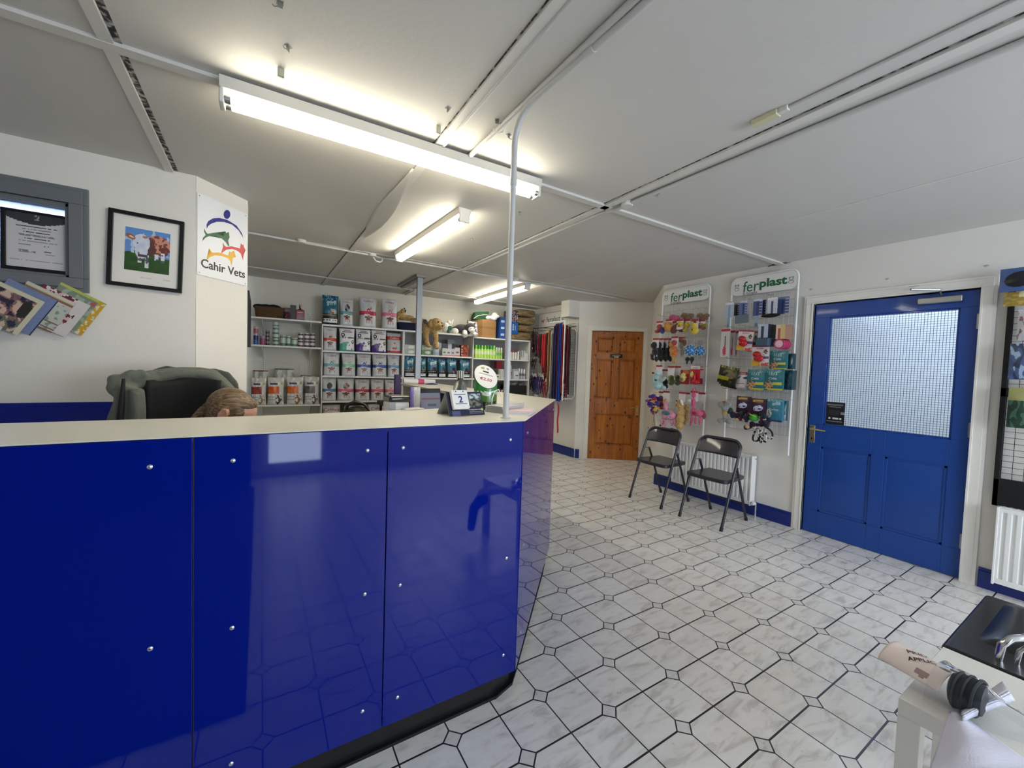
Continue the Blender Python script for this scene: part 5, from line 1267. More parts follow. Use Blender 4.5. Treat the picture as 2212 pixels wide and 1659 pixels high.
# ---- top of the shelving: toys and boxes
def fur(name, c1, c2, sc=60, rough=0.9):
    if name in MATS: return MATS[name]
    s = N(name); P = s.n('TexCoord').outputs['Object']
    n1 = s.n('TexNoise', _0=P, Scale=sc, Detail=5.0, Distortion=0.5).outputs[0]
    b = s.bsdf(Roughness=rough, Base_Color=s.ramp(n1, [(0.3, lin(hx(c1))), (0.7, lin(hx(c2)))])); b.inputs['Sheen Weight'].default_value = 0.4
    s.set(b.inputs['Normal'], s.bump(n1, 0.9, 0.012)); MATS[name] = s.mat; return s.mat
M_LAB = fur('golden_plush', '8a6a38', 'd0ab6c'); M_LABD = fur('golden_plush_ears', '7d5d2e', 'b48d50')
M_WPL = fur('white_plush', 'd8d6cf', 'f4f2ea', 50); M_BPL = fur('charcoal_plush', '26242a', '4a4650', 50); M_GPL = fur('green_plush', '1f4a36', '3a7050', 50)
ZT = 1.874
def eyes(t, ps, r_=0.008, m=None):
    for p in ps:
        b = MB(); b.ell(p, r_, n=10, k=8); b.build('eye', m or M_DARK, t)
def plush(name, label, loc, rz, body, m, extra=(), vox=0.011, cat='soft toy', rot=None, group=None, sm=3):
    """body: list of ('e', centre, radii) / ('t', points, radii) merged into one surface; extra: list of (part name, shapes, material)"""
    t = thing(name, label, cat, loc, rz, group, rot)
    def sh(b, L):
        for q in L:
            if q[0] == 'e': b.ell(q[1], q[2], q[3] if len(q) > 3 else None, n=16, k=10)
            else: b.tube(q[1], q[2], 12)
    b = MB(); sh(b, body); b.build('body', m, t, remesh=vox, sub=sm)
    for nm, L, mm in extra:
        b = MB(); sh(b, L); b.build(nm, mm, t, remesh=vox * 0.8, sub=2)
    return t
from mathutils import Euler
# toy dog lying on its side in a navy basket (head to the left, nose up)
sx0 = bs((886, 700))[0]
bd_ = thing('pet_bed', 'navy fabric pet bed with a white rim on top of the shelving', 'pet bed', bwp(sx0 + 0.02, 0.17, ZT), BRZ)
def sup(w_, d_, z, e=0.5, n=28): return [(w_ * math.copysign(abs(math.cos(a)) ** e, math.cos(a)), d_ * math.copysign(abs(math.sin(a)) ** e, math.sin(a)), z) for a in [2 * PI * j / n for j in range(n)]]
b = MB(); rr = [sup(0.165, 0.15, 0), sup(0.18, 0.165, 0.05), sup(0.185, 0.17, 0.115), sup(0.165, 0.15, 0.115), sup(0.155, 0.14, 0.05)]
n = 28; b.add([p for r_ in rr for p in r_], [(i * n + j, i * n + (j + 1) % n, (i + 1) * n + (j + 1) % n, (i + 1) * n + j) for i in range(4) for j in range(n)] + [list(range(n))[::-1], list(range(4 * n, 5 * n))]); b.build('bed', mat('navy_fabric', '1c2140', 0.9), bd_)
b = MB(); b.tube(sup(0.176, 0.161, 0.118), 0.014, 10, closed=True); b.build('rim', M_WPL, bd_)
t = plush('toy_dog', 'golden toy puppy sprawled in the navy pet bed, nose in the air', bwp(sx0 - 0.02, 0.13, ZT + 0.09), BRZ,
  [('e', (0.03, 0.0, 0.06), (0.115, 0.085, 0.08)), ('e', (-0.09, -0.01, 0.125), (0.062, 0.058, 0.06)), ('e', (-0.06, -0.015, 0.185), (0.035, 0.036, 0.04)), ('e', (-0.05, -0.018, 0.205), (0.03, 0.03, 0.02)), ('e', (-0.05, 0, 0.09), (0.06, 0.06, 0.06)),
   ('t', [(0.1, -0.05, 0.05), (0.18, -0.15, 0.055), (0.20, -0.19, 0.045)], [0.045, 0.038, 0.042]), ('t', [(0.02, -0.07, 0.05), (0.08, -0.16, 0.055), (0.10, -0.20, 0.045)], [0.042, 0.034, 0.040]), ('t', [(0.12, 0.03, 0.07), (0.2, 0.02, 0.06)], [0.04, 0.03])], M_LAB,
  [('ear', [('t', [(-0.12, -0.045, 0.13), (-0.15, -0.055, 0.075), (-0.15, -0.05, 0.03)], [0.018, 0.026, 0.02])], M_LABD), ('ear', [('t', [(-0.10, 0.05, 0.14), (-0.14, 0.06, 0.09)], [0.018, 0.024])], M_LABD),
   ('nose', [('e', (-0.045, -0.045, 0.222), (0.014, 0.01, 0.01))], M_DARK), ('mouth', [('e', (-0.03, -0.03, 0.19), (0.014, 0.018, 0.026))], M_DARK), ('paw_pad', [('e', (0.212, -0.224, 0.042), (0.034, 0.014, 0.036))], M_BPL), ('paw_pad', [('e', (0.105, -0.234, 0.042), (0.034, 0.014, 0.036))], M_BPL)], vox=0.009)
eyes(t, [(-0.085, -0.062, 0.165)], 0.007)
# standing golden toy dog, front legs hanging over the shelf edge
sx1 = bs((930, 700))[0]
t = plush('toy_dog', 'golden toy labrador hanging its front legs over the shelf edge', bwp(sx1, 0.0, ZT), BRZ,
  [('e', (-0.01, 0.10, 0.055), (0.10, 0.14, 0.085)), ('e', (-0.055, 0.02, 0.06), (0.085, 0.09, 0.085)), ('e', (0.06, -0.07, 0.115), (0.090, 0.080, 0.086)), ('e', (0.105, -0.145, 0.065), (0.048, 0.055, 0.040)), ('e', (0.08, -0.115, 0.035), (0.038, 0.042, 0.026)),
   ('t', [(-0.075, -0.03, 0.04), (-0.085, -0.06, -0.06), (-0.075, -0.065, -0.15), (-0.055, -0.085, -0.205)], [0.058, 0.044, 0.036, 0.035]), ('t', [(0.03, -0.04, 0.02), (0.065, -0.06, -0.06), (0.065, -0.065, -0.15), (0.06, -0.085, -0.215)], [0.052, 0.041, 0.036, 0.035]),
   ('e', (-0.05, -0.10, -0.218), (0.038, 0.042, 0.024)), ('e', (0.066, -0.105, -0.236), (0.040, 0.042, 0.026)), ('t', [(-0.03, 0.2, 0.06), (-0.02, 0.27, 0.11)], [0.03, 0.018])], M_LAB,
  [('ear', [('t', [(-0.005, -0.075, 0.17), (-0.045, -0.10, 0.11), (-0.035, -0.11, 0.055)], [0.022, 0.036, 0.028])], M_LABD), ('ear', [('t', [(0.13, -0.03, 0.16), (0.158, -0.045, 0.11), (0.155, -0.06, 0.065)], [0.02, 0.028, 0.022])], M_LABD),
   ('nose', [('e', (0.118, -0.192, 0.08), (0.019, 0.014, 0.014))], M_DARK), ('mouth', [('e', (0.092, -0.158, 0.036), (0.024, 0.018, 0.008))], mat('red_felt', 'a82a2a', 0.8)), ('claws', [('e', (-0.05, -0.14, -0.228), (0.022, 0.006, 0.006))], M_DARK), ('claws', [('e', (0.066, -0.145, -0.245), (0.024, 0.006, 0.006))], M_DARK)])
eyes(t, [(0.068, -0.145, 0.135), (0.128, -0.118, 0.128)], 0.012)
# white and green toy
sx2 = bs((973, 720))[0]
plush('toy_dog', 'white and green floppy toy between the toy labrador and the husky', bwp(sx2, 0.10, ZT - 0.004), BRZ,
  [('e', (0, 0.03, 0.07), (0.08, 0.07, 0.07)), ('e', (-0.05, 0.0, 0.12), (0.045, 0.05, 0.05)), ('e', (0.03, 0.02, 0.17), (0.05, 0.04, 0.04)), ('t', [(0.05, 0.0, 0.17), (0.075, -0.01, 0.225)], [0.02, 0.012]), ('t', [(0.0, 0, 0.18), (0.0, -0.01, 0.215)], [0.02, 0.012]), ('e', (0.09, -0.05, 0.045), (0.06, 0.05, 0.048))], M_WPL,
  [('green_vest', [('e', (0.02, -0.025, 0.085), (0.045, 0.035, 0.04)), ('e', (-0.005, -0.03, 0.035), (0.03, 0.035, 0.035))], M_GPL)])
# husky
sx3 = bs((1008, 720))[0]
t = plush('toy_husky', 'charcoal and white toy husky lying with its paws over the shelf edge', bwp(sx3, 0.02, ZT - 0.01), BRZ,
  [('e', (-0.04, 0.08, 0.10), (0.13, 0.09, 0.075)), ('e', (0.06, -0.02, 0.13), (0.085, 0.07, 0.065)), ('t', [(-0.14, 0.1, 0.11), (-0.2, 0.08, 0.10)], [0.03, 0.015]), ('e', (0.02, 0.02, 0.07), (0.07, 0.06, 0.06))], M_BPL,
  [('face', [('e', (0.06, -0.075, 0.085), (0.06, 0.035, 0.045)), ('e', (0.045, -0.11, 0.055), (0.03, 0.035, 0.024))], M_WPL), ('front_leg', [('t', [(-0.03, -0.01, 0.05), (-0.05, -0.08, 0.0), (-0.055, -0.10, -0.02)], [0.04, 0.04, 0.042])], M_WPL), ('front_leg', [('t', [(0.09, -0.02, 0.05), (0.12, -0.08, 0.01), (0.135, -0.1, -0.005)], [0.04, 0.038, 0.042])], M_WPL),
   ('ear', [('t', [(0.02, -0.02, 0.18), (0.01, -0.025, 0.235)], [0.022, 0.006])], M_BPL), ('ear', [('t', [(0.12, -0.02, 0.17), (0.145, -0.025, 0.21)], [0.022, 0.006])], M_BPL), ('inner_ear', [('t', [(0.022, -0.035, 0.185), (0.012, -0.035, 0.225)], [0.012, 0.003])], M_WPL),
   ('nose', [('e', (0.042, -0.146, 0.062), (0.013, 0.009, 0.009))], M_DARK)])
eyes(t, [(0.035, -0.112, 0.10), (0.085, -0.108, 0.10)], 0.007)
# picture card behind, cardboard box
b = MB(); b.col = (0.85, 0.86, 0.88); b.box(-0.08, 0.08, 0, 0.004, 0, 0.235)
b.grid(lambda u, v: (-0.076 + 0.152 * u, -0.0006, 0.003 + 0.229 * v), 16, 24, lambda u, v: (0.25, 0.27, 0.55) if v < 0.5 and abs(u - 0.5) < 0.25 + 0.2 * (0.5 - v) else ((0.85, 0.86, 0.9) if nz2(u, v, 6) > -0.1 else (0.62, 0.62, 0.68)))
o = b.build('display_card', pmat('carton_print', 0.45), smooth=False); place(o, bwp(bs((1032, 715))[0], 0.13, ZT - 0.01), rot=(-0.12, 0, BRZ)); tag(o, 'white and blue display card leaning behind the toy husky', 'card')
def kraft(u, v):
    if abs(v - 0.56) < 0.06: return (0.60, 0.45, 0.28)
    return (0.66 + 0.02 * nz2(u, v, 9), 0.50 + 0.02 * nz2(u, v, 9), 0.32)
s0, s1 = spanx(1036, 1083, 700)
t = thing('cardboard_box', 'brown taped cardboard box on top of the shelving', 'box', bwp((s0 + s1) / 2, 0.05, L3[0] + 0.001), BRZ + 0.22)
b = MB(); b.col = (0.64, 0.48, 0.31); wb = (s1 - s0) * 0.72; b.box(-wb / 2, wb / 2, 0, 0.30, 0, 0.285); b.grid(lambda u, v: (-wb / 2 + wb * u, -0.001, 0.285 * v), 12, 16, kraft); b.grid(lambda u, v: (-wb / 2 - 0.001, 0.3 - 0.3 * u, 0.285 * v), 12, 16, kraft); b.build('carton', pmat('kraft', 0.8), t, smooth=False)
b = MB(); b.box(-wb / 2 - 0.0016, -wb / 2 - 0.0012, 0.13, 0.17, 0, 0.285); b.build('tape', mat('brown_tape', '9c7446', 0.3), t)
# toys on the box
tx = bwp((s0 + s1) / 2, 0.12, L3[0] + 0.29)
plush('toy_dog', 'white toy dog lying on top of the cardboard box', (tx[0] + 0.09, tx[1] - 0.02, tx[2]), BRZ, [('e', (0.03, 0, 0.085), (0.055, 0.05, 0.05)), ('e', (0.06, -0.05, 0.065), (0.032, 0.03, 0.025)), ('e', (-0.04, -0.02, 0.035), (0.05, 0.05, 0.04)), ('e', (0.0, -0.05, 0.03), (0.045, 0.04, 0.034)), ('e', (-0.10, -0.03, 0.032), (0.045, 0.04, 0.034))], M_WPL, [('nose', [('e', (0.07, -0.078, 0.07), (0.01, 0.007, 0.007))], M_DARK)])
b = MB(); b.col = (0.16, 0.36, 0.24)
b.add([(-0.17, 0, 0), (0.10, 0, 0), (0.08, 0.2, 0), (-0.14, 0.2, 0), (-0.13, 0.0, 0.12), (0.10, 0.0, 0.15), (0.08, 0.2, 0.15), (-0.1, 0.2, 0.13)], [(0, 3, 2, 1), (0, 1, 5, 4), (1, 2, 6, 5), (2, 3, 7, 6), (3, 0, 4, 7), (4, 5, 6, 7)])
o = b.build('folded_bag', pmat('kraft', 0.8), bevel=0.015, seg=3); place(o, (tx[0] - 0.06, tx[1] + 0.03, tx[2] - 0.002), BRZ); tag(o, 'green padded carrier lying on the cardboard box', 'bag')
b = MB(); b.tube([(-0.17, -0.004, 0.01), (-0.10, -0.006, 0.06), (0.0, -0.006, 0.085), (0.09, -0.006, 0.09)], 0.006, 8); b.build('white_piping', M_WPL, o)
# blue boxes
def blue(u, v):
    return (0.13, 0.30, 0.58) if not (0.2 < u < 0.8 and any(abs(v - q) < 0.05 for q in (0.2, 0.5, 0.8))) else (0.75, 0.82, 0.9)
boxy('pet_food_box', 1084, 1096, 684, L3[0], (0.12, 0.28, 0.55), 'tall blue carton beside the cardboard box', dp=0.2, dep=0.06, fn=blue)
boxy('pet_food_box', 1100, 1121, 695, bs((1110, 721))[1], (0.12, 0.34, 0.62), 'bright blue box right of the grey pipe, on the straw bale', dp=0.16, dep=0.03, fn=lambda u, v: (0.78, 0.86, 0.92) if 0.42 < u < 0.58 and 0.2 < v < 0.8 and int(v * 14) % 3 else ((0.6, 0.72, 0.85) if 0.68 < u < 0.78 and 0.3 < v < 0.7 else (0.12, 0.36, 0.64)))
boxy('pet_food_box', 1100, 1121, 671, bs((1110, 694.5))[1], (0.25, 0.20, 0.24), 'dark printed box on top of the bright blue box', dp=0.16, dep=0.03, fn=lambda u, v: (0.62, 0.5, 0.55) if nz2(u, v, 6, 4) > 0.05 else ((0.85, 0.84, 0.86) if nz2(u, v, 9, 1) > 0.25 else (0.20, 0.16, 0.20)))
# straw bales
M_STRAW = N('wrapped_straw'); _P = M_STRAW.n('TexCoord').outputs['Object']; _mp = M_STRAW.n('Mapping', Vector=_P, Scale=(6.0, 20.0, 60.0), Rotation=(0.1, 0.2, 0.1)); _n = M_STRAW.n('TexNoise', _0=_mp, Scale=2.5, Detail=6.0, Distortion=1.2).outputs[0]
_b = M_STRAW.bsdf(Base_Color=M_STRAW.ramp(_n, [(0.32, lin(hx('5d4b30'))), (0.52, lin(hx('927a50'))), (0.72, lin(hx('c4ad80')))]), Roughness=0.25); _b.inputs['Coat Weight'].default_value = 0.6; M_STRAW.set(_b.inputs['Normal'], M_STRAW.bump(_n, 0.8, 0.02)); M_STRAW = M_STRAW.mat
for i, (a, b_, t0, t1, l) in enumerate(((1121, 1164, 667, 684, 'topmost wrapped straw pack of the pile'), (1121, 1163, 684, 701, 'second wrapped straw pack from the top'), (1121, 1160, 701, 717, 'third wrapped straw pack from the top'), (1104, 1156, 717, 736, 'lowest wrapped straw pack, resting on the shelving'))):
    s0, s1 = spanx(a, b_, t0); z1 = bs((1140, t0))[1]; z0 = L3[0] + 0.001 if i == 3 else bs((1140, t1))[1] + 0.001
    b = MB(); hw = (s1 - s0) / 2
    b.ell((0, 0, (z1 - z0) / 2), (hw, 0.13, (z1 - z0) / 2)); 
    for v_ in range(len(b.v)):
        x, y, z = b.v[v_]; zc = (z1 - z0) / 2
        f_ = lambda q, r_: math.copysign(abs(q / r_) ** 0.45, q) * r_ if r_ else q
        k = 0.006 * noise.noise(Vector((x * 20, y * 20, z * 30 + i)))
        b.v[v_] = (f_(x, hw) * 0.97 + k, f_(y, 0.13) + k, min(max(zc + f_(z - zc, zc) * 0.97, 0.0), z1 - z0))
    o = b.build('straw_pack', M_STRAW, ang=80); place(o, bwp((s0 + s1) / 2, 0.17, z0), BRZ + (0.04, -0.03, 0.02, 0)[i]); tag(o, l, 'straw pack', 'straw packs on top of the shelving')
# handbag in front of the bottom shelf
s_, z_ = onpl((777, 895), (-2, 4.6), (3, 4.6))
hb = thing('handbag', 'dark olive handbag with a looped handle, standing before the bottom shelf', 'bag', (-2 + s_, 4.75, z_ - 0.10), -0.1)
b = MB(); b.ell((0, 0, 0.05), (0.15, 0.08, 0.13)); b.ell((0, 0, -0.03), (0.15, 0.09, 0.06)); b.build('body', mat('olive_leather', '2e2c1a', 0.45, nz=0.4, nsc=15), hb, remesh=0.01, sub=3)
b = MB(); b.tube([(-0.12, 0, 0.10), (-0.10, 0, 0.19), (-0.02, 0, 0.225), (0.07, 0, 0.20), (0.14, 0, 0.10)], [0.02, 0.02, 0.017, 0.014, 0.012], 10); b.build('handle', mat('black_leather', '15130f', 0.35, coat=0.4), hb)
b = MB(); b.tube([(0.02, -0.01, 0.23), (0.09, -0.01, 0.19), (0.15, -0.01, 0.10)], 0.004, 8); b.build('gold_trim', M_BRASS, hb)
b = MB(); b.box(-0.3, 0.3, -0.16, 0.16, -0.02, 0.0)
for x in (-0.28, 0.28):
    for y in (-0.14, 0.14): b.box(x - 0.015, x + 0.015, y - 0.015, y + 0.015, -(z_ - 0.10 - 0.09) , -0.02)
o = b.build('stool_table', M_GREYW, bevel=0.003); place(o, (hb.location.x, 4.75, z_ - 0.10 - 0.09), -0.1); tag(o, 'low grey side table under the dark handbag', 'table')
# ================================================================ things on and behind the counter
cal = thing('desk_calendar', 'dark blue tent calendar with a page-a-day block reading 2 on the counter top', 'calendar', (0.768, 1.597, CZ), math.radians(6))
M_NAVYC = mat('navy_card', '25284a', 0.45)
b = MB(); w_ = 0.178
b.add([(-w_ / 2, 0, 0), (w_ / 2, 0, 0), (w_ / 2, 0.042, 0.100), (-w_ / 2, 0.042, 0.100), (-w_ / 2, 0.115, 0), (w_ / 2, 0.115, 0)], [(0, 1, 2, 3), (3, 2, 5, 4)])
o = b.build('stand', mat('card_side', 'a9aaa8', 0.6), cal, smooth=False); q = o.modifiers.new('s', 'SOLIDIFY'); q.thickness = 0.002
TL_ = math.atan2(0.042, 0.1)
def photo(u, v):
    if u > 0.5 and v > 0.32:
        n = nz2(u, v, 10, 4)
        if u > 0.97 or v > 0.93: return (0.15, 0.16, 0.28)
        if v > 0.72: return (0.80, 0.86, 0.88) if n > -0.05 and u > 0.65 else (0.42, 0.45, 0.48)
        return (0.50, 0.51, 0.46) if n > 0.12 else ((0.30, 0.32, 0.30) if n > -0.12 else (0.16, 0.17, 0.18))
    if v < 0.2 and 0.08 < u < 0.3: return (0.33, 0.35, 0.5)
    return (0.12, 0.13, 0.25)
b = MB(); b.grid(lambda u, v: (-w_ / 2 + w_ * u, -0.003 + 0.042 * v, 0.100 * v + 0.001), 36, 24, photo); face = b.build('face', CARD, cal, smooth=False)
rx_ = (PI / 2 - TL_, 0, 0)
def onface(x, h, e=0.004): return (x, 0.42 * h * 1.0 - e * math.cos(TL_) - 0.003, h + 0.001)
M_WTXT = mat('white_print', 'e8e8ec', 0.5)
text('WHEELMEN-DB', 0.062, M_WTXT, face, onface(0.04, 0.0235, 0.0008), rx_)
b = MB(); p = onface(0.0, 0.016, 0.001); b.box(0.012, 0.082, p[1] - 0.0005, p[1], 0.0145, 0.0155); b.box(0.012, 0.082, p[1] - 0.003, p[1] - 0.0025, 0.009, 0.0098); b.build('rule', M_WTXT, face)
b = MB(); b.cyl((0, 0, 0), (0, 0, 0.0008), 0.006); o = b.build('round_logo', mat('lime_logo', 'cfd86a', 0.5), face); o.location = onface(0.078, 0.0235, 0.001); o.rotation_euler = rx_
pad = MB(); pad.X = Matrix.Translation((-0.035, 0.004, 0.026)) @ Matrix.Rotation(-TL_, 4, 'X')
pad.box(-0.040, 0.040, -0.018, 0, 0, 0.085); po = pad.build('page_block', mat('paper', 'ecebe9', 0.7), cal, bevel=0.003)
def onpad(x, h): v = Matrix.Translation((-0.035, 0.004, 0.026)) @ Matrix.Rotation(-TL_, 4, 'X') @ Vector((x, -0.0186, h)); return tuple(v)
text('2', None, mat('indigo_ink', '2d2a6e', 0.5), po, onpad(0.0, 0.042), (PI / 2 - TL_, 0, 0), h=0.030, bold=0.02)
for h in (0.064, 0.022):
    b = MB(); b.X = Matrix.Translation((-0.035, 0.004, 0.026)) @ Matrix.Rotation(-TL_, 4, 'X'); b.box(-0.028, 0.028, -0.0188, -0.018, h - 0.0015, h + 0.0015); b.build('rule', mat('grey_ink', '55555a', 0.5), po)
for x in (-0.018, 0.018):
    b = MB(); b.X = Matrix.Translation((-0.035, 0.004, 0.026)) @ Matrix.Rotation(-TL_, 4, 'X'); b.cyl((x, -0.0184, 0.078), (x, -0.0195, 0.078), 0.0025, n=10); b.build('hole', M_DARK, po)
# gel bottle
gel = thing('gel_bottle', 'clear pump bottle of hand gel with a striped cap, behind the calendar', 'bottle', (0.805, 1.765, CZ))
b = MB(); b.lathe([(0.030, 0.0), (0.033, 0.006), (0.033, 0.10), (0.030, 0.125), (0.018, 0.145), (0.014, 0.15), (0.014, 0.16)], 28); b.build('bottle', mat('clear_plastic', 'eef1ee', 0.08, trans=0.92), gel)
b = MB(); b.lathe([(0.029, 0.004), (0.0315, 0.008), (0.0315, 0.07)], 24); b.build('gel', mat('gel', 'dfe6df', 0.1, trans=0.9, ior=1.33), gel)
b = MB()
for k in range(24):
    a0, a1 = 2 * PI * k / 24, 2 * PI * (k + 1) / 24; r_ = 0.0175
    b.col = (0.88, 0.86, 0.80) if k % 2 else (0.16, 0.14, 0.12)
    b.add([(r_ * math.cos(a0), r_ * math.sin(a0), 0.158), (r_ * math.cos(a1), r_ * math.sin(a1), 0.158), (r_ * math.cos(a1), r_ * math.sin(a1), 0.192), (r_ * math.cos(a0), r_ * math.sin(a0), 0.192), (0, 0, 0.193), (0, 0, 0.157)], [(0, 1, 2, 3), (3, 2, 4), (1, 0, 5)])
b.build('cap', CARD, gel)
b = MB(); b.tube([(0, 0, 0.157), (0, 0, 0.14), (0, 0, 0.115)], [0.009, 0.008, 0.004], 10); b.tube([(0, 0, 0.115), (0.002, 0, 0.02)], 0.0025, 8); b.build('dip_tube', mat('dark_tube', '3a3226', 0.4), gel)
b = MB(); b.grid(lambda u, v: (0.0345 * math.sin(-0.2 + 1.1 * u), -0.0345 * math.cos(-0.2 + 1.1 * u), 0.06 + 0.035 * v), 8, 6, lambda u, v: (0.68, 0.14, 0.22) if 0.2 < u < 0.8 else (0.85, 0.75, 0.75)); b.build('label', CARD, gel)
# green drum with a slanted white top
dr_ = thing('counter_drum', 'green cardboard drum with a slanted white top reading €2.50 on the counter', 'display', (0.985, 1.845, CZ), -0.45)
R0 = 0.060; nd = 40
def topz(x, y): return 0.165 + 0.95 * (y) - 0.25 * x
b = MB(); vs = []; lv = 14
for j in range(lv + 1):
    for i in range(nd):
        a = 2 * PI * i / nd; x, y = R0 * math.cos(a), R0 * math.sin(a); vs.append((x, y, topz(x, y) * j / lv))
fs = []; cc = []
for j in range(lv):
    for i in range(nd):
        a, c = j * nd + i, j * nd + (i + 1) % nd
        fs.append((a, c, c + nd, a + nd)); ang = 2 * PI * i / nd; zz = topz(R0 * math.cos(ang), R0 * math.sin(ang)) * (j + .5) / lv
        cc.append((0.18, 0.52, 0.22) if zz > 0.092 else ((0.80, 0.84, 0.80) if zz > 0.078 + 0.012 * math.sin(ang * 5) else ((0.30, 0.48, 0.16) if zz > 0.04 else (0.14, 0.2, 0.12))))
b.add(vs, fs, 0, cc); b.col = (0.15, 0.4, 0.2); b.add([vs[i] for i in range(nd)], [list(range(nd))[::-1]])
body = b.build('drum', pmat('glossy_print', 0.22, coat=0.3), dr_)
def topface(u, v):
    if ellin(u, v, 0.34, 0.85, 0.10, 0.06): return (0.62, 0.68, 0.35)
    if ellin(u, v, 0.60, 0.86, 0.06, 0.05): return (0.55, 0.58, 0.58)
    if abs(v - 0.70) < 0.02 and 0.36 < u < 0.64: return (0.05, 0.05, 0.05)
    if abs(v - 0.58) < 0.012 and 0.2 < u < 0.8: return (0.55, 0.55, 0.55)
    return (0.90, 0.90, 0.89)
b = MB(); 
def tp(u, v):
    x, y = (u * 2 - 1), (v * 2 - 1); k = R0 * 0.985
    x2, y2 = x * math.sqrt(1 - y * y / 2) * k, y * math.sqrt(1 - x * x / 2) * k
    return (x2, y2, topz(x2, y2) + 0.0015)
b.grid(tp, 30, 30, topface); b.build('top', CARD, dr_, smooth=False)
q = text('€2.50', 0.062, mat('red_ink', 'a03040', 0.5), dr_, (0.0, -0.016, topz(0, -0.016) + 0.0022), (math.atan(0.95), 0.24, 0), bold=0.01)
b = MB(); b.tube([(R0 + 0.0, -R0 - 0.008, 0.02)] * 0 or [(-0.045, -0.075, 0.0), (-0.045, -0.075, 0.06), (-0.02, -0.075, 0.10), (0.015, -0.075, 0.105), (0.04, -0.075, 0.075), (0.055, -0.07, 0.1)], 0.0022, 8)
o = b.build('white_cable', M_WHITE); place(o, (0.955, 1.80, CZ), 0.5); tag(o, 'looped white cable standing up in front of the green drum', 'cable')
# leaflets
def sheets(name, loc, rz, n, w_, l_, label, fan=0.0, t=0.0035, cols=('e9e8e6',)):
    t_ = thing(name, label, 'leaflets', loc, rz)
    for k in range(n):
        b = MB(); b.box(-w_ / 2, w_ / 2, -l_ / 2, l_ / 2, 0, t - 0.0004); o = b.build('sheet', mat('paper_' + cols[k % len(cols)], cols[k % len(cols)], 0.6), t_)
        o.location = (k * fan, 0.002 * math.sin(k * 2.3), k * t); o.rotation_euler = (0, 0, 0.05 * math.sin(k * 1.7) + fan * k * 2)
sheets('leaflet_stack', (1.01, 1.70, CZ), 0.4, 9, 0.15, 0.105, 'neat stack of white leaflets left of the grey pipe', 0.0)
sheets('leaflet_stack', (1.045, 1.60, CZ), 0.75, 6, 0.15, 0.10, 'fanned white and pink leaflets right of the grey pipe', 0.004, 0.003, ('ecebea', 'e6e5e4', 'eecfd2'))
b = MB(); b.box(-0.08, 0.08, -0.003, 0.0, 0, 0.045); b.box(-0.08, -0.077, -0.003, 0.11, 0, 0.045); b.box(0.077, 0.08, -0.003, 0.11, 0, 0.045)
o = b.build('leaflet_holder', mat('clear_acrylic2', 'f2f5f6', 0.05, trans=0.95)); place(o, (1.01 + 0.024, 1.70 - 0.06, CZ), 0.4); tag(o, 'clear plastic holder round the leaflet stack beside the pipe', 'holder')
# things on the desk behind
def dk(px, y): s_, z_ = onpl(px, (-2, y), (4, y)); return -2 + s_, z_
DZ_ = 0.745
x0, z0 = dk((912, 888), 2.0); x1, z1 = dk((955, 843), 1.98)
tb_ = thing('tablet', 'tablet on a stand showing a web form, behind the calendar', 'tablet', ((x0 + x1) / 2 - 0.004, 1.97, DZ_), 0.10)
def scr_(u, v):
    if 0.80 < v < 0.84 and 0.06 < u < 0.95: return (0.62, 0.30, 0.34)
    if 0.60 < v < 0.67 and 0.35 < u < 0.8: return (0.33, 0.33, 0.42)
    if abs(v - 0.55) < 0.01 and 0.35 < u < 0.6: return (0.36, 0.36, 0.45)
    for y, a, c in ((0.50, 0.1, 0.3), (0.33, 0.1, 0.32), (0.27, 0.1, 0.3)):
        if abs(v - y) < 0.01 and a < u < c: return (0.3, 0.3, 0.45)
    if abs(v - 0.31) < 0.018 and 0.38 < u < 0.6: return (0.25, 0.28, 0.62)
    return (0.56, 0.57, 0.66)
tw, th_ = 0.125, 0.21; tz = z1 + 0.012 - th_ - DZ_
sM = N('lit_tablet_screen'); _a = sM.n('Attribute', {'attribute_name': 'Col'}); _b = sM.bsdf(Roughness=0.15, Base_Color=(0.02, 0.02, 0.02)); sM.set(_b.inputs['Emission Color'], _a.outputs['Color']); _b.inputs['Emission Strength'].default_value = 0.26
b = MB(); b.X = Matrix.Translation((0, 0, tz)) @ Matrix.Rotation(-0.2, 4, 'X'); b.box(-tw / 2, tw / 2, 0, 0.008, 0, th_); cs = b.build('case', M_BLACK, tb_, bevel=0.003)
b = MB(); b.X = Matrix.Translation((0, 0, tz)) @ Matrix.Rotation(-0.2, 4, 'X'); b.grid(lambda u, v: (-tw / 2 + 0.006 + (tw - 0.012) * u, -0.0006, 0.012 + (th_ - 0.036) * v), 28, 40, scr_); b.build('screen', sM.mat, cs, smooth=False)
b = MB(); b.box(-0.05, 0.05, -0.03, 0.08, 0, 0.006); b.cyl((0, 0.045, 0.0), (0, 0.03, tz + 0.09), 0.008); b.build('stand', M_BLACK, tb_)
x0, z0 = dk((831, 893), 1.95); x1, z1 = dk((879, 853), 1.95); xm = (x0 + x1) / 2; hh = z1 - DZ_
mc = thing('label_printer', 'white desk machine with a glossy black lid behind the counter', 'machine', (xm, 1.93, DZ_), 0.05)
hw = (x1 - x0) / 2
b = MB(); b.box(-hw * 0.96, hw * 0.9, -0.04, 0.06, 0, hh - 0.028); b.build('case', mat('white_machine', 'e4e3df', 0.35), mc, bevel=0.01)
b = MB(); b.box(-hw, hw, -0.05, 0.065, hh - 0.03, hh); b.build('lid', mat('gloss_black', '0e0e10', 0.12, coat=0.6), mc, bevel=0.014, seg=3)
b = MB(); b.box(-hw * 0.97, -hw * 0.4, -0.0415, -0.04, 0, hh - 0.03); b.build('grey_panel', mat('machine_grey', '9ba0a6', 0.4), mc)
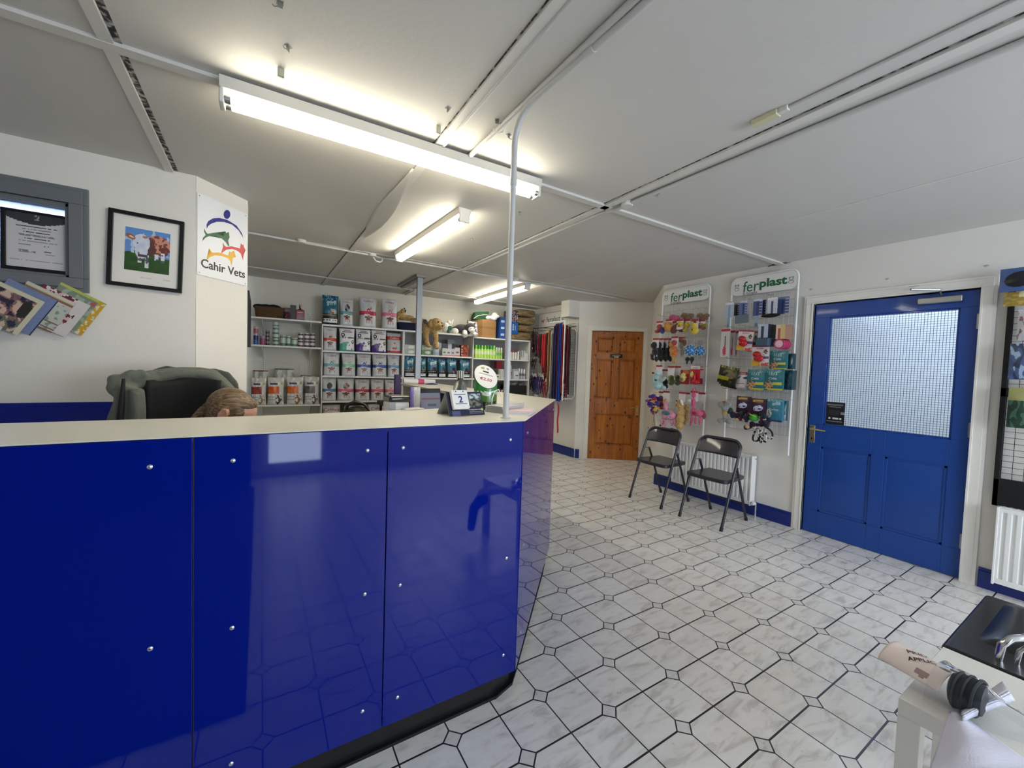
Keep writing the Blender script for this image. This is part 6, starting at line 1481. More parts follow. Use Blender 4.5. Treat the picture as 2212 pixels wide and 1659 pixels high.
b = MB(); b.plate([(-hw * 0.96, hh - 0.13), (-hw * 0.4, hh - 0.145), (-hw * 0.4, hh - 0.2), (-hw * 0.96, hh - 0.2)], -0.0435, -0.0415); b.build('dark_vent', M_DARK, mc)
x0, z0 = dk((884, 890), 1.96); x1, z1 = dk((906, 836), 1.96)
def bagf(u, v):
    if u < 0.22 + 0.1 * v and v > 0.35: return (0.55, 0.50, 0.80)
    if ellin(u, v, 0.3, 0.55, 0.2, 0.07): return (0.86, 0.33, 0.25)
    return (0.86, 0.85, 0.84)
b = pouch_mb(x1 - x0 + 0.004, z1 - DZ_, 0.06, bagf, seed=3); o = b.build('paper_bag', FOIL, ang=70); place(o, ((x0 + x1) / 2, 1.95, DZ_), 0.1); tag(o, 'crumpled white bag with a red and violet print beside the machine', 'bag')
x0, z0 = dk((868, 884), 1.90)
b = MB(); b.col = (0.85, 0.84, 0.83); b.box(-0.05, 0.05, -0.03, 0.03, 0, z0 - DZ_ - 0.015); b.col = (0.70, 0.2, 0.25); b.box(-0.045, 0.055, -0.032, 0.028, z0 - DZ_ - 0.0145, z0 - DZ_ - 0.006); b.col = (0.86, 0.85, 0.83); b.box(-0.048, 0.05, -0.03, 0.03, z0 - DZ_ - 0.0055, z0 - DZ_ + 0.006)
o = b.build('carton_pile', pmat('carton_print', 0.45), bevel=0.002); place(o, (x0 + 0.045, 1.885, DZ_), 0.2); tag(o, 'white and red cartons piled behind the inner edge of the counter', 'box')
# on the far end of the side counter
pr = thing('paper_roll', 'roll of white paper with a pink band on the far end of the counter', 'roll', (1.475, 4.36, CZ + 0.03), 0.0)
b = MB(); b.tube([(-0.16, 0, 0.0), (0.20, 0, -0.003)], [0.033, 0.024], 20, caps=False); o = b.build('paper', mat('paper_white', 'e8e6e8', 0.6), pr); q = o.modifiers.new('s', 'SOLIDIFY'); q.thickness = 0.002
b = MB(); b.cyl((-0.155, 0, 0), (-0.15, 0, 0), 0.03); b.build('inner_coil', mat('lilac_paper', 'b9b3c4', 0.6), pr)
b = MB(); b.tube([(0.0, 0, 0), (0.07, 0, -0.001)], [0.0305, 0.0285], 20); b.build('pink_band', mat('pink_band', 'c9527e', 0.5), pr)
b = MB(); b.tube([(-0.07, 0, 0), (0.0, 0, 0.004), (0.07, 0, 0)], [0.004, 0.008, 0.003], 8); o = b.build('pen', mat('indigo_plastic', '2a2560', 0.4)); place(o, (1.60, 4.25, CZ + 0.006), 0.05); tag(o, 'dark blue pen case lying in front of the paper roll', 'pen')
x0, z0 = dk((866, 843), 3.6)
b = MB(); b.box(-0.025, 0.025, -0.03, 0.03, 0, 0.26); o = b.build('purple_carton', mat('purple_card', '3a2350', 0.5)); place(o, (1.12, 3.9, 1.02)); tag(o, 'narrow dark purple carton behind the black-lidded machine', 'box')
b = MB(); b.box(-0.16, 0.14, -0.2, 0.2, 0.98, 1.018); b.box(-0.14, -0.12, -0.18, -0.16, 0, 0.98); b.box(0.1, 0.12, -0.18, -0.16, 0, 0.98); b.box(-0.14, -0.12, 0.16, 0.18, 0, 0.98); b.box(0.1, 0.12, 0.16, 0.18, 0, 0.98); o = b.build('side_shelf', M_DARK); place(o, (1.14, 3.9, 0)); tag(o, 'dark narrow stand inside the counter carrying a purple carton', 'stand')
# ================================================================ leads on the end wall
LX = 4.22
def lw(px, out=0.0): s_, z_ = onpl(px, (LX - out, 4.0), (LX - out, 7.0)); return 4.0 + s_, z_
hd_ = thing('display_rack', 'white wire rack for leads with a white header reading ferplast and an orange dog', 'display rack', (LX, 5.55, 0), -PI / 2)
def rackloc(root, px, out): y, z = lw(px, out); return (root.location.y - y, z)
y0, zt = lw((1166, 685)); y1, zb = lw((1213, 700)); 
b = MB(); pts_ = []
x0, x1 = 5.55 - y0, 5.55 - lw((1217, 690))[0]
zz0, zz1 = lw((1190, 712))[1], lw((1190, 676))[1]
def rrect(x0, x1, z0, z1, r_, n=6):
    P_ = []
    for cx, cz, a0 in ((x1 - r_, z1 - r_, 0), (x0 + r_, z1 - r_, PI / 2), (x0 + r_, z0 + r_, PI), (x1 - r_, z0 + r_, 3 * PI / 2)):
        for k in range(n + 1): a = a0 + PI / 2 * k / n; P_.append((cx + r_ * math.cos(a), cz + r_ * math.sin(a)))
    return P_
b.plate(rrect(x0, x1, zz0, zz1, 0.05), -0.024, -0.018); hb_ = b.build('header', mat('header_board', 'ecebe8', 0.4), hd_)
b = MB(); b.tube([(x, -0.024, z) for x, z in rrect(x0, x1, zz0, zz1, 0.05)], 0.004, 6, closed=True); b.build('header_frame', mat('grey_wire', '8f9291', 0.4), hd_)
text('ferplast', (x1 - x0) * 0.56, mat('grey_green_print', '3c5a55', 0.5), hb_, (x0 + (x1 - x0) * 0.64, -0.0248, (zz0 + zz1) / 2 + 0.015))
b = MB(); cx = x0 + (x1 - x0) * 0.2; cz = (zz0 + zz1) / 2 + 0.012
for q in ((0, 0, 0.035, 0.016), (0.04, 0.02, 0.017, 0.014), (-0.035, 0.018, 0.01, 0.014), (-0.025, -0.02, 0.007, 0.018), (0.022, -0.02, 0.007, 0.018)): b.ell((cx + q[0], -0.0245, cz + q[1]), (q[2], 0.001, q[3]), n=12, k=6)
b.build('dog_logo', mat('orange_print', 'd7772c', 0.5), hb_)
text('PROFESSIONAL', (x1 - x0) * 0.4, mat('orange_print', 'd7772c', 0.5), hb_, (x0 + (x1 - x0) * 0.3, -0.0248, zz0 + 0.045), h=0.014, name='strapline')
b = MB(); fr0, fr1 = 5.55 - 6.1, 5.55 - 4.90
b.tube([(fr0, -0.02, zz0), (fr0, -0.02, 0.98), (fr1, -0.02, 0.98), (fr1, -0.02, 2.12), (fr0, -0.02, 2.12)], 0.008, 8)
b.build('frame', M_WHITE, hd_)
b = MB()
for k in range(20): b.box(fr0, fr1, -0.016, -0.013, 1.0 + k * 0.055, 1.003 + k * 0.055)
for k in range(22): x = fr0 + (fr1 - fr0) * k / 21; b.box(x - 0.0015, x + 0.0015, -0.019, -0.016, 0.98, 2.12)
b.build('wire_grid', M_WHITE, hd_)
# side panel: white upright at the front, rounded wire frame back to the wall
b = MB(); b.box(fr1 - 0.006, fr1 + 0.014, -0.27, -0.25, 0.90, 2.13); b.box(fr1 - 0.4, fr1 + 0.014, -0.27, -0.25, 2.12, 2.14); b.build('front_upright', M_WHITE, hd_, bevel=0.002)
b = MB(); b.tube([(fr1 + 0.004, -0.25, 2.02), (fr1 + 0.004, -0.07, 2.02), (fr1 + 0.004, -0.03, 1.97), (fr1 + 0.004, -0.03, 0.98), (fr1 + 0.004, -0.07, 0.93), (fr1 + 0.004, -0.25, 0.93)], 0.008, 8)
for k in range(24): b.box(fr1 + 0.003, fr1 + 0.005, -0.25, -0.03, 0.97 + k * 0.043, 0.9725 + k * 0.043)
b.build('side_grid', mat('white_wire', 'e2e3e2', 0.4), hd_)
for py in (712,):
    for k in range(2):
        z = lw((1170, 713), 0.2)[1]
b = MB(); rail = 1.985
b.box(fr0, fr1, -0.245, -0.235, 2.06, 2.068); b.build('front_rail', M_BLACK, hd_)
for x in (fr0 + 0.02, (fr0 + fr1) / 2, fr1 - 0.02):
    b = MB(); b.cyl((x, -0.02, 2.064), (x, -0.24, 2.064), 0.005, n=8); b.build('arm', M_BLACK, hd_)
MS = {}
def lead(px, ptop, pbot, col, label, wpx=4.0, out=0.24, group='leads hanging on the wire rack', name='dog_lead', clip=True, m2=None):
    y, zt = lw((px, ptop), out); _, zb = lw((px, pbot), out)
    ya, _ = lw((px - wpx / 2, ptop), out); yb, _ = lw((px + wpx / 2, ptop), out); w_ = 1.3 * max(0.012, abs(ya - yb))
    t = thing(name, label, 'lead', (LX - out, y, zb), -PI / 2, group); h = zt - zb
    m = mat('webbing_' + col, col, 0.75, nz=0.15, nsc=60)
    b = MB(); r_ = w_ / 2
    for dx, e in ((-r_ * 0.35, 0.0), (r_ * 0.35, 0.012)):
        pts_ = [(dx + 0.004 * math.sin(k * 1.3 + px), -e + 0.004 * math.sin(k + px * 2), 0.05 + (h - 0.05) * k / 8) for k in range(9)]
        b.tube(pts_, [r_ * 0.62] * 8 + [r_ * 0.5], 8, flat=0.35)
    b.tube([(-r_ * 0.35, 0, h), (-r_ * 0.3, 0.0, h + 0.02), (r_ * 0.3, -0.012, h + 0.02), (r_ * 0.35, -0.012, h)], r_ * 0.5, 8, flat=0.4)
    b.build('strap', m, t)
    if clip:
        b = MB(); b.tube([(0, -0.004, 0.055), (0, -0.004, 0.03)], 0.005, 8); b.tube([(0.006 * math.cos(a), -0.004, 0.014 + 0.014 * math.sin(a)) for a in [2 * PI * k / 10 for k in range(10)]], 0.002, 6, closed=True); b.build('clip', M_CHROME, t)
    b = MB(); b.box(-0.006, 0.006, -0.016, -0.013, h - 0.01, h + 0.035); b.build('hang_tag', M_GREYW, t)
    return t
LD = [ # px, top, bottom, colour, width, text
 (1152, 719, 757, '3a1c28', 3.4, 'short dark maroon'), (1156, 719, 750, '4a2a33', 3, 'short plum'), (1160, 720, 764, '2c2028', 3.2, 'short black'), (1163.5, 727, 770, '9a2f5a', 3, 'short cerise'), (1167, 725, 780, '5a2430', 3.2, 'mid-length wine red'), (1170.5, 724, 792, '3d2a26', 3, 'mid-length brown'), (1174, 726, 798, 'b0262e', 4.2, 'bright red wide'),
 (1178.5, 724, 801, 'c22a30', 4.8, 'bright red'), (1183, 722, 812, '4a1a20', 3.4, 'dark maroon'), (1186.5, 716, 838, 'b08a55', 3.0, 'tan rope'), (1189.5, 716, 846, '7a4a2a', 2.8, 'brown leather'), (1192, 722, 858, 'c9c3b4', 2.6, 'cream'), (1195.5, 722, 860, '8a8a8e', 3, 'silver grey'), (1199, 708, 870, '232036', 3.8, 'near-black'),
 (1203, 703, 866, '2a2358', 4.6, 'dark purple'), (1207, 702, 845, '5c2634', 3.4, 'maroon and grey'), (1210.5, 702, 874, '1e3a8c', 4.6, 'royal blue wide'), (1214, 701, 876, '24409a', 4.0, 'royal blue'), (1217.5, 704, 850, 'a02a38', 3.2, 'crimson'), (1221, 708, 862, '7c1f2a', 4.4, 'deep red'), (1225, 706, 836, '3a1720', 4.0, 'black cherry'), (1229, 708, 868, '8e2630', 3.2, 'red'), (1232.5, 710, 860, '241a1e', 3.4, 'black')]
LB2 = [(1154, 721, 768, '6a2440'), (1162, 724, 776, '44202c'), (1169, 724, 790, '7a2036'), (1176.5, 724, 812, '8a1e26'), (1181, 724, 822, 'a8262e'), (1185, 722, 832, '2e181c'), (1194, 722, 868, '5a5a60'), (1197.5, 716, 872, 'a89c86'), (1201, 706, 868, '3a2a3c'), (1205, 704, 872, '1c1a38'), (1212.5, 704, 868, '16265c'), (1216, 706, 872, '5c1a22'), (1223, 708, 874, '2a1216'), (1227, 708, 866, '6a1a24'), (1231, 709, 850, '441a20')]
for i, (px, t0, t1, c_) in enumerate(LB2):
    near = min(LD, key=lambda q: abs(q[0] - px))
    lead(px, t0, t1, c_, 'rear dog lead tucked behind the %s one on the wire rack' % near[5], 4.4, 0.17, 'rear layer of leads on the wire rack')
for i, (px, t0, t1, c_, wpx, nm) in enumerate(LD):
    nb_ = '' if i == 0 else ', just right of the %s one' % LD[i - 1][5]
    lead(px, t0, t1, c_, nm + ' dog lead' + (nb_ or ' at the left end of the lead rack'), wpx)
b = MB(); y, z0 = lw((1206, 900), 0.24)
lead(1207, 872, 942, 'b8323c', 'red lead trailing low beside the corner of the counter', 3.4, 0.22, None)
# collars and harnesses lower left
HR = [(1150, 771, 798, '222026', 'black collar hanging at the left edge of the lead rack'), (1155, 772, 797, '4a3a3a', 'brown collar second from the left edge of the lead rack'), (1147, 806, 842, '1d1b20', 'black harness low at the left of the lead rack'), (1153, 808, 846, '3a2a66', 'purple harness beside the black harness'), (1158.5, 806, 848, '2c2352', 'deep purple harness in the cluster'), (1164, 806, 852, '463a80', 'violet harness in the cluster'), (1169, 808, 850, '34285e', 'dark violet harness, right side of the cluster'), (1175, 812, 862, 'a12c3c', 'red harness hanging below the red leads'), (1181, 818, 862, '8c2430', 'dark red harness beside the tan rope lead')]
HR += [(1151 + 4.3 * k, 805 + (k % 3) * 2, 846 + (k * 5) % 8, ('2a2048', '1f1d2c', '4a3a7c', '30245a', '5a2a50', '262040')[k], 'webbing harness in the purple cluster, %s from its left side' % ('first', 'second', 'third', 'fourth', 'fifth', 'sixth')[k]) for k in range(6)]
for px, t0, t1, c_, l in HR:
    y, zt = lw((px, t0), 0.24); _, zb = lw((px, t1), 0.24); h = zt - zb
    t = thing('dog_harness' if t1 > 800 else 'dog_collar', l, 'harness' if t1 > 800 else 'collar', (LX - 0.24, y, zb), -PI / 2, 'collars and harnesses on the rack')
    m = mat('webbing_' + c_, c_, 0.75, nz=0.15, nsc=60); b = MB(); r_ = 0.02
    b.tube([(r_ * math.cos(a), 0.01 * math.sin(a * 2), h * 0.35 + h * 0.33 * math.sin(a)) for a in [2 * PI * k / 18 for k in range(18)]], 0.013, 8, closed=True, flat=0.5)
    b.tube([(r_ * 0.7 * math.cos(a) + 0.006, 0.015 + 0.01 * math.sin(a * 2), h * 0.62 + h * 0.25 * math.sin(a)) for a in [2 * PI * k / 16 for k in range(16)]], 0.012, 8, closed=True, flat=0.5)
    b.build('webbing', m, t)
    b = MB(); b.box(-0.012, 0.012, -0.016, -0.01, h * 0.85, h); b.build('hang_tag', M_GREYW, t)
    b = MB(); b.tube([(0, 0, h * 0.9), (0, 0, h), (0, 0.03, h + 0.01)], 0.002, 6); b.build('hook', M_BLACK, t)
b = MB()
for k in range(10): b.ell((random.uniform(-0.05, 0.05), random.uniform(-0.03, 0.03), random.uniform(0, 0.09)), (0.025, 0.012, 0.03), n=8, k=6)
y, z_ = lw((1157, 858), 0.2)
o = b.build('clear_packets', mat('clear_film', 'aeb0b2', 0.15, coat=0.8, nz=0.4, nsc=40), remesh=0.008, sub=1); place(o, (LX - 0.2, y, z_ - 0.03), -PI / 2); tag(o, 'cluster of clear plastic packets hanging at the foot of the lead rack', 'packets', kind='stuff')

# ================================================================ toy and grooming racks on the right wall
def rp(px, out): s_, z_ = onpl(px, (RX - out, -1.0), (RX - out, 6.0)); return -1.0 + s_, z_
def wire_rack(label, yc, hw, zb, zt, zh0, label_w, gz0, gz1, pegs):
    """local x runs along the wall towards the camera, -y into the room"""
    t = thing('display_rack', label, 'display rack', (RX, yc, 0), -PI / 2)
    b = MB(); P_ = [(-hw, -0.045, zb)]
    r_ = 0.07
    P_.append((-hw, -0.045, zt - r_))
    for k in range(1, 6): a = PI - PI / 2 * k / 6; P_.append((-hw + r_ + r_ * math.cos(a), -0.045, zt - r_ + r_ * math.sin(a)))
    for k in range(0, 6): a = PI / 2 - PI / 2 * k / 6; P_.append((hw - r_ + r_ * math.cos(a), -0.045, zt - r_ + r_ * math.sin(a)))
    P_ += [(hw, -0.045, zt - r_), (hw, -0.045, zb)]
    b.tube(P_, 0.009, 10); b.build('frame', M_WHITE, t)
    b = MB()
    n = int((gz1 - gz0) / 0.075)
    for k in range(n + 1): z = gz0 + (gz1 - gz0) * k / n; b.tube([(-hw + 0.02, -0.04, z), (hw - 0.02, -0.04, z)], 0.0026, 5)
    m_ = int(2 * hw / 0.045)
    for k in range(m_ + 1): x = -hw + 0.02 + (2 * hw - 0.04) * k / m_; b.tube([(x, -0.043, gz0), (x, -0.043, gz1)], 0.002, 5)
    b.tube([(-hw, -0.045, gz0), (hw, -0.045, gz0)], 0.003, 6); b.tube([(-hw, -0.045, gz1), (hw, -0.045, gz1)], 0.003, 6)
    b.build('wire_grid', mat('dull_white_wire', 'bfc0be', 0.4), t)
    b = MB(); b.plate(rrect(-hw + 0.012, hw - 0.012, zh0, zt - 0.012, 0.05), -0.054, -0.048); h = b.build('header', mat('header_board', 'ecebe8', 0.4), t)
    G = mat('green_print', '1d6a45', 0.5); zc = (zh0 + zt) / 2 - 0.01
    text('fer', hw * 0.50, G, h, (-hw * 0.36, -0.0545, zc), h=0.105, shear=0.05); text('plast', hw * 0.80, G, h, (hw * 0.31, -0.0545, zc), h=0.105, bold=0.03)
    Kp = mat('line_print', '4a4a4a', 0.5)
    for sx, big in ((-1, 0), (1, 1)):
        b = MB(); cx, cz = sx * hw * 0.82, zc + 0.004
        b.tube([(cx + 0.018 * math.cos(a), -0.0548, cz + 0.012 + 0.015 * math.sin(a)) for a in [2 * PI * k / 14 for k in range(14)]], 0.0016, 5, closed=True)
        b.tube([(cx + 0.022 * math.cos(a), -0.0548, cz - 0.018 + 0.014 * math.sin(a)) for a in [2 * PI * k / 14 for k in range(14)]], 0.0016, 5, closed=True)
        b.tube([(cx - 0.02, -0.0548, cz + 0.03), (cx - 0.012, -0.0548, cz + 0.018)], 0.003 if not big else 0.0015, 5); b.tube([(cx + 0.02, -0.0548, cz + 0.03), (cx + 0.012, -0.0548, cz + 0.018)], 0.003 if not big else 0.0015, 5)
        b.ell((cx - 0.006, -0.055, cz + 0.014), 0.002, n=6, k=5); b.ell((cx + 0.006, -0.055, cz + 0.014), 0.002, n=6, k=5)
        b.build('animal_drawing', Kp, h)
    text('la famiglia', hw * 0.45, Kp, h, (-hw * 0.38, -0.0545, zc - 0.068), name='strapline')
    for x, z in pegs:
        b = MB(); b.tube([(x, -0.04, z), (x, -0.25, z), (x, -0.258, z + 0.012)], 0.0028, 6); b.build('peg', M_CHROME, t)
    return t
R1Y, R1H = 2.962, 0.305
R2Y, R2H = 2.112, 0.305
wire_rack('white wire rack of dog toys under a ferplast header, nearer the pine door', R1Y, R1H, 0.66, 2.37, 2.20, 0.5, 0.80, 2.19, [(-0.2, 2.05), (-0.05, 2.05), (0.12, 2.05), (-0.2, 1.78), (0.0, 1.78), (0.15, 1.78), (-0.2, 1.42), (0.0, 1.42), (0.16, 1.42), (-0.2, 1.15), (0.0, 1.15), (0.16, 1.15)])
wire_rack('white wire rack of grooming tools and treats under a ferplast header, beside the blue door', R2Y, R2H, 0.66, 2.37, 2.19, 0.5, 0.84, 2.18, [(-0.22, 2.11), (-0.02, 2.11), (0.15, 2.13), (-0.24, 1.87), (-0.1, 1.87), (0.02, 1.93), (0.18, 1.93), (-0.2, 1.55), (-0.05, 1.57), (0.15, 1.57), (-0.22, 1.25), (0.0, 1.25), (0.16, 1.25)])

def wroot(name, label, cat, px, out, group=None):
    y, z = rp(px, out); t = thing(name, label, cat, (RX - out, y, z), -PI / 2, group); t['o_'] = 0; del t['o_']; return t, y, z
def wshape(b, root, out, cx, cy, rx, ry, dy=None, yo=0.0, rot=0.0):
    """ellipsoid covering the patch (cx, cy, rx, ry) seen in the photograph, at distance out from the wall"""
    y, z = rp((cx, cy), out); ya, _ = rp((cx + rx, cy), out); _, zb = rp((cx, cy + ry), out)
    R_ = Matrix.Rotation(rot, 3, 'Y') if rot else None
    rr = (abs(y - ya), dy or min(abs(y - ya), abs(z - zb)) * 0.9, abs(z - zb))
    b.ell((root.location.y - y, yo, z - root.location.z), rr, rot=type('q', (), {'to_matrix': lambda s: R_})() if rot else None, n=14, k=9)
def card(name, x0, y0, x1, y1, out, fn, label, cat, group=None, th=0.004, word=None, wcol='a8242c', wv=0.85, ww=0.7, tilt=0.0, nx=16, ny=24, hook=True):
    """flat hanging card or pack; x0..x1, y0..y1 are its edges in the photograph"""
    ym, zt = rp(((x0 + x1) / 2, y0), out); _, zb = rp(((x0 + x1) / 2, y1), out); ya, _ = rp((x0, (y0 + y1) / 2), out); yb, _ = rp((x1, (y0 + y1) / 2), out)
    w_, h = abs(ya - yb), zt - zb
    b = MB(); b.col = fn(0.02, 0.5); b.box(-w_ / 2, w_ / 2, 0, th, 0, h)
    b.grid(lambda u, v: (-w_ / 2 + w_ * u, -0.0006 - (0.012 * math.sin(PI * u) * math.sin(PI * v) if th > 0.01 else 0), h * v), nx, ny, fn)
    o = b.build(name, FOIL if th > 0.01 else CARD, smooth=th > 0.01); place(o, (RX - out, (ya + yb) / 2, zb), rot=(0, tilt, -PI / 2)); tag(o, label, cat, group)
    if word: text(word, w_ * ww, mat('word_' + wcol, wcol, 0.5), o, (0, -0.016 if th > 0.01 else -0.0015, h * wv), name='brand_word')
    if hook:
        b = MB(); b.tube([(0, th + 0.002, h - 0.006), (0, th + 0.002, h + 0.006), (0, max(th + 0.01, out - 0.044), h + 0.008)], 0.0016, 6); b.build('hang_loop', M_CHROME, o)
    return o, w_, h
# --- grooming rack
def gcard(bg=(0.30, 0.38, 0.62), hd=(0.80, 0.83, 0.90), handle=(0.10, 0.16, 0.36)):
    def fn(u, v):
        if v > 0.88: return hd
        if abs(u - 0.5) < 0.11 and v < 0.78: return handle
        if u > 0.66 and int(v * 18) % 3 == 0: return (0.70, 0.75, 0.85)
        return tuple(x + 0.06 * nz2(u, v, 8, 2) for x in bg)
    return fn
GG = 'grooming tools on the top row'
def headpart(o, w_, h, kind):
    b = MB()
    if kind == 'comb':
        b.box(-0.012, 0.012, -0.012, -0.002, -0.07, 0.0)
        for k in range(9): b.box(-0.011 + k * 0.0025, -0.010 + k * 0.0025, -0.01, -0.004, -0.10, -0.07)
        b.build('comb', mat('pale_blue_plastic', '7f9fb8', 0.3), o)
    if kind == 'slicker':
        b.add([(-0.06, -0.03, -0.075), (0.07, -0.03, -0.07), (0.06, -0.015, 0.01), (-0.07, -0.015, 0.005)] + [(-0.06, -0.012, -0.075), (0.07, -0.012, -0.07), (0.06, 0.0, 0.01), (-0.07, 0.0, 0.005)], [(0, 1, 2, 3), (7, 6, 5, 4), (0, 4, 5, 1), (1, 5, 6, 2), (2, 6, 7, 3), (3, 7, 4, 0)])
        b.build('brush_head', mat('grey_rubber', '6c7880', 0.5), o, bevel=0.004)
    if kind == 'furbrush':
        b.ell((0, -0.02, -0.012), (0.085, 0.02, 0.018)); b.build('brush_head', M_DARK, o)
for x0, y0, x1, y1, fn, l, hk_ in ((1567, 654, 1584, 686, gcard((0.66, 0.72, 0.80), (0.9, 0.9, 0.93), (0.45, 0.6, 0.7)), 'white and blue grooming card with a comb, at the left of the top row', 'comb'),
        (1586, 655, 1597, 682, gcard((0.24, 0.26, 0.32), (0.6, 0.6, 0.65), (0.12, 0.13, 0.16)), 'dark grooming card half hidden on the left of the top row', None),
        (1598, 650, 1614, 682, gcard(), 'blue grooming card holding a grey slicker brush', 'slicker'),
        (1627, 646, 1646, 682, gcard((0.22, 0.28, 0.52)), 'blue grooming card with a long metal comb, middle of the top row', 'comb'),
        (1647, 648, 1654, 680, gcard((0.10, 0.12, 0.24), (0.2, 0.22, 0.3)), 'dark blue grooming card behind the middle comb card', None),
        (1658, 643, 1678, 679, gcard((0.82, 0.83, 0.87), (0.9, 0.9, 0.92), (0.22, 0.28, 0.42)), 'white grooming card holding a black fur brush', 'furbrush'),
        (1680, 641, 1704, 678, gcard((0.24, 0.31, 0.50), (0.45, 0.5, 0.62)), 'blue grooming card at the right end of the top row', None)):
    o, w_, h = card('grooming_card', x0, y0, x1, y1, 0.22 if hk_ else 0.16, fn, l, 'grooming tool', GG)
    if hk_: headpart(o, w_, h, hk_)
def knife(u, v):
    if v > 0.93: return (0.68, 0.15, 0.2)
    if ellin(u, v, 0.45, 0.22, 0.2, 0.17): return (0.75, 0.25, 0.32)
    if ellin(u, v, 0.5, 0.55, 0.09, 0.2): return (0.35, 0.36, 0.34)
    return (0.80, 0.78, 0.78)
card('grooming_card', 1557, 711, 1576, 771, 0.24, knife, 'tall white card with a red handled stripping knife', 'grooming tool', 'stripping knife cards')
card('grooming_card', 1577, 714, 1587, 772, 0.17, knife, 'tall white card behind the stripping knife card', 'grooming tool', 'stripping knife cards')
card('grooming_card', 1588, 715, 1595, 771, 0.12, knife, 'rearmost tall white card of the stripping knife stack', 'grooming tool', 'stripping knife cards')
def kong(u, v):
    if v > 0.92: return (0.66, 0.16, 0.26)
    if ellin(u, v, 0.80, 0.68, 0.11, 0.10): return (0.22, 0.20, 0.20) if not ellin(u, v, 0.8, 0.66, 0.05, 0.05) else (0.6, 0.55, 0.5)
    if v < 0.30 and u < 0.62 - 0.6 * (0.3 - v): return (0.80, 0.62, 0.16)
    if v < 0.16 and u > 0.45: return (0.76, 0.28, 0.28) if nz2(u, v, 8) > -0.1 else (0.85, 0.8, 0.8)
    if abs(v - 0.40) < 0.05 and u > 0.62: return (0.35, 0.38, 0.55)
    return (0.86, 0.84, 0.84)
M_RUB = mat('red_rubber', 'b3161f', 0.25, coat=0.4)
def kongcard(x0, y0, x1, y1, out, label, tilt=0.0):
    o, w_, h = card('toy_card', x0, y0, x1, y1, out, kong, label, 'dog toy', 'red rubber toys on white cards', word='KONG', ww=0.42, wv=0.845, tilt=tilt)
    b = MB(); b.ell((-w_ * 0.15, -0.02, h * 0.56), (w_ * 0.25, 0.022, h * 0.15)); b.ell((-w_ * 0.02, -0.022, h * 0.36), (w_ * 0.30, 0.026, h * 0.17)); b.build('rubber_toy', M_RUB, o, remesh=0.004, sub=2)
kongcard(1591, 713, 1624, 757, 0.26, 'red rubber toy on a tilted white card reading KONG, beside the knife card', 0.10)
kongcard(1616, 716, 1636, 760, 0.16, 'red rubber toy card tucked behind the tilted one')
kongcard(1624, 746, 1661, 790, 0.25, 'red rubber toy on a white card reading KONG, the lower one')
# blue brush boxes
def stackbox(x0, y0, x1, y1, out, dpt, fn, label, cat, name, side):
    ya, _ = rp((x0, y0), out); yb, _ = rp((x1, y0), out); _, zt = rp(((x0 + x1) / 2, y0), out); _, zb = rp(((x0 + x1) / 2, y1), out)
    w_, h = abs(ya - yb), zt - zb
    b = MB(); b.col = side; b.box(-w_ / 2, w_ / 2, 0, dpt, 0, h); b.grid(lambda u, v: (-w_ / 2 + w_ * u, -0.0006, h * v), 14, 20, fn)
    t = thing(name, label, cat, (RX - out, (ya + yb) / 2, zb), -PI / 2); b.build('pack', pmat('carton_print', 0.45), t, smooth=False); return t, w_, h
t, w_, h = stackbox(1639, 700, 1660, 730, 0.27, 0.15, lambda u, v: (0.12, 0.2, 0.3) if abs(u - 0.45) < 0.14 and v < 0.85 else (0.72, 0.75, 0.84), 'stack of blue boxed brushes hanging in the middle of the rack', 'grooming tool', 'brush_pack', (0.08, 0.11, 0.17))
b = MB(); b.box(-w_ * 0.62, w_ * 0.75, -0.03, 0.13, -0.075, 0.0); b.build('brush_heads', mat('slate_rubber', '3d5566', 0.5), t, bevel=0.012)
t, w_, h = stackbox(1677, 701, 1697, 732, 0.25, 0.14, lambda u, v: (0.72, 0.35, 0.35) if abs(u - 0.35) < 0.12 and v < 0.75 else ((0.85, 0.74, 0.50) if u > 0.5 else (0.88, 0.78, 0.68)), 'stack of yellow cards holding pink tapes at the right of the rack', 'grooming tool', 'tape_pack', (0.62, 0.47, 0.38))
for k in range(4):
    b = MB(); b.cyl((0.0, -0.012 + k * 0.035, -0.045), (0.0, 0.012 + k * 0.035, -0.045), 0.045, n=24); b.build('tape_disc', mat('pink_plastic', 'c23a6c', 0.3), t)
b = MB(); b.cyl((0.0, -0.0125, -0.045), (0.0, -0.0135, -0.045), 0.032, n=20); b.build('tape_label', mat('pale_pink', 'e6c0cc', 0.5), t)
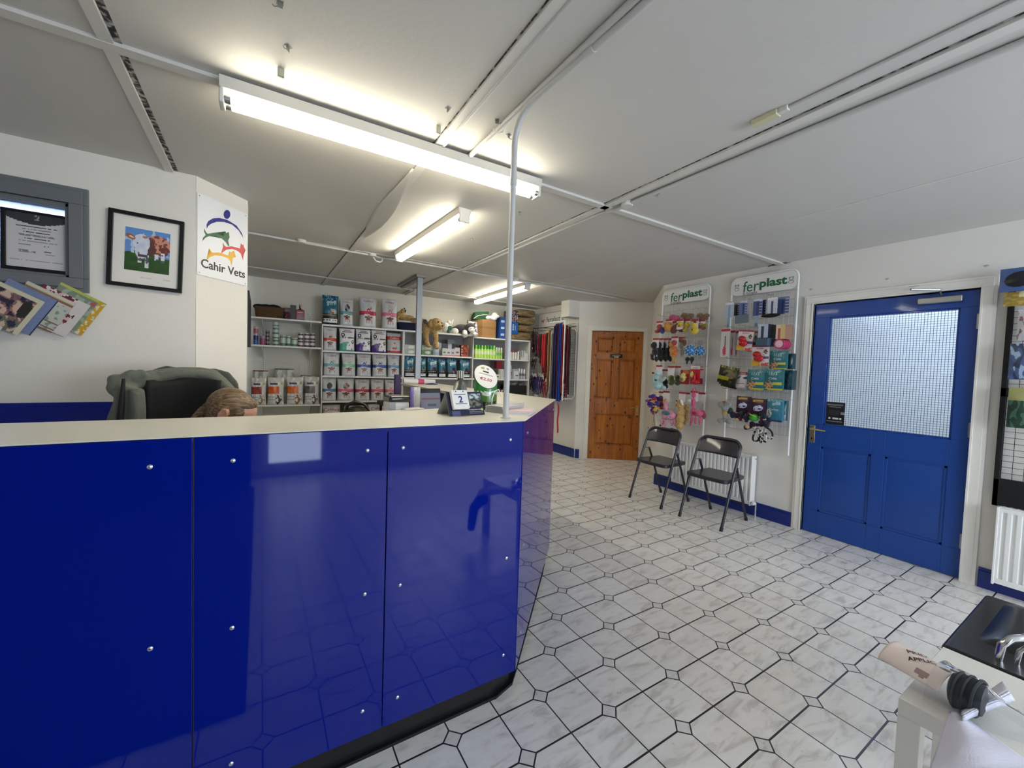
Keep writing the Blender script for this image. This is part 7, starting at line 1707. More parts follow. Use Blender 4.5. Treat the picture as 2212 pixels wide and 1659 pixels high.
# treat pouches
def tealp(u, v):
    n = nz2(u, v, 8, 6)
    if v < 0.07 and u > 0.25: return (0.78, 0.74, 0.25)
    if ellin(u, v, 0.26, 0.22, 0.24, 0.22): return (0.76, 0.62, 0.46) if nz2(u, v, 12, 2) > -0.15 else (0.45, 0.3, 0.22)
    if 0.24 < v < 0.36 and 0.5 < u < 0.92: return (0.78, 0.72, 0.25)
    if 0.66 < v - 0.1 * u < 0.80 and 0.25 < u < 0.8: return (0.50, 0.68, 0.70) if int(u * 14) % 2 or v > 0.82 else (0.20, 0.42, 0.46)
    if v > 0.85 and abs(n) < 0.08: return (0.45, 0.66, 0.68)
    return (0.17 + 0.04 * n, 0.44 + 0.06 * n, 0.48 + 0.06 * n)
GT = 'teal treat pouches on the grooming rack'
for x0, y0, x1, y1, out, l, wd in ((1663, 758, 1700, 798, 0.22, 'teal treat pouch with a puppy, below the pink tapes', 'Cutie'), (1614, 798, 1652, 842, 0.24, 'teal treat pouch with a puppy, left of the lower pair', 'Cutie'), (1651, 797, 1692, 843, 0.24, 'teal treat pouch with a puppy, right of the lower pair', 'Cutie')):
    card('treat_pouch', x0, y0, x1, y1, out, tealp, l, 'treat pouch', GT, th=0.02, word=wd, wcol='dfe8e8', wv=0.56, ww=0.42)
card('treat_pouch', 1694, 800, 1711, 842, 0.15, lambda u, v: (0.08, 0.24, 0.28) if nz2(u, v, 6, 3) > -0.2 else (0.2, 0.4, 0.45), 'dark edge-on teal pouches behind the lower pair', 'treat pouch', None, th=0.08)
card('treat_pouch', 1702, 764, 1712, 797, 0.13, lambda u, v: (0.08, 0.24, 0.28) if nz2(u, v, 6, 3) > -0.2 else (0.2, 0.4, 0.45), 'dark edge-on teal pouches behind the upper one', 'treat pouch', None, th=0.06)
def white(u, v):
    if 0.80 < v < 0.97: return (0.72, 0.16, 0.24)
    if ellin(u, v, 0.25, 0.62, 0.14, 0.04, 0.5) or ellin(u, v, 0.75, 0.6, 0.16, 0.08): return (0.25, 0.24, 0.25)
    if 0.24 < v < 0.3 and u < 0.7: return (0.75, 0.25, 0.3)
    return (0.83, 0.82, 0.82)
card('treat_pouch', 1590, 802, 1618, 838, 0.22, white, 'white treat pouch with a red Calibra band', 'treat pouch', None, th=0.03, word='Calibra', wcol='e8c8cc', wv=0.88, ww=0.6)
def turkey(u, v):
    n = nz2(u, v, 8, 9)
    if v < 0.08: return (0.27, 0.22, 0.45)
    if ellin(u, v, 0.16, 0.35, 0.2, 0.2): return (0.80, 0.80, 0.76) if n > -0.2 else (0.4, 0.42, 0.42)
    if 0.68 < v - 0.1 * u < 0.80 and 0.35 < u < 0.85: return (0.55, 0.72, 0.76)
    if v > 0.84 and abs(n) < 0.1: return (0.50, 0.70, 0.74)
    return (0.22 + 0.05 * n, 0.48 + 0.05 * n, 0.56 + 0.05 * n)
card('treat_pouch', 1656, 862, 1690, 911, 0.24, turkey, 'blue-green pouch reading Turkey with a white dog', 'treat pouch', None, th=0.03, word='Turkey', wcol='dfe8e8', wv=0.53, ww=0.6)
card('treat_pouch', 1691, 866, 1698, 909, 0.18, lambda u, v: (0.12, 0.33, 0.40) if v > 0.3 or u < 0.5 else (0.6, 0.66, 0.72), 'edge-on pouch behind the Turkey one', 'treat pouch', None, th=0.04)
def camo(u, v):
    n = nz2(u, v, 5, 4)
    if v > 0.86: return (0.50, 0.52, 0.10) if int(u * 12) % 2 else (0.16, 0.17, 0.08)
    if 0.22 < v < 0.42 and u < 0.62: return (0.62, 0.60, 0.12)
    if ellin(u, v, 0.7, 0.5, 0.25, 0.18, 0.4): return (0.45, 0.38, 0.28)
    return (0.14, 0.14, 0.08) if n > -0.15 else (0.33, 0.34, 0.12)
for k in range(3): card('treat_pouch', 1549 + k * 4, 791 + k * 5, 1588 + k * 1, 829 + k * 4, 0.27 - k * 0.05, camo, ('front', 'second', 'rear')[k] + ' black and yellow treat pouch at the left of the rack', 'treat pouch', 'black and yellow treat pouches', th=0.02, tilt=0.18)
def crisps(u, v):
    n = nz2(u, v, 7, 2)
    if 0.80 < v < 0.93 and 0.12 < u < 0.8: return (0.80, 0.68, 0.22) if int(v * 40) % 2 or u < 0.3 else (0.55, 0.42, 0.15)
    if ellin(u, v, 0.12, 0.62, 0.16, 0.10): return (0.16, 0.08, 0.28)
    if ellin(u, v, 0.5, 0.45, 0.32, 0.17, 0.15) and n > -0.25: return (0.80, 0.82, 0.92) if not ellin(u, v, 0.6, 0.42, 0.15, 0.03) else (0.2, 0.2, 0.3)
    return (0.26 + 0.05 * n, 0.14, 0.22 + 0.05 * n)
card('treat_pouch', 1591, 856, 1620, 892, 0.22, crisps, 'dark purple treat bag with a white bone picture, left one', 'treat pouch', 'dark purple treat bags', th=0.03)
card('treat_pouch', 1622, 861, 1655, 899, 0.24, crisps, 'dark purple treat bag with a white bone picture, right one', 'treat pouch', 'dark purple treat bags', th=0.03)

def wtoy(name, label, out, parts, group=None, cat='dog toy', root_px=None, vox=0.006):
    """parts: list of (part name, material, [(cx, cy, rx, ry) ...])"""
    f_ = parts[0][2][0]
    t, y, z = wroot(name, label, cat, root_px or f_[:2], out, group)
    for nm, m, L in parts:
        b = MB()
        for q in L:
            if len(q) == 4: wshape(b, t, out, *q)
            elif len(q) == 5: wshape(b, t, out, *q[:4], yo=q[4])
            else: wshape(b, t, out, *q[:4], yo=q[4], rot=q[5])
        if len(L) > 1 or nm == 'body': b.build(nm, m, t, remesh=vox, sub=2)
        else: b.build(nm, m, t)
    return t
def pegup(t, out, px, py0):
    y, z = rp((px, py0), out); b = MB(); x = t.location.y - y; zz = z - t.location.z
    b.tube([(x, 0, zz - 0.02), (x, 0, zz), (x, out - 0.044, zz + 0.004)], 0.0018, 6); b.build('hang_loop', M_CHROME, t)
M_GRYF = fur('grey_tweed', '6f706c', 'b3b2ac', 120)
t = wtoy('bone_toy', 'grey fleece bone toy with a yellow middle at the left of the bottom row', 0.27, [('body', M_GRYF, [(1558, 874, 8, 7), (1572, 874, 8, 7), (1566, 882, 8, 8), (1565, 896, 5, 10), (1557, 909, 8, 6), (1574, 910, 8, 6)]), ('yellow_band', mat('yellow_felt', 'b58f22', 0.8), [(1565, 892, 6.4, 5)]), ('red_label', mat('red_card', 'a3252e', 0.5), [(1566, 869, 8, 2.5)])]); pegup(t, 0.27, 1566, 864)
cols_ = ['20243a', '3a2a3a', 'd8b48a', '24324a', '1c1c22', '5a2a3a', '2f4a34']
def ropes(name, label, out, pts, r_=0.025, group=None, seed=1):
    rnd = random.Random(seed); t, y, z = wroot(name, label, 'rope toy', pts[0], out, group)
    byc = {}
    for (cx, cy) in pts:
        for k in range(5):
            c_ = cols_[rnd.randrange(len(cols_))]; byc.setdefault(c_, MB())
            yy, zz = rp((cx + rnd.uniform(-4, 4), cy + rnd.uniform(-3, 3)), out)
            byc[c_].ell((t.location.y - yy, rnd.uniform(-0.02, 0.02), zz - t.location.z), (r_ * rnd.uniform(0.6, 1.1), r_ * 0.7, r_ * rnd.uniform(0.6, 1.0)), n=8, k=6)
    for c_, b in byc.items(): b.build('knot_strands', mat('cotton_' + c_, c_, 0.9, bump=0.6, bsc=150), t)
    return t
ropes('rope_toy', 'knotted multicoloured rope toy right of the grey bone', 0.24, [(1577, 888), (1583, 896), (1592, 899), (1598, 905)], seed=2)
ropes('rope_toy', 'dark knotted rope toy under the left purple bag', 0.26, [(1605, 892), (1611, 900), (1616, 896)], seed=5)
t = ropes('rope_ball_toy', 'rope toy with a bright green tennis ball', 0.26, [(1612, 905), (1613, 922), (1625, 917), (1632, 920)], seed=8)
b = MB(); wshape(b, t, 0.27, 1628.5, 902, 10, 8, dy=0.042, yo=-0.01); b.build('tennis_ball', mat('green_ball', '3f9e35', 0.8, bump=0.3, bsc=200), t)
b = MB(); y, z = rp((1631, 897), 0.27); b.tube([(t.location.y - y - 0.03, -0.05, z - t.location.z + 0.01), (t.location.y - y, -0.055, z - t.location.z), (t.location.y - y + 0.025, -0.04, z - t.location.z - 0.012)], 0.003, 6); b.build('ball_seam', mat('lime_seam', 'c8d66a', 0.8), t)
ropes('rope_toy', 'peach and dark rope toy in front of the Turkey pouch', 0.27, [(1646, 895), (1650, 903), (1655, 911), (1645, 914), (1655, 916)], seed=11)
M_SPOT = N('black_white_braid'); _v = M_SPOT.n('TexVoronoi', _0=M_SPOT.n('TexCoord').outputs['Object'], Scale=55.0).outputs['Color']; _s = M_SPOT.n('SeparateColor', _0=_v).outputs[0]
M_SPOT.bsdf(Roughness=0.8, Base_Color=M_SPOT.mix(M_SPOT.m('GREATER_THAN', _s, 0.66), lin(hx('141416')), lin(hx('cfccc2')))); M_SPOT = M_SPOT.mat
rl = thing('rope_lead', 'black and white speckled rope lead coiled in loops at the foot of the rack', 'lead', (RX - 0.25, rp((1650, 925), 0.25)[0], rp((1650, 925), 0.25)[1]), -PI / 2)
for cx, cy, rx, ry, a in ((1634, 940, 6.5, 14, 0.2), (1643, 943, 5, 13, 0.0), (1650, 942, 6, 13, -0.2), (1660, 937, 7, 13, -0.35)):
    b = MB(); P_ = []
    for k in range(20):
        q = 2 * PI * k / 20; X_, Y_ = rx * math.cos(q), ry * math.sin(q); X_, Y_ = X_ * math.cos(a) - Y_ * math.sin(a), X_ * math.sin(a) + Y_ * math.cos(a)
        y, z = rp((cx + X_, cy + Y_), 0.25); P_.append((rl.location.y - y, 0.01 * math.sin(q * 2 + cx), z - rl.location.z))
    b.tube(P_, 0.0078, 8, closed=True); b.build('loop', M_SPOT, rl)
b = MB(); b.tube([(0, 0, 0.02), (0.0, 0, 0.10), (0, 0.06, 0.12)], 0.006, 6); b.build('knot', M_SPOT, rl)

# --- toy rack
GA = 'small plush toys on the top row'
FU = fur
REDC = mat('red_card', 'a3252e', 0.5)
PY = {'y': FU('yellow_plush', 'b99a1c', 'e8d044'), 'o': FU('orange_plush', 'b3702a', 'e0a048'), 'm': FU('maroon_plush', '5a2420', '8a4038'), 'b': FU('blue_plush', '1d2350', '343c7c'), 'g': FU('olive_plush', '6a6c22', '9a9a3a'), 'n': FU('brown_plush', '6b4a34', '9a7454'), 'r': FU('red_plush', '8e2430', 'c04048'), 'k': FU('black_plush', '0e0d10', '221e24'), 'l': FU('ice_blue_plush', '8fb6bc', 'c2dde0'), 'p': FU('pink_plush', 'c87690', 'f0b0c4'), 't': FU('tan_plush', 'b08442', 'dcb878'), 'h': FU('hot_pink_plush', 'b83a64', 'e0688c'), 'u': FU('bright_blue_rubber', '2c66a8', '4c8cc8'), 'v': FU('purple_plush', '3a2258', '6a4890'), 'd': FU('dark_green_plush', '26361a', '4c5a2c'), 'w': M_WPL, 'gr': FU('grey_plush', '8a8a82', 'c0beb4')}
def toy(label, out, parts, group, top, name='plush_toy', tagc=True):
    t = wtoy(name, label, out, [(n_, PY[m] if m in PY else m, L) for n_, m, L in parts], group)
    if tagc: b = MB(); y, z = rp(top, out); x = t.location.y - y; zz = z - t.location.z; b.box(x - 0.042, x + 0.042, 0.0, 0.003, zz - 0.10, zz + 0.012); o = b.build('card', mat('white_card', 'ddd8d8', 0.5), t); b = MB(); b.box(x - 0.042, x + 0.042, -0.001, 0, zz - 0.008, zz + 0.012); b.build('card_band', REDC, o)
    pegup(t, out, top[0], top[1]); return t
M_NOSE = M_DARK
toy('red and blue plush toy at the left end of the top row', 0.26, [('body', 'r', [(1420, 716, 6, 4), (1425, 706, 6, 6)]), ('blue_part', 'b', [(1431, 714, 5, 7)])], GA, (1425, 696))
toy('round orange-yellow plush toy, second on the top row', 0.25, [('body', 'o', [(1443, 706, 8, 11), (1438, 700, 3, 4), (1449, 700, 3, 4)]), ('eye', M_DARK, [(1438.5, 709, 1.2, 1.4, -0.045)])], GA, (1445, 692))
toy('maroon plush toy in the middle of the top row', 0.22, [('body', 'm', [(1455, 712, 7, 9), (1461, 708, 6, 8), (1471, 710, 6, 8)])], GA, (1460, 696))
toy('yellow faced plush toy over the maroon one', 0.26, [('body', 'y', [(1469, 701, 7, 6.5)]), ('eye', M_DARK, [(1465.5, 700, 1.2, 1.6, -0.03)]), ('muzzle', 'm', [(1470, 705, 2.5, 1.5, -0.03)])], GA, (1469, 692))
toy('yellow and brown plush toy beside the duck', 0.23, [('body', 'y', [(1484, 703, 6, 8), (1480, 713, 5, 5)]), ('brown_ear', 'n', [(1478, 699, 3, 5)])], GA, (1484, 692))
toy('bright yellow plush duck hanging head down', 0.27, [('body', 'y', [(1499, 702, 6, 9), (1500, 714, 9, 8)]), ('tail', 'm', [(1502, 696, 4, 3, -0.01)]), ('eye', M_DARK, [(1501, 713, 1.2, 1.4, -0.05)])], GA, (1501, 692))
toy('olive and brown plush toy at the right end of the top row', 0.23, [('body', 'g', [(1513, 702, 7, 5), (1523, 703, 6, 4)]), ('brown_part', 'm', [(1512, 706, 6, 4, -0.01), (1521, 709, 6, 4, -0.01)])], GA, (1516, 693))
for cx, l in ((1452, 'pink'), (1478, 'brown, left'), (1512, 'brown, right')):
    c_ = 'h' if cx == 1452 else 'n'
    toy('flat ' + l + (' plush toy' if c_ == 'n' else ' plush toy') + ' tucked behind the top row', 0.12, [('body', c_, [(cx, 686 if c_ == 'h' else 682, 7, 6), (cx + 9, 688, 8, 6)] + ([(cx + 14, 682, 7, 5)] if c_ == 'n' else []))] + ([('blue_trim', 'b', [(cx + 3, 690, 9, 2.5, -0.01)])] if c_ == 'n' else []), 'flat plush toys behind the top row', (cx + 4, 676), tagc=False)
GB = 'black plush toys on the second row'
for k in range(4):
    cx = 1415 + k * 10
    toy(('front', 'second', 'third', 'rear')[k] + ' black plush toy of the row on the second tier', 0.30 - 0.06 * k, [('body', 'k', [(cx - 2, 746, 6.5, 8), (cx, 760, 6, 9), (cx - 4 if k == 0 else cx, 772, 5, 7), (cx + 3, 776, 3, 6)])] + ([('nose', 'r', [(1408, 767, 3.5, 3.5)]), ('white_stripe', 'w', [(1411, 742, 1.2, 5, -0.025), (1416, 771, 1.0, 5, -0.025)])] if k == 0 else []), GB, (cx + 2, 733))
toy('orange and yellow plush chicken on the second row', 0.27, [('body', 'o', [(1451, 744, 6, 7), (1454, 756, 8, 8), (1455, 765, 8, 7)]), ('orange_wing', FU('bright_orange_plush', 'c8501e', 'ee8038'), [(1460, 752, 5, 5, -0.02), (1461, 764, 5, 5, -0.02)]), ('red_comb', 'r', [(1458, 740, 5, 6, -0.01)]), ('leg', 't', [(1455, 778, 2.5, 8)]), ('leg', 't', [(1459, 780, 2, 7)])], None, (1458, 729), 'plush_chicken')
toy('grey and brown plush toy behind the chicken', 0.20, [('body', 'gr', [(1473, 748, 4, 8), (1474, 762, 4, 9)]), ('head', 'n', [(1472, 736, 5, 5), (1479, 740, 4, 8)])], None, (1474, 730), 'plush_toy')
for cx, cy, r_, out, l in ((1491, 757, 12, 0.26, 'blue spiky rubber ball, the left one'), (1512, 758, 11, 0.2, 'blue spiky rubber ball, the right one')):
    t, y, z = wroot('spiky_ball', l, 'dog toy', (cx, cy), out, 'blue spiky balls'); ya, _ = rp((cx + r_, cy), out); R_ = abs(ya - y) * 0.9
    b = MB(); b.ell((0, 0, 0), R_, n=24, k=16); b.build('ball', mat('blue_rubber', '2f74b8', 0.3, coat=0.3), t)
    b = MB(); nn = 44
    for k in range(nn):
        zz = 1 - 2 * (k + .5) / nn; a = k * 2.39996; q = math.sqrt(1 - zz * zz); dv = Vector((q * math.cos(a), q * math.sin(a), zz)); b.tube([dv * R_ * 0.96, dv * R_ * 1.16], [0.006, 0.0035], 6)
    b.build('spikes', mat('pale_lime_rubber', 'd2d8a0', 0.4), t)
    b = MB(); b.box(-0.03, 0.03, 0.0, 0.003, R_, R_ + 0.06); b.build('card', mat('lilac_card', '9c93a0', 0.5), t)
toy('small black rubber toy under the left spiky ball', 0.24, [('body', 'k', [(1485, 776, 4.5, 5), (1495, 776, 4.5, 6), (1484, 783, 2, 4), (1494, 783, 2, 4)])], None, (1490, 769), 'rubber_toy', tagc=False)
# third row
toy('ice blue plush bear on the third row', 0.29, [('body', 'l', [(1420, 808, 6.5, 6.5), (1417, 816, 8, 7), (1421, 832, 9, 10), (1434, 819, 3, 7, 0.0, 0.7), (1434, 838, 5, 4.5), (1415, 825, 6, 8)]), ('nose', M_DARK, [(1417, 806, 2.4, 2, -0.05)]), ('patch', FU('teal_felt', '2c4a50', '446870'), [(1424, 821, 3, 2.6, -0.06)])], None, (1424, 791), 'plush_bear')
toy('black plush toy hidden behind the ice blue bear', 0.2, [('body', 'k', [(1437, 826, 5, 8), (1439, 835, 4, 5)])], None, (1437, 800), 'plush_toy')
def kcard(u, v):
    if v > 0.95: return (0.66, 0.15, 0.22)
    if 0.78 < v < 0.86: return (0.70, 0.3, 0.35)
    return (0.84, 0.82, 0.82) if v > 0.35 else (0.66, 0.2, 0.24)
for cx, l in ((1450, 'green round kiwi-like plush toy on the third row, left one'), (1464, 'green round kiwi-like plush toy on the third row, right one')):
    t = toy(l, 0.26 if cx == 1450 else 0.2, [('body', 'd', [(cx, 825, 6.5, 8), (cx, 816, 5, 6)]), ('light_rim', 'g', [(cx - 1, 815, 4, 4, -0.008)]), ('ring', 'g', [(cx - 0.5, 825, 2, 2.2, -0.036)])], 'green plush toys on the third row', (cx, 793))
card('toy_card', 1470, 793, 1489, 830, 0.2, lambda u, v: (0.82, 0.78, 0.76) if v > 0.82 else ((0.85, 0.5, 0.25) if ellin(u, v, 0.6, 0.7, 0.35, 0.12) else (0.68, 0.18, 0.18)), 'red card behind the yellow avocado toy', 'dog toy')
toy('yellow avocado plush toy with a brown stone', 0.27, [('body', FU('lemon_plush', 'b8b050', 'e0dc88'), [(1475, 816, 6, 9), (1476, 809, 5, 4), (1470, 813, 2.5, 1.5), (1482, 815, 2.5, 1.5)]), ('stone', 'n', [(1475.5, 820, 4, 4.5, -0.03)]), ('eye', M_DARK, [(1474, 809, 0.9, 0.9, -0.035)])], None, (1478, 797), 'plush_avocado', tagc=False)
o, w_, h = card('toy_card', 1491, 791, 1512, 830, 0.26, lambda u, v: (0.84, 0.82, 0.82) if v > 0.82 else (0.72, 0.10, 0.16), 'red toy card with a yellow pear shape on the third row', 'dog toy', word='KONG', ww=0.5, wv=0.9)
b = MB(); b.ell((-w_ * 0.25, -0.012, h * 0.52), (0.022, 0.012, 0.03)); b.ell((-w_ * 0.25, -0.012, h * 0.64), (0.01, 0.01, 0.018)); b.build('pear', mat('pear_yellow', 'd9cc62', 0.5), o, remesh=0.004, sub=2)
b = MB(); b.ell((w_ * 0.2, -0.02, h * 0.12), (w_ * 0.42, 0.025, h * 0.14)); b.ell((w_ * 0.1, -0.02, h * 0.4), (w_ * 0.12, 0.02, h * 0.22)); b.build('red_toy', M_RUB, o, remesh=0.005, sub=2)
card('toy_card', 1512, 792, 1519, 830, 0.18, kcard, 'red and white card edge behind the pear toy card', 'dog toy')
# fourth row
t, y, z = wroot('knot_toy', 'purple and yellow fabric knot toy with long pale strings', 'dog toy', (1412, 870), 0.30)
rnd = random.Random(4); byc = {}
for k in range(46):
    c_ = ('4a2a78', '6a4aa0', 'c9a030', '3c1c3a', 'a82a3c', '2a6cb0', 'd8b060')[rnd.choice((0, 0, 0, 1, 1, 2, 3, 4, 5 if k > 36 else 0, 6))]
    a, q = rnd.uniform(0, 2 * PI), rnd.uniform(0, 1) ** 0.5
    yy, zz = rp((1412 + 13 * q * math.cos(a), 872 + 21 * q * math.sin(a)), 0.30); byc.setdefault(c_, MB()).ell((t.location.y - yy, rnd.uniform(-0.035, 0.03), zz - t.location.z), (rnd.uniform(.015, .034), 0.014, rnd.uniform(.012, .024)), n=8, k=6)
for c_, b in byc.items(): b.build('fabric_strips', mat('felt_' + c_, c_, 0.9), t)
b = MB()
for k in range(7):
    P_ = []
    for j in range(5):
        yy, zz = rp((1409 + k * 1.5 + (k - 3) * 0.9 * j / 4 + 0.6 * math.sin(j + k), 890 + j * (9 + k % 3)), 0.3); P_.append((t.location.y - yy, 0.01 * math.sin(k), zz - t.location.z))
    b.tube(P_, 0.003, 6)
b.build('strings', mat('raw_cotton', 'b9ad92', 0.9), t)
for k, (px, py) in enumerate(((1400, 924), (1404, 927), (1407, 931))):
    yy, zz = rp((px, py), 0.3); b = MB(); b.ell((t.location.y - yy, 0, zz - t.location.z), (0.005, 0.005, 0.009), n=8, k=6); b.tube([(t.location.y - yy, 0, zz - t.location.z), (t.location.y - yy + 0.02, 0, zz - t.location.z + 0.14)], 0.001, 4); b.build('bead', M_DARK, t)
pegup(t, 0.3, 1412, 848)
t = toy('brown and yellow knotted plush behind the purple knot toy', 0.2, [('body', 'm', [(1428, 862, 5, 8), (1429, 876, 5, 9)]), ('yellow_patch', 'o', [(1428, 868, 3, 3, -0.02), (1431, 880, 3, 3, -0.02)])], None, (1430, 848))
toy('pink plush llama with a teal saddle on the bottom row', 0.28, [('body', 'p', [(1440, 897, 12, 10), (1449, 897, 13, 10), (1438, 880, 5, 9), (1437, 868, 5, 6), (1430, 912, 3, 9), (1437, 914, 3, 10), (1452, 912, 3, 9), (1459, 914, 3, 8)]), ('saddle', FU('teal_plush', '2e5e62', '4a8688'), [(1444, 892, 9, 5, -0.045)]), ('hoof', M_DARK, [(1436, 925, 3.4, 2)]), ('hoof', M_DARK, [(1451, 926, 3, 2)]), ('hoof', M_DARK, [(1426.5, 919, 2.4, 1.6)]), ('beak', 'o', [(1441.5, 865, 2, 5, -0.03)])], None, (1440, 847), 'plush_llama')
toy('tan plush dog with a folded long body on the bottom row', 0.27, [('body', 't', [(1470, 874, 9, 9), (1472, 890, 8.5, 10), (1470, 905, 8.5, 10), (1468, 919, 8, 10), (1461, 876, 3, 2.5), (1466, 866, 5, 4)]), ('ear', 'w', [(1477, 869, 3, 7, -0.035, -0.4)]), ('nose', M_DARK, [(1467, 865.5, 1.6, 1.2, -0.045)]), ('eye', M_DARK, [(1467.5, 874, 1, 1, -0.05)])], None, (1474, 849), 'plush_dog')
toy('tan plush dog body hidden behind the front tan one', 0.2, [('body', 't', [(1482, 885, 6, 12), (1481, 905, 6, 12)])], None, (1483, 850), 'plush_dog')
toy('hot pink plush giraffe on the bottom row', 0.28, [('body', 'h', [(1500, 890, 10, 8), (1509, 893, 9, 7), (1498, 870, 4.5, 12), (1499, 853, 5, 6), (1494, 905, 2.6, 11), (1502, 908, 2.4, 10), (1512, 909, 2.6, 11), (1492, 915, 2.2, 6)]), ('muzzle', 'w', [(1491, 866, 5, 3.4, -0.01)]), ('ossicone', 'h', [(1497, 842, 1.6, 6)]), ('ossicone', 'h', [(1503, 842, 1.6, 6)]), ('spot', mat('dark_pink_felt', '8e2448', 0.9), [(1504, 892, 4, 3, -0.035)]), ('eye', M_DARK, [(1498, 865, 1.1, 1.1, -0.03)])], None, (1500, 847), 'plush_giraffe')
toy('second hot pink plush tucked behind the giraffe', 0.19, [('body', 'h', [(1517, 893, 6, 8), (1521, 898, 4, 8)])], None, (1516, 850), 'plush_giraffe')

# ================================================================ radiators
def radiator(label, y0, y1, z0, z1, group='white panel radiators', dep=0.10):
    w_ = y1 - y0; t = thing('radiator', label, 'radiator', (RX, y1, z0), -PI / 2, group); h = z1 - z0
    b = MB(); n = int(w_ / 0.0415); xs = []
    for k in range(n):
        x = 0.012 + (w_ - 0.024) * k / n; q = (w_ - 0.024) / n
        xs += [(x, 0.0), (x + q * 0.28, 0.0), (x + q * 0.42, 0.011), (x + q * 0.72, 0.011), (x + q * 0.86, 0.0)]
    xs.append((w_ - 0.012, 0.0))
    vs = [(x, -dep + yy, z) for z in (0.045, h - 0.03) for x, yy in xs] + []
    m_ = len(xs); b.add(vs, [(i, i + 1, m_ + i + 1, m_ + i) for i in range(m_ - 1)])
    b.box(0.012, w_ - 0.012, -dep, -dep + 0.02, 0.01, 0.045); b.box(0.012, w_ - 0.012, -dep, -dep + 0.02, h - 0.03, h - 0.004); b.box(0.012, w_ - 0.012, -dep + 0.012, -dep + 0.03, 0.02, h - 0.02)
    b.build('panel', M_WHITE, t)
    for x in (0.0, w_ - 0.012): b = MB(); b.box(x, x + 0.012, -dep - 0.003, -0.02, 0.0, h); b.build('end_plate', M_WHITE, t, bevel=0.003)
    b = MB(); b.box(0.0, w_, -dep + 0.02, -0.02, h - 0.006, h)
    for k in range(int(w_ / 0.03)): b.box(0.02 + k * 0.03, 0.03 + k * 0.03, -dep + 0.03, -0.03, h, h + 0.002, 1)
    b.build('top_grille', [M_WHITE, M_GREYW], t)
    x = w_ + 0.03
    b = MB(); b.cyl((x - 0.03, -0.06, 0.03), (x + 0.005, -0.06, 0.03), 0.009); b.cyl((x + 0.005, -0.06, 0.03), (x + 0.005, -0.06, -z0 - 0.0), 0.0075); b.build('pipe', M_CHROME, t)
    b = MB(); b.lathe([(0.012, 0), (0.018, 0.01), (0.018, 0.04), (0.012, 0.048)], 16); o = b.build('valve', M_WHITE, t); o.location = (x - 0.005, -0.06, 0.03); o.rotation_euler = (PI / 2, 0, 0)
    b = MB(); b.cyl((w_ + 0.0, -dep / 2, h - 0.03), (w_ + 0.012, -dep / 2, h - 0.03), 0.008, n=12); b.build('bleed_plug', M_CHROME, t)
radiator('white panel radiator behind the two folding chairs', 2.09, 2.99, 0.11, 0.60)
radiator('white panel radiator below the black rack at the right edge', -0.55, 0.545, 0.075, 0.585)

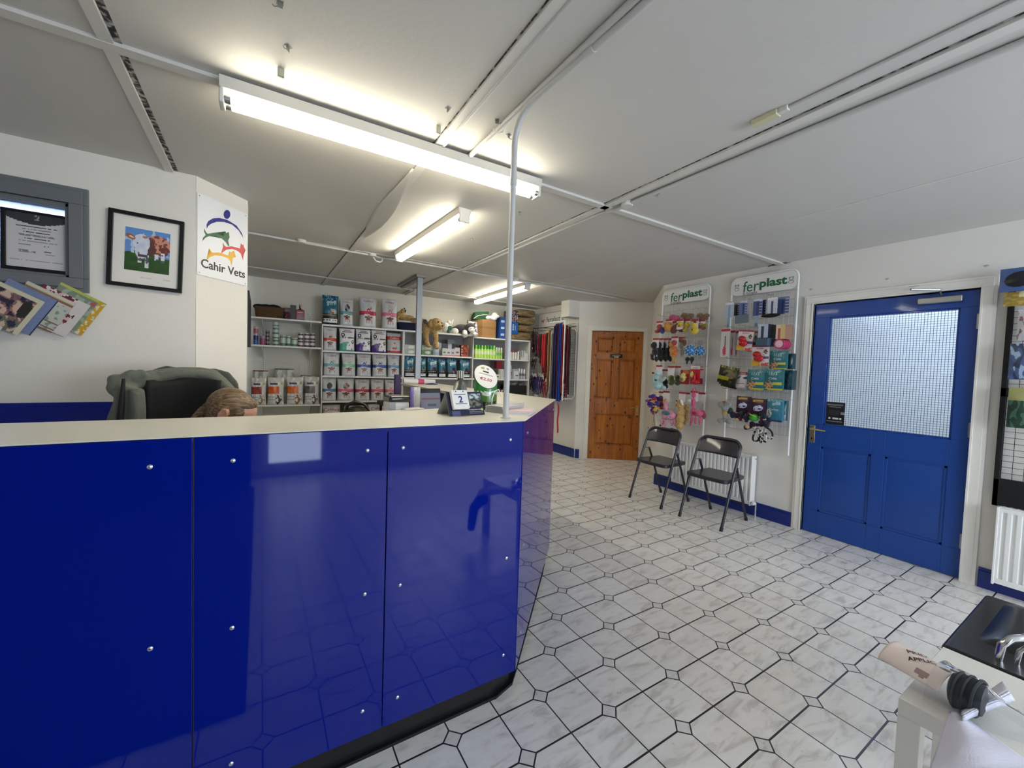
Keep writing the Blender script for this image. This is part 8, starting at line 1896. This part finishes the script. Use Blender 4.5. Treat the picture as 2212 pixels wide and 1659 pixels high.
# ================================================================ folding chairs
M_GUN = mat('gunmetal_enamel', '3a3840', 0.35, 0.35, coat=0.3)
def folding_chair(label, y, rz=0.0):
    """local: x to the sitter's left, -y forward; origin under the seat"""
    t = thing('folding_chair', label, 'chair', (3.71, y, 0), -PI / 2 + rz, 'folding chairs by the radiator')
    hw = 0.205
    # main tube: front feet, past the seat, up and over the back
    P_ = [(-hw, -0.245, 0.0), (-hw, -0.10, 0.43), (-hw + 0.004, 0.01, 0.70)]
    cz, cy = 0.70, 0.01; ux = (0.11, 0.27); ul = math.hypot(*ux); uy, uz = ux[0] / ul, ux[1] / ul
    for k in range(1, 6): a = PI - PI / 2 * k / 6; P_.append((-hw + 0.09 + 0.09 * math.cos(a), cy + uy * 0.085 * math.sin(a), cz + uz * 0.085 * math.sin(a)))
    for k in range(0, 6): a = PI / 2 - PI / 2 * k / 6; P_.append((hw - 0.09 + 0.09 * math.cos(a), cy + uy * 0.085 * math.sin(a), cz + uz * 0.085 * math.sin(a)))
    P_ += [(hw - 0.004, 0.01, 0.70), (hw, -0.10, 0.43), (hw, -0.245, 0.0)]
    for sgn in (-1, 1):
        b = MB(); b.tube([(sgn * hw, -0.245, 0.012), (sgn * hw, -0.10, 0.43)], 0.0125, 10); lg = b.build('leg', M_GUN, t)
        b = MB(); b.cyl((sgn * hw, -0.249, 0.0), (sgn * hw, -0.236, 0.035), 0.0145, n=12); b.build('rubber_foot', M_BLACK, lg)
        b = MB(); b.tube([(sgn * (hw - 0.028), 0.235, 0.012), (sgn * (hw - 0.028), 0.09, 0.36), (sgn * (hw - 0.024), 0.005, 0.545)], [0.012, 0.012, 0.011], 10); lg = b.build('leg', M_GUN, t)
        b = MB(); b.cyl((sgn * (hw - 0.028), 0.24, 0.0), (sgn * (hw - 0.028), 0.229, 0.035), 0.0145, n=12); b.build('rubber_foot', M_BLACK, lg)
        b = MB(); b.tube([(sgn * (hw - 0.012), -0.055, 0.55), (sgn * (hw - 0.02), 0.005, 0.54)], 0.005, 6); b.cyl((sgn * (hw - 0.0), 0.005, 0.54), (sgn * (hw - 0.045), 0.005, 0.54), 0.006, n=8); b.build('hinge_link', M_CHROME, t)
    b = MB(); b.tube(P_[1:-1], 0.0125, 10); b.build('back_frame', M_GUN, t)
    # backrest sheet, bowed to the rear
    b = MB()
    def br(u, v):
        x = (2 * u - 1); z = 0.625 + 0.145 * v; top = 1 - max(0, abs(x) - 0.58) ** 2 * 2.6
        z = 0.625 + (0.150 * top) * v + 0.022 * (1 - v) * abs(x) ** 2 * 0
        yy = 0.012 + (z - 0.70) * 0.40 + 0.035 * (1 - x * x) - 0.012
        return (x * (hw - 0.006), yy, z)
    b.grid(br, 20, 8); o = b.build('backrest', M_GUN, t); q = o.modifiers.new('s', 'SOLIDIFY'); q.thickness = 0.006; q = o.modifiers.new('b', 'BEVEL'); q.width = 0.002
    # seat pan
    b = MB(); out = []
    for k in range(7): a = PI + PI / 2 * k / 6; out.append((-0.155 + 0.045 * math.cos(a), -0.155 + 0.045 * math.sin(a)))
    out.append((0, -0.212))
    for k in range(7): a = 3 * PI / 2 + PI / 2 * k / 6; out.append((0.155 + 0.045 * math.cos(a), -0.155 + 0.045 * math.sin(a)))
    for k in range(5): a = PI / 2 * k / 4; out.append((0.155 + 0.02 * math.cos(a), 0.155 + 0.02 * math.sin(a)))
    for k in range(5): a = PI / 2 + PI / 2 * k / 4; out.append((-0.155 + 0.02 * math.cos(a), 0.155 + 0.02 * math.sin(a)))
    b.prism(out, 0.405, 0.44); m_ = len(out); ins = [(x * 0.86, y_ * 0.86) for x, y_ in out]
    b.add([(x * 0.97, y_ * 0.97, 0.4405) for x, y_ in out] + [(x, y_, 0.433) for x, y_ in ins], [(i, (i + 1) % m_, m_ + (i + 1) % m_, m_ + i) for i in range(m_)] + [list(range(m_, 2 * m_))])
    b.build('seat', M_GUN, t, bevel=0.008, seg=3)
    for z, y_, x_ in ((0.2, -0.175, hw), (0.17, 0.19, hw - 0.028)):
        b = MB(); b.tube([(-x_, y_, z), (x_, y_, z)], 0.007, 8); b.build('stretcher', M_GUN, t) if z == 0.17 else None
    return t
folding_chair('dark grey metal folding chair nearer the pine door', 2.845)
folding_chair('dark grey metal folding chair nearer the blue door', 2.222, 0.03)

# ================================================================ right edge: black rack, bench, table
t = thing('display_rack', 'black framed wire display rack on the wall at the right edge of the view', 'display rack', (RX, 0.02, 0), -PI / 2)
b = MB()
for q in ((-0.556, -0.53, 0.58, 2.02), (0.55, 0.58, 0.58, 2.02), (-0.556, 0.58, 0.58, 0.76), (-0.556, 0.58, 1.99, 2.02), (-0.556, 0.58, 1.30, 1.36)): b.box(q[0], q[1], -0.045, -0.005, q[2], q[3])
b.build('frame', M_DARK, t, bevel=0.003)
b = MB()
for k in range(32): b.box(-0.53, 0.55, -0.03, -0.027, 0.76 + k * 0.039, 0.7625 + k * 0.039)
for k in range(24): b.box(-0.53 + k * 0.047, -0.5275 + k * 0.047, -0.033, -0.03, 0.76, 1.99)
b.build('wire_grid', M_BLACK, t)
t3 = [((2160, 578), (2240, 628), 0.12, lambda u, v: (0.08, 0.09, 0.13) if ellin(u, v, 0.55, 0.5, 0.42, 0.33, 0.25) else (0.28, 0.38, 0.58), 'blue pack with a dark oval at the top of the black rack'),
      ((2168, 630), (2235, 660), 0.10, lambda u, v: (0.85, 0.8, 0.6) if v > 0.6 and u > 0.5 else ((0.62, 0.52, 0.22) if nz2(u, v, 6, 2) > -0.1 else (0.72, 0.62, 0.34)), 'yellow pack below the blue pack on the black rack'),
      ((2198, 668), (2240, 735), 0.08, lambda u, v: (0.80, 0.79, 0.80) if nz2(u, v, 5, 2) > -0.2 else (0.55, 0.42, 0.42), 'pale pack near the upper right of the black rack'),
      ((2180, 742), (2235, 820), 0.12, lambda u, v: (0.62, 0.70, 0.80) if nz2(u, v, 5, 8) > 0.2 else ((0.30, 0.37, 0.52) if nz2(u, v, 4, 3) > -0.1 else (0.20, 0.24, 0.34)), 'blue blister pack in the middle of the black rack'),
      ((2176, 838), (2232, 925), 0.12, lambda u, v: (0.62, 0.62, 0.40) if v > 0.68 else ((0.16, 0.26, 0.20) if nz2(u, v, 5, 3) > -0.1 else (0.28, 0.42, 0.34)), 'green and cream pack below the blue blister pack')]
for (x0, y0), (x1, y1), out, fn, l in t3: card('rack_pack', x0, y0, x1, y1, out, fn, l, 'pack', 'packs on the black rack', th=0.02, nx=40, ny=60)
# small fixings on the wall above the door
for px, l in (((1917, 603), 'small screw mark above the blue door'), ((2132, 574), 'small screw mark above the right corner of the blue door'), ((1752, 625), 'small screw mark between the toy rack and the blue door')):
    y, z = rp(px, 0.0); b = MB(); b.ell((0, 0, 0), (0.004, 0.012, 0.006), n=10, k=6); o = b.build('wall_plug', mat('filler', 'b9b4aa', 0.8)); o.location = (RX - 0.002, y, z); tag(o, l, 'wall plug', 'wall plugs')

TZ = 0.45
tb = thing('side_table', 'low white side table in the lower right corner', 'table', (1.83, 0.08, 0))
b = MB(); b.box(-0.225, 0.225, -0.29, 0.29, TZ - 0.05, TZ); b.build('top', mat('white_table_lacquer', 'dedbd2', 0.4), tb, bevel=0.002)
for sx in (-1, 1):
    for sy in (-1, 1): b = MB(); b.box(sx * 0.2 - 0.025, sx * 0.2 + 0.025, sy * 0.265 - 0.025, sy * 0.265 + 0.025, 0, TZ - 0.05); b.build('leg', mat('white_table_lacquer', 'dedbd2', 0.4), tb, bevel=0.002)
bn = thing('waiting_seat', 'black padded waiting seat beyond the white side table', 'seat', (2.42, 0.07, 0))
M_PAD = mat('black_leatherette', '141318', 0.32, coat=0.15, bump=0.08, bsc=90)
b = MB(); b.box(-0.34, 0.34, -0.31, 0.31, 0.37, 0.445); b.build('seat_base', M_PAD, bn, bevel=0.012, seg=3)
b = MB(); b.grid(lambda u, v: (-0.19 + 0.5 * u, -0.29 + 0.54 * v, 0.444 + 0.03 * (max(0, 1 - abs(2 * u - 1) ** 5) * max(0, 1 - abs(2 * v - 1) ** 5)) ** 0.5), 20, 20); b.build('cushion', M_PAD, bn)
for sx in (-1, 1):
    b = MB(); b.tube([(sx * 0.30, 0.28, 0.0), (sx * 0.30, 0.28, 0.37)], 0.014, 10); b.tube([(sx * 0.30, -0.28, 0.0), (sx * 0.30, -0.28, 0.37)], 0.014, 10); b.build('leg', M_CHROME, bn)
b = MB(); b.tube([(-0.28, 0.186, 0.44), (-0.28, 0.18, 0.50), (-0.265, 0.165, 0.525), (-0.23, 0.14, 0.533), (-0.05, -0.02, 0.535), (0.1, -0.2, 0.53)], 0.012, 10); b.tube([(-0.25, 0.15, 0.44), (-0.25, 0.145, 0.49), (-0.235, 0.13, 0.51), (-0.2, 0.10, 0.515), (0.0, -0.08, 0.515)], 0.008, 10); b.build('arm', M_CHROME, bn)
# applicator bag on the table corner: curved card label, sponge coil at its end, clear film round both
ab = thing('applicator_bag', 'clear bag with a printed card label and a black sponge applicator, on the table corner', 'bag', (1.715, 0.345, TZ), -1.72); ab.scale = (1.12, 1.12, 1.12)
def lab(u, v, e=0.0):
    a = PI * (0.12 + 0.66 * v)
    return (-0.075 + 0.125 * u + 0.01 * v, -0.062 * math.cos(a) * (1 + e * 8) + 0.0, 0.028 + (0.058 + e) * math.sin(a) - 0.004 * u)
def labc(u, v):
    if 0.60 < u < 0.80 and 0.08 < v < 0.24 and (int(v * 90) % 3 or int(u * 60) % 2): return (0.62, 0.52, 0.49)
    return (0.90, 0.83, 0.79)
b = MB(); b.grid(lab, 24, 24, labc); o = b.build('label_card', CARD, ab); q = o.modifiers.new('s', 'SOLIDIFY'); q.thickness = 0.0015
M_SEPIA = mat('sepia_print', '5c4038', 0.6)
def wraptext(s_, w_, cu, cv, rot, name='lettering'):
    t_ = text(s_, w_, M_SEPIA, o, (0, 0, 0), (0, 0, 0), name, bold=0.012); k = t_.scale.x; t_.scale = (1, 1, 1)
    for v_ in t_.data.vertices:
        x, y = v_.co.x * k, v_.co.y * k; x, y = x * math.cos(rot) - y * math.sin(rot), x * math.sin(rot) + y * math.cos(rot)
        v_.co = lab(cu + x / 0.125, cv + y / 0.13, 0.0018)
wraptext('PRID', 0.040, 0.42, 0.60, 0.75); wraptext('APPLIC', 0.055, 0.56, 0.46, 0.75)
b = MB(); b.grid(lambda u, v: lab(0.78 + 0.16 * u, 0.58 + 0.14 * v, 0.0016), 8, 5, lambda u, v: (0.50, 0.38, 0.33) if nz2(u, v, 5, 3) > -0.15 else (0.86, 0.78, 0.74)); b.build('print_mark', CARD, o, smooth=False)
b = MB()
b.lathe([(0.022, -0.03), (0.036, -0.026), (0.043, -0.01), (0.043, 0.012), (0.036, 0.03), (0.02, 0.034)], 28)
for k in range(3): b.tube([(0.0445 * math.cos(a), 0.0445 * math.sin(a), -0.012 + 0.016 * k + 0.006 * math.sin(a)) for a in [2 * PI * j / 24 for j in range(24)]], 0.004, 6, closed=True)
s_o = b.build('sponge_coil', mat('slate_sponge', '23292f', 0.55), ab); s_o.location = (0.082, 0.0, 0.05); s_o.rotation_euler = (0, PI / 2, 0.12)
def film(u, v): k = 1 - 0.75 * u ** 1.5; return (0.03 + 0.19 * u, 0.075 * math.cos(PI * v) * k + 0.02 * u, 0.012 + (0.088 * math.sin(PI * v) + 0.004 * math.sin(14 * u + 9 * v)) * k)
b = MB(); b.grid(film, 26, 18); b.build('clear_bag', mat('clear_film_bag', 'eef0f2', 0.05, trans=0.97, ior=1.08), ab)
# crumpled white sheet on the table
M_LILAC = mat('white_tissue', 'cfcedb', 0.85, bump=0.2, bsc=220)
cb = thing('tissue_sheet', 'crumpled white paper sheet spreading over the table beside the applicator bag', 'paper', (1.55, 0.15, TZ))
def sheet(u, v):
    px = (2052 + 20 * u) * (1 - v) + (2000 + 280 * u) * v; py = 1538 + 150 * v
    z = TZ + 0.010 + 0.03 * math.sin(PI * min(1, u * 1.05)) * (0.4 + 0.6 * v) + 0.008 * noise.noise(Vector((u * 3, v * 3, 1)))
    x, y = onz((px, py), z); return (x - 1.55, y - 0.15, z - TZ)
b = MB(); b.grid(sheet, 28, 28); o = b.build('sheet', M_LILAC, cb); q = o.modifiers.new('s', 'SOLIDIFY'); q.thickness = 0.002
def twist(u, v):
    px = 2078 + 88 * u + 25 * v * u; py = 1535 - 62 * u + (18 + 12 * u) * v * 1.3; z = TZ + 0.018 + 0.025 * math.sin(PI * v) + 0.02 * u
    x, y = onz((px, py), z); return (x - 1.55, y - 0.15, z - TZ)
b = MB(); b.grid(twist, 16, 8); o = b.build('twisted_corner', M_LILAC, cb); q = o.modifiers.new('s', 'SOLIDIFY'); q.thickness = 0.002
fx, fy = onz((1985, 1665), 0.5)
b = MB(); b.ell((0, 0, 0), (0.055, 0.05, 0.04)); b.tube([(0, 0, 0), (0.0, -0.12, -0.1), (0.02, -0.2, -0.3)], [0.045, 0.04, 0.03], 12); o = b.build('shoe_toe', mat('black_suede', '121214', 0.8), remesh=0.008, sub=2)
place(o, (1.40, 0.155, 0.40)); tag(o, 'black rounded bag top peeping in at the bottom edge of the view', 'bag'); o.name = 'black_bag'
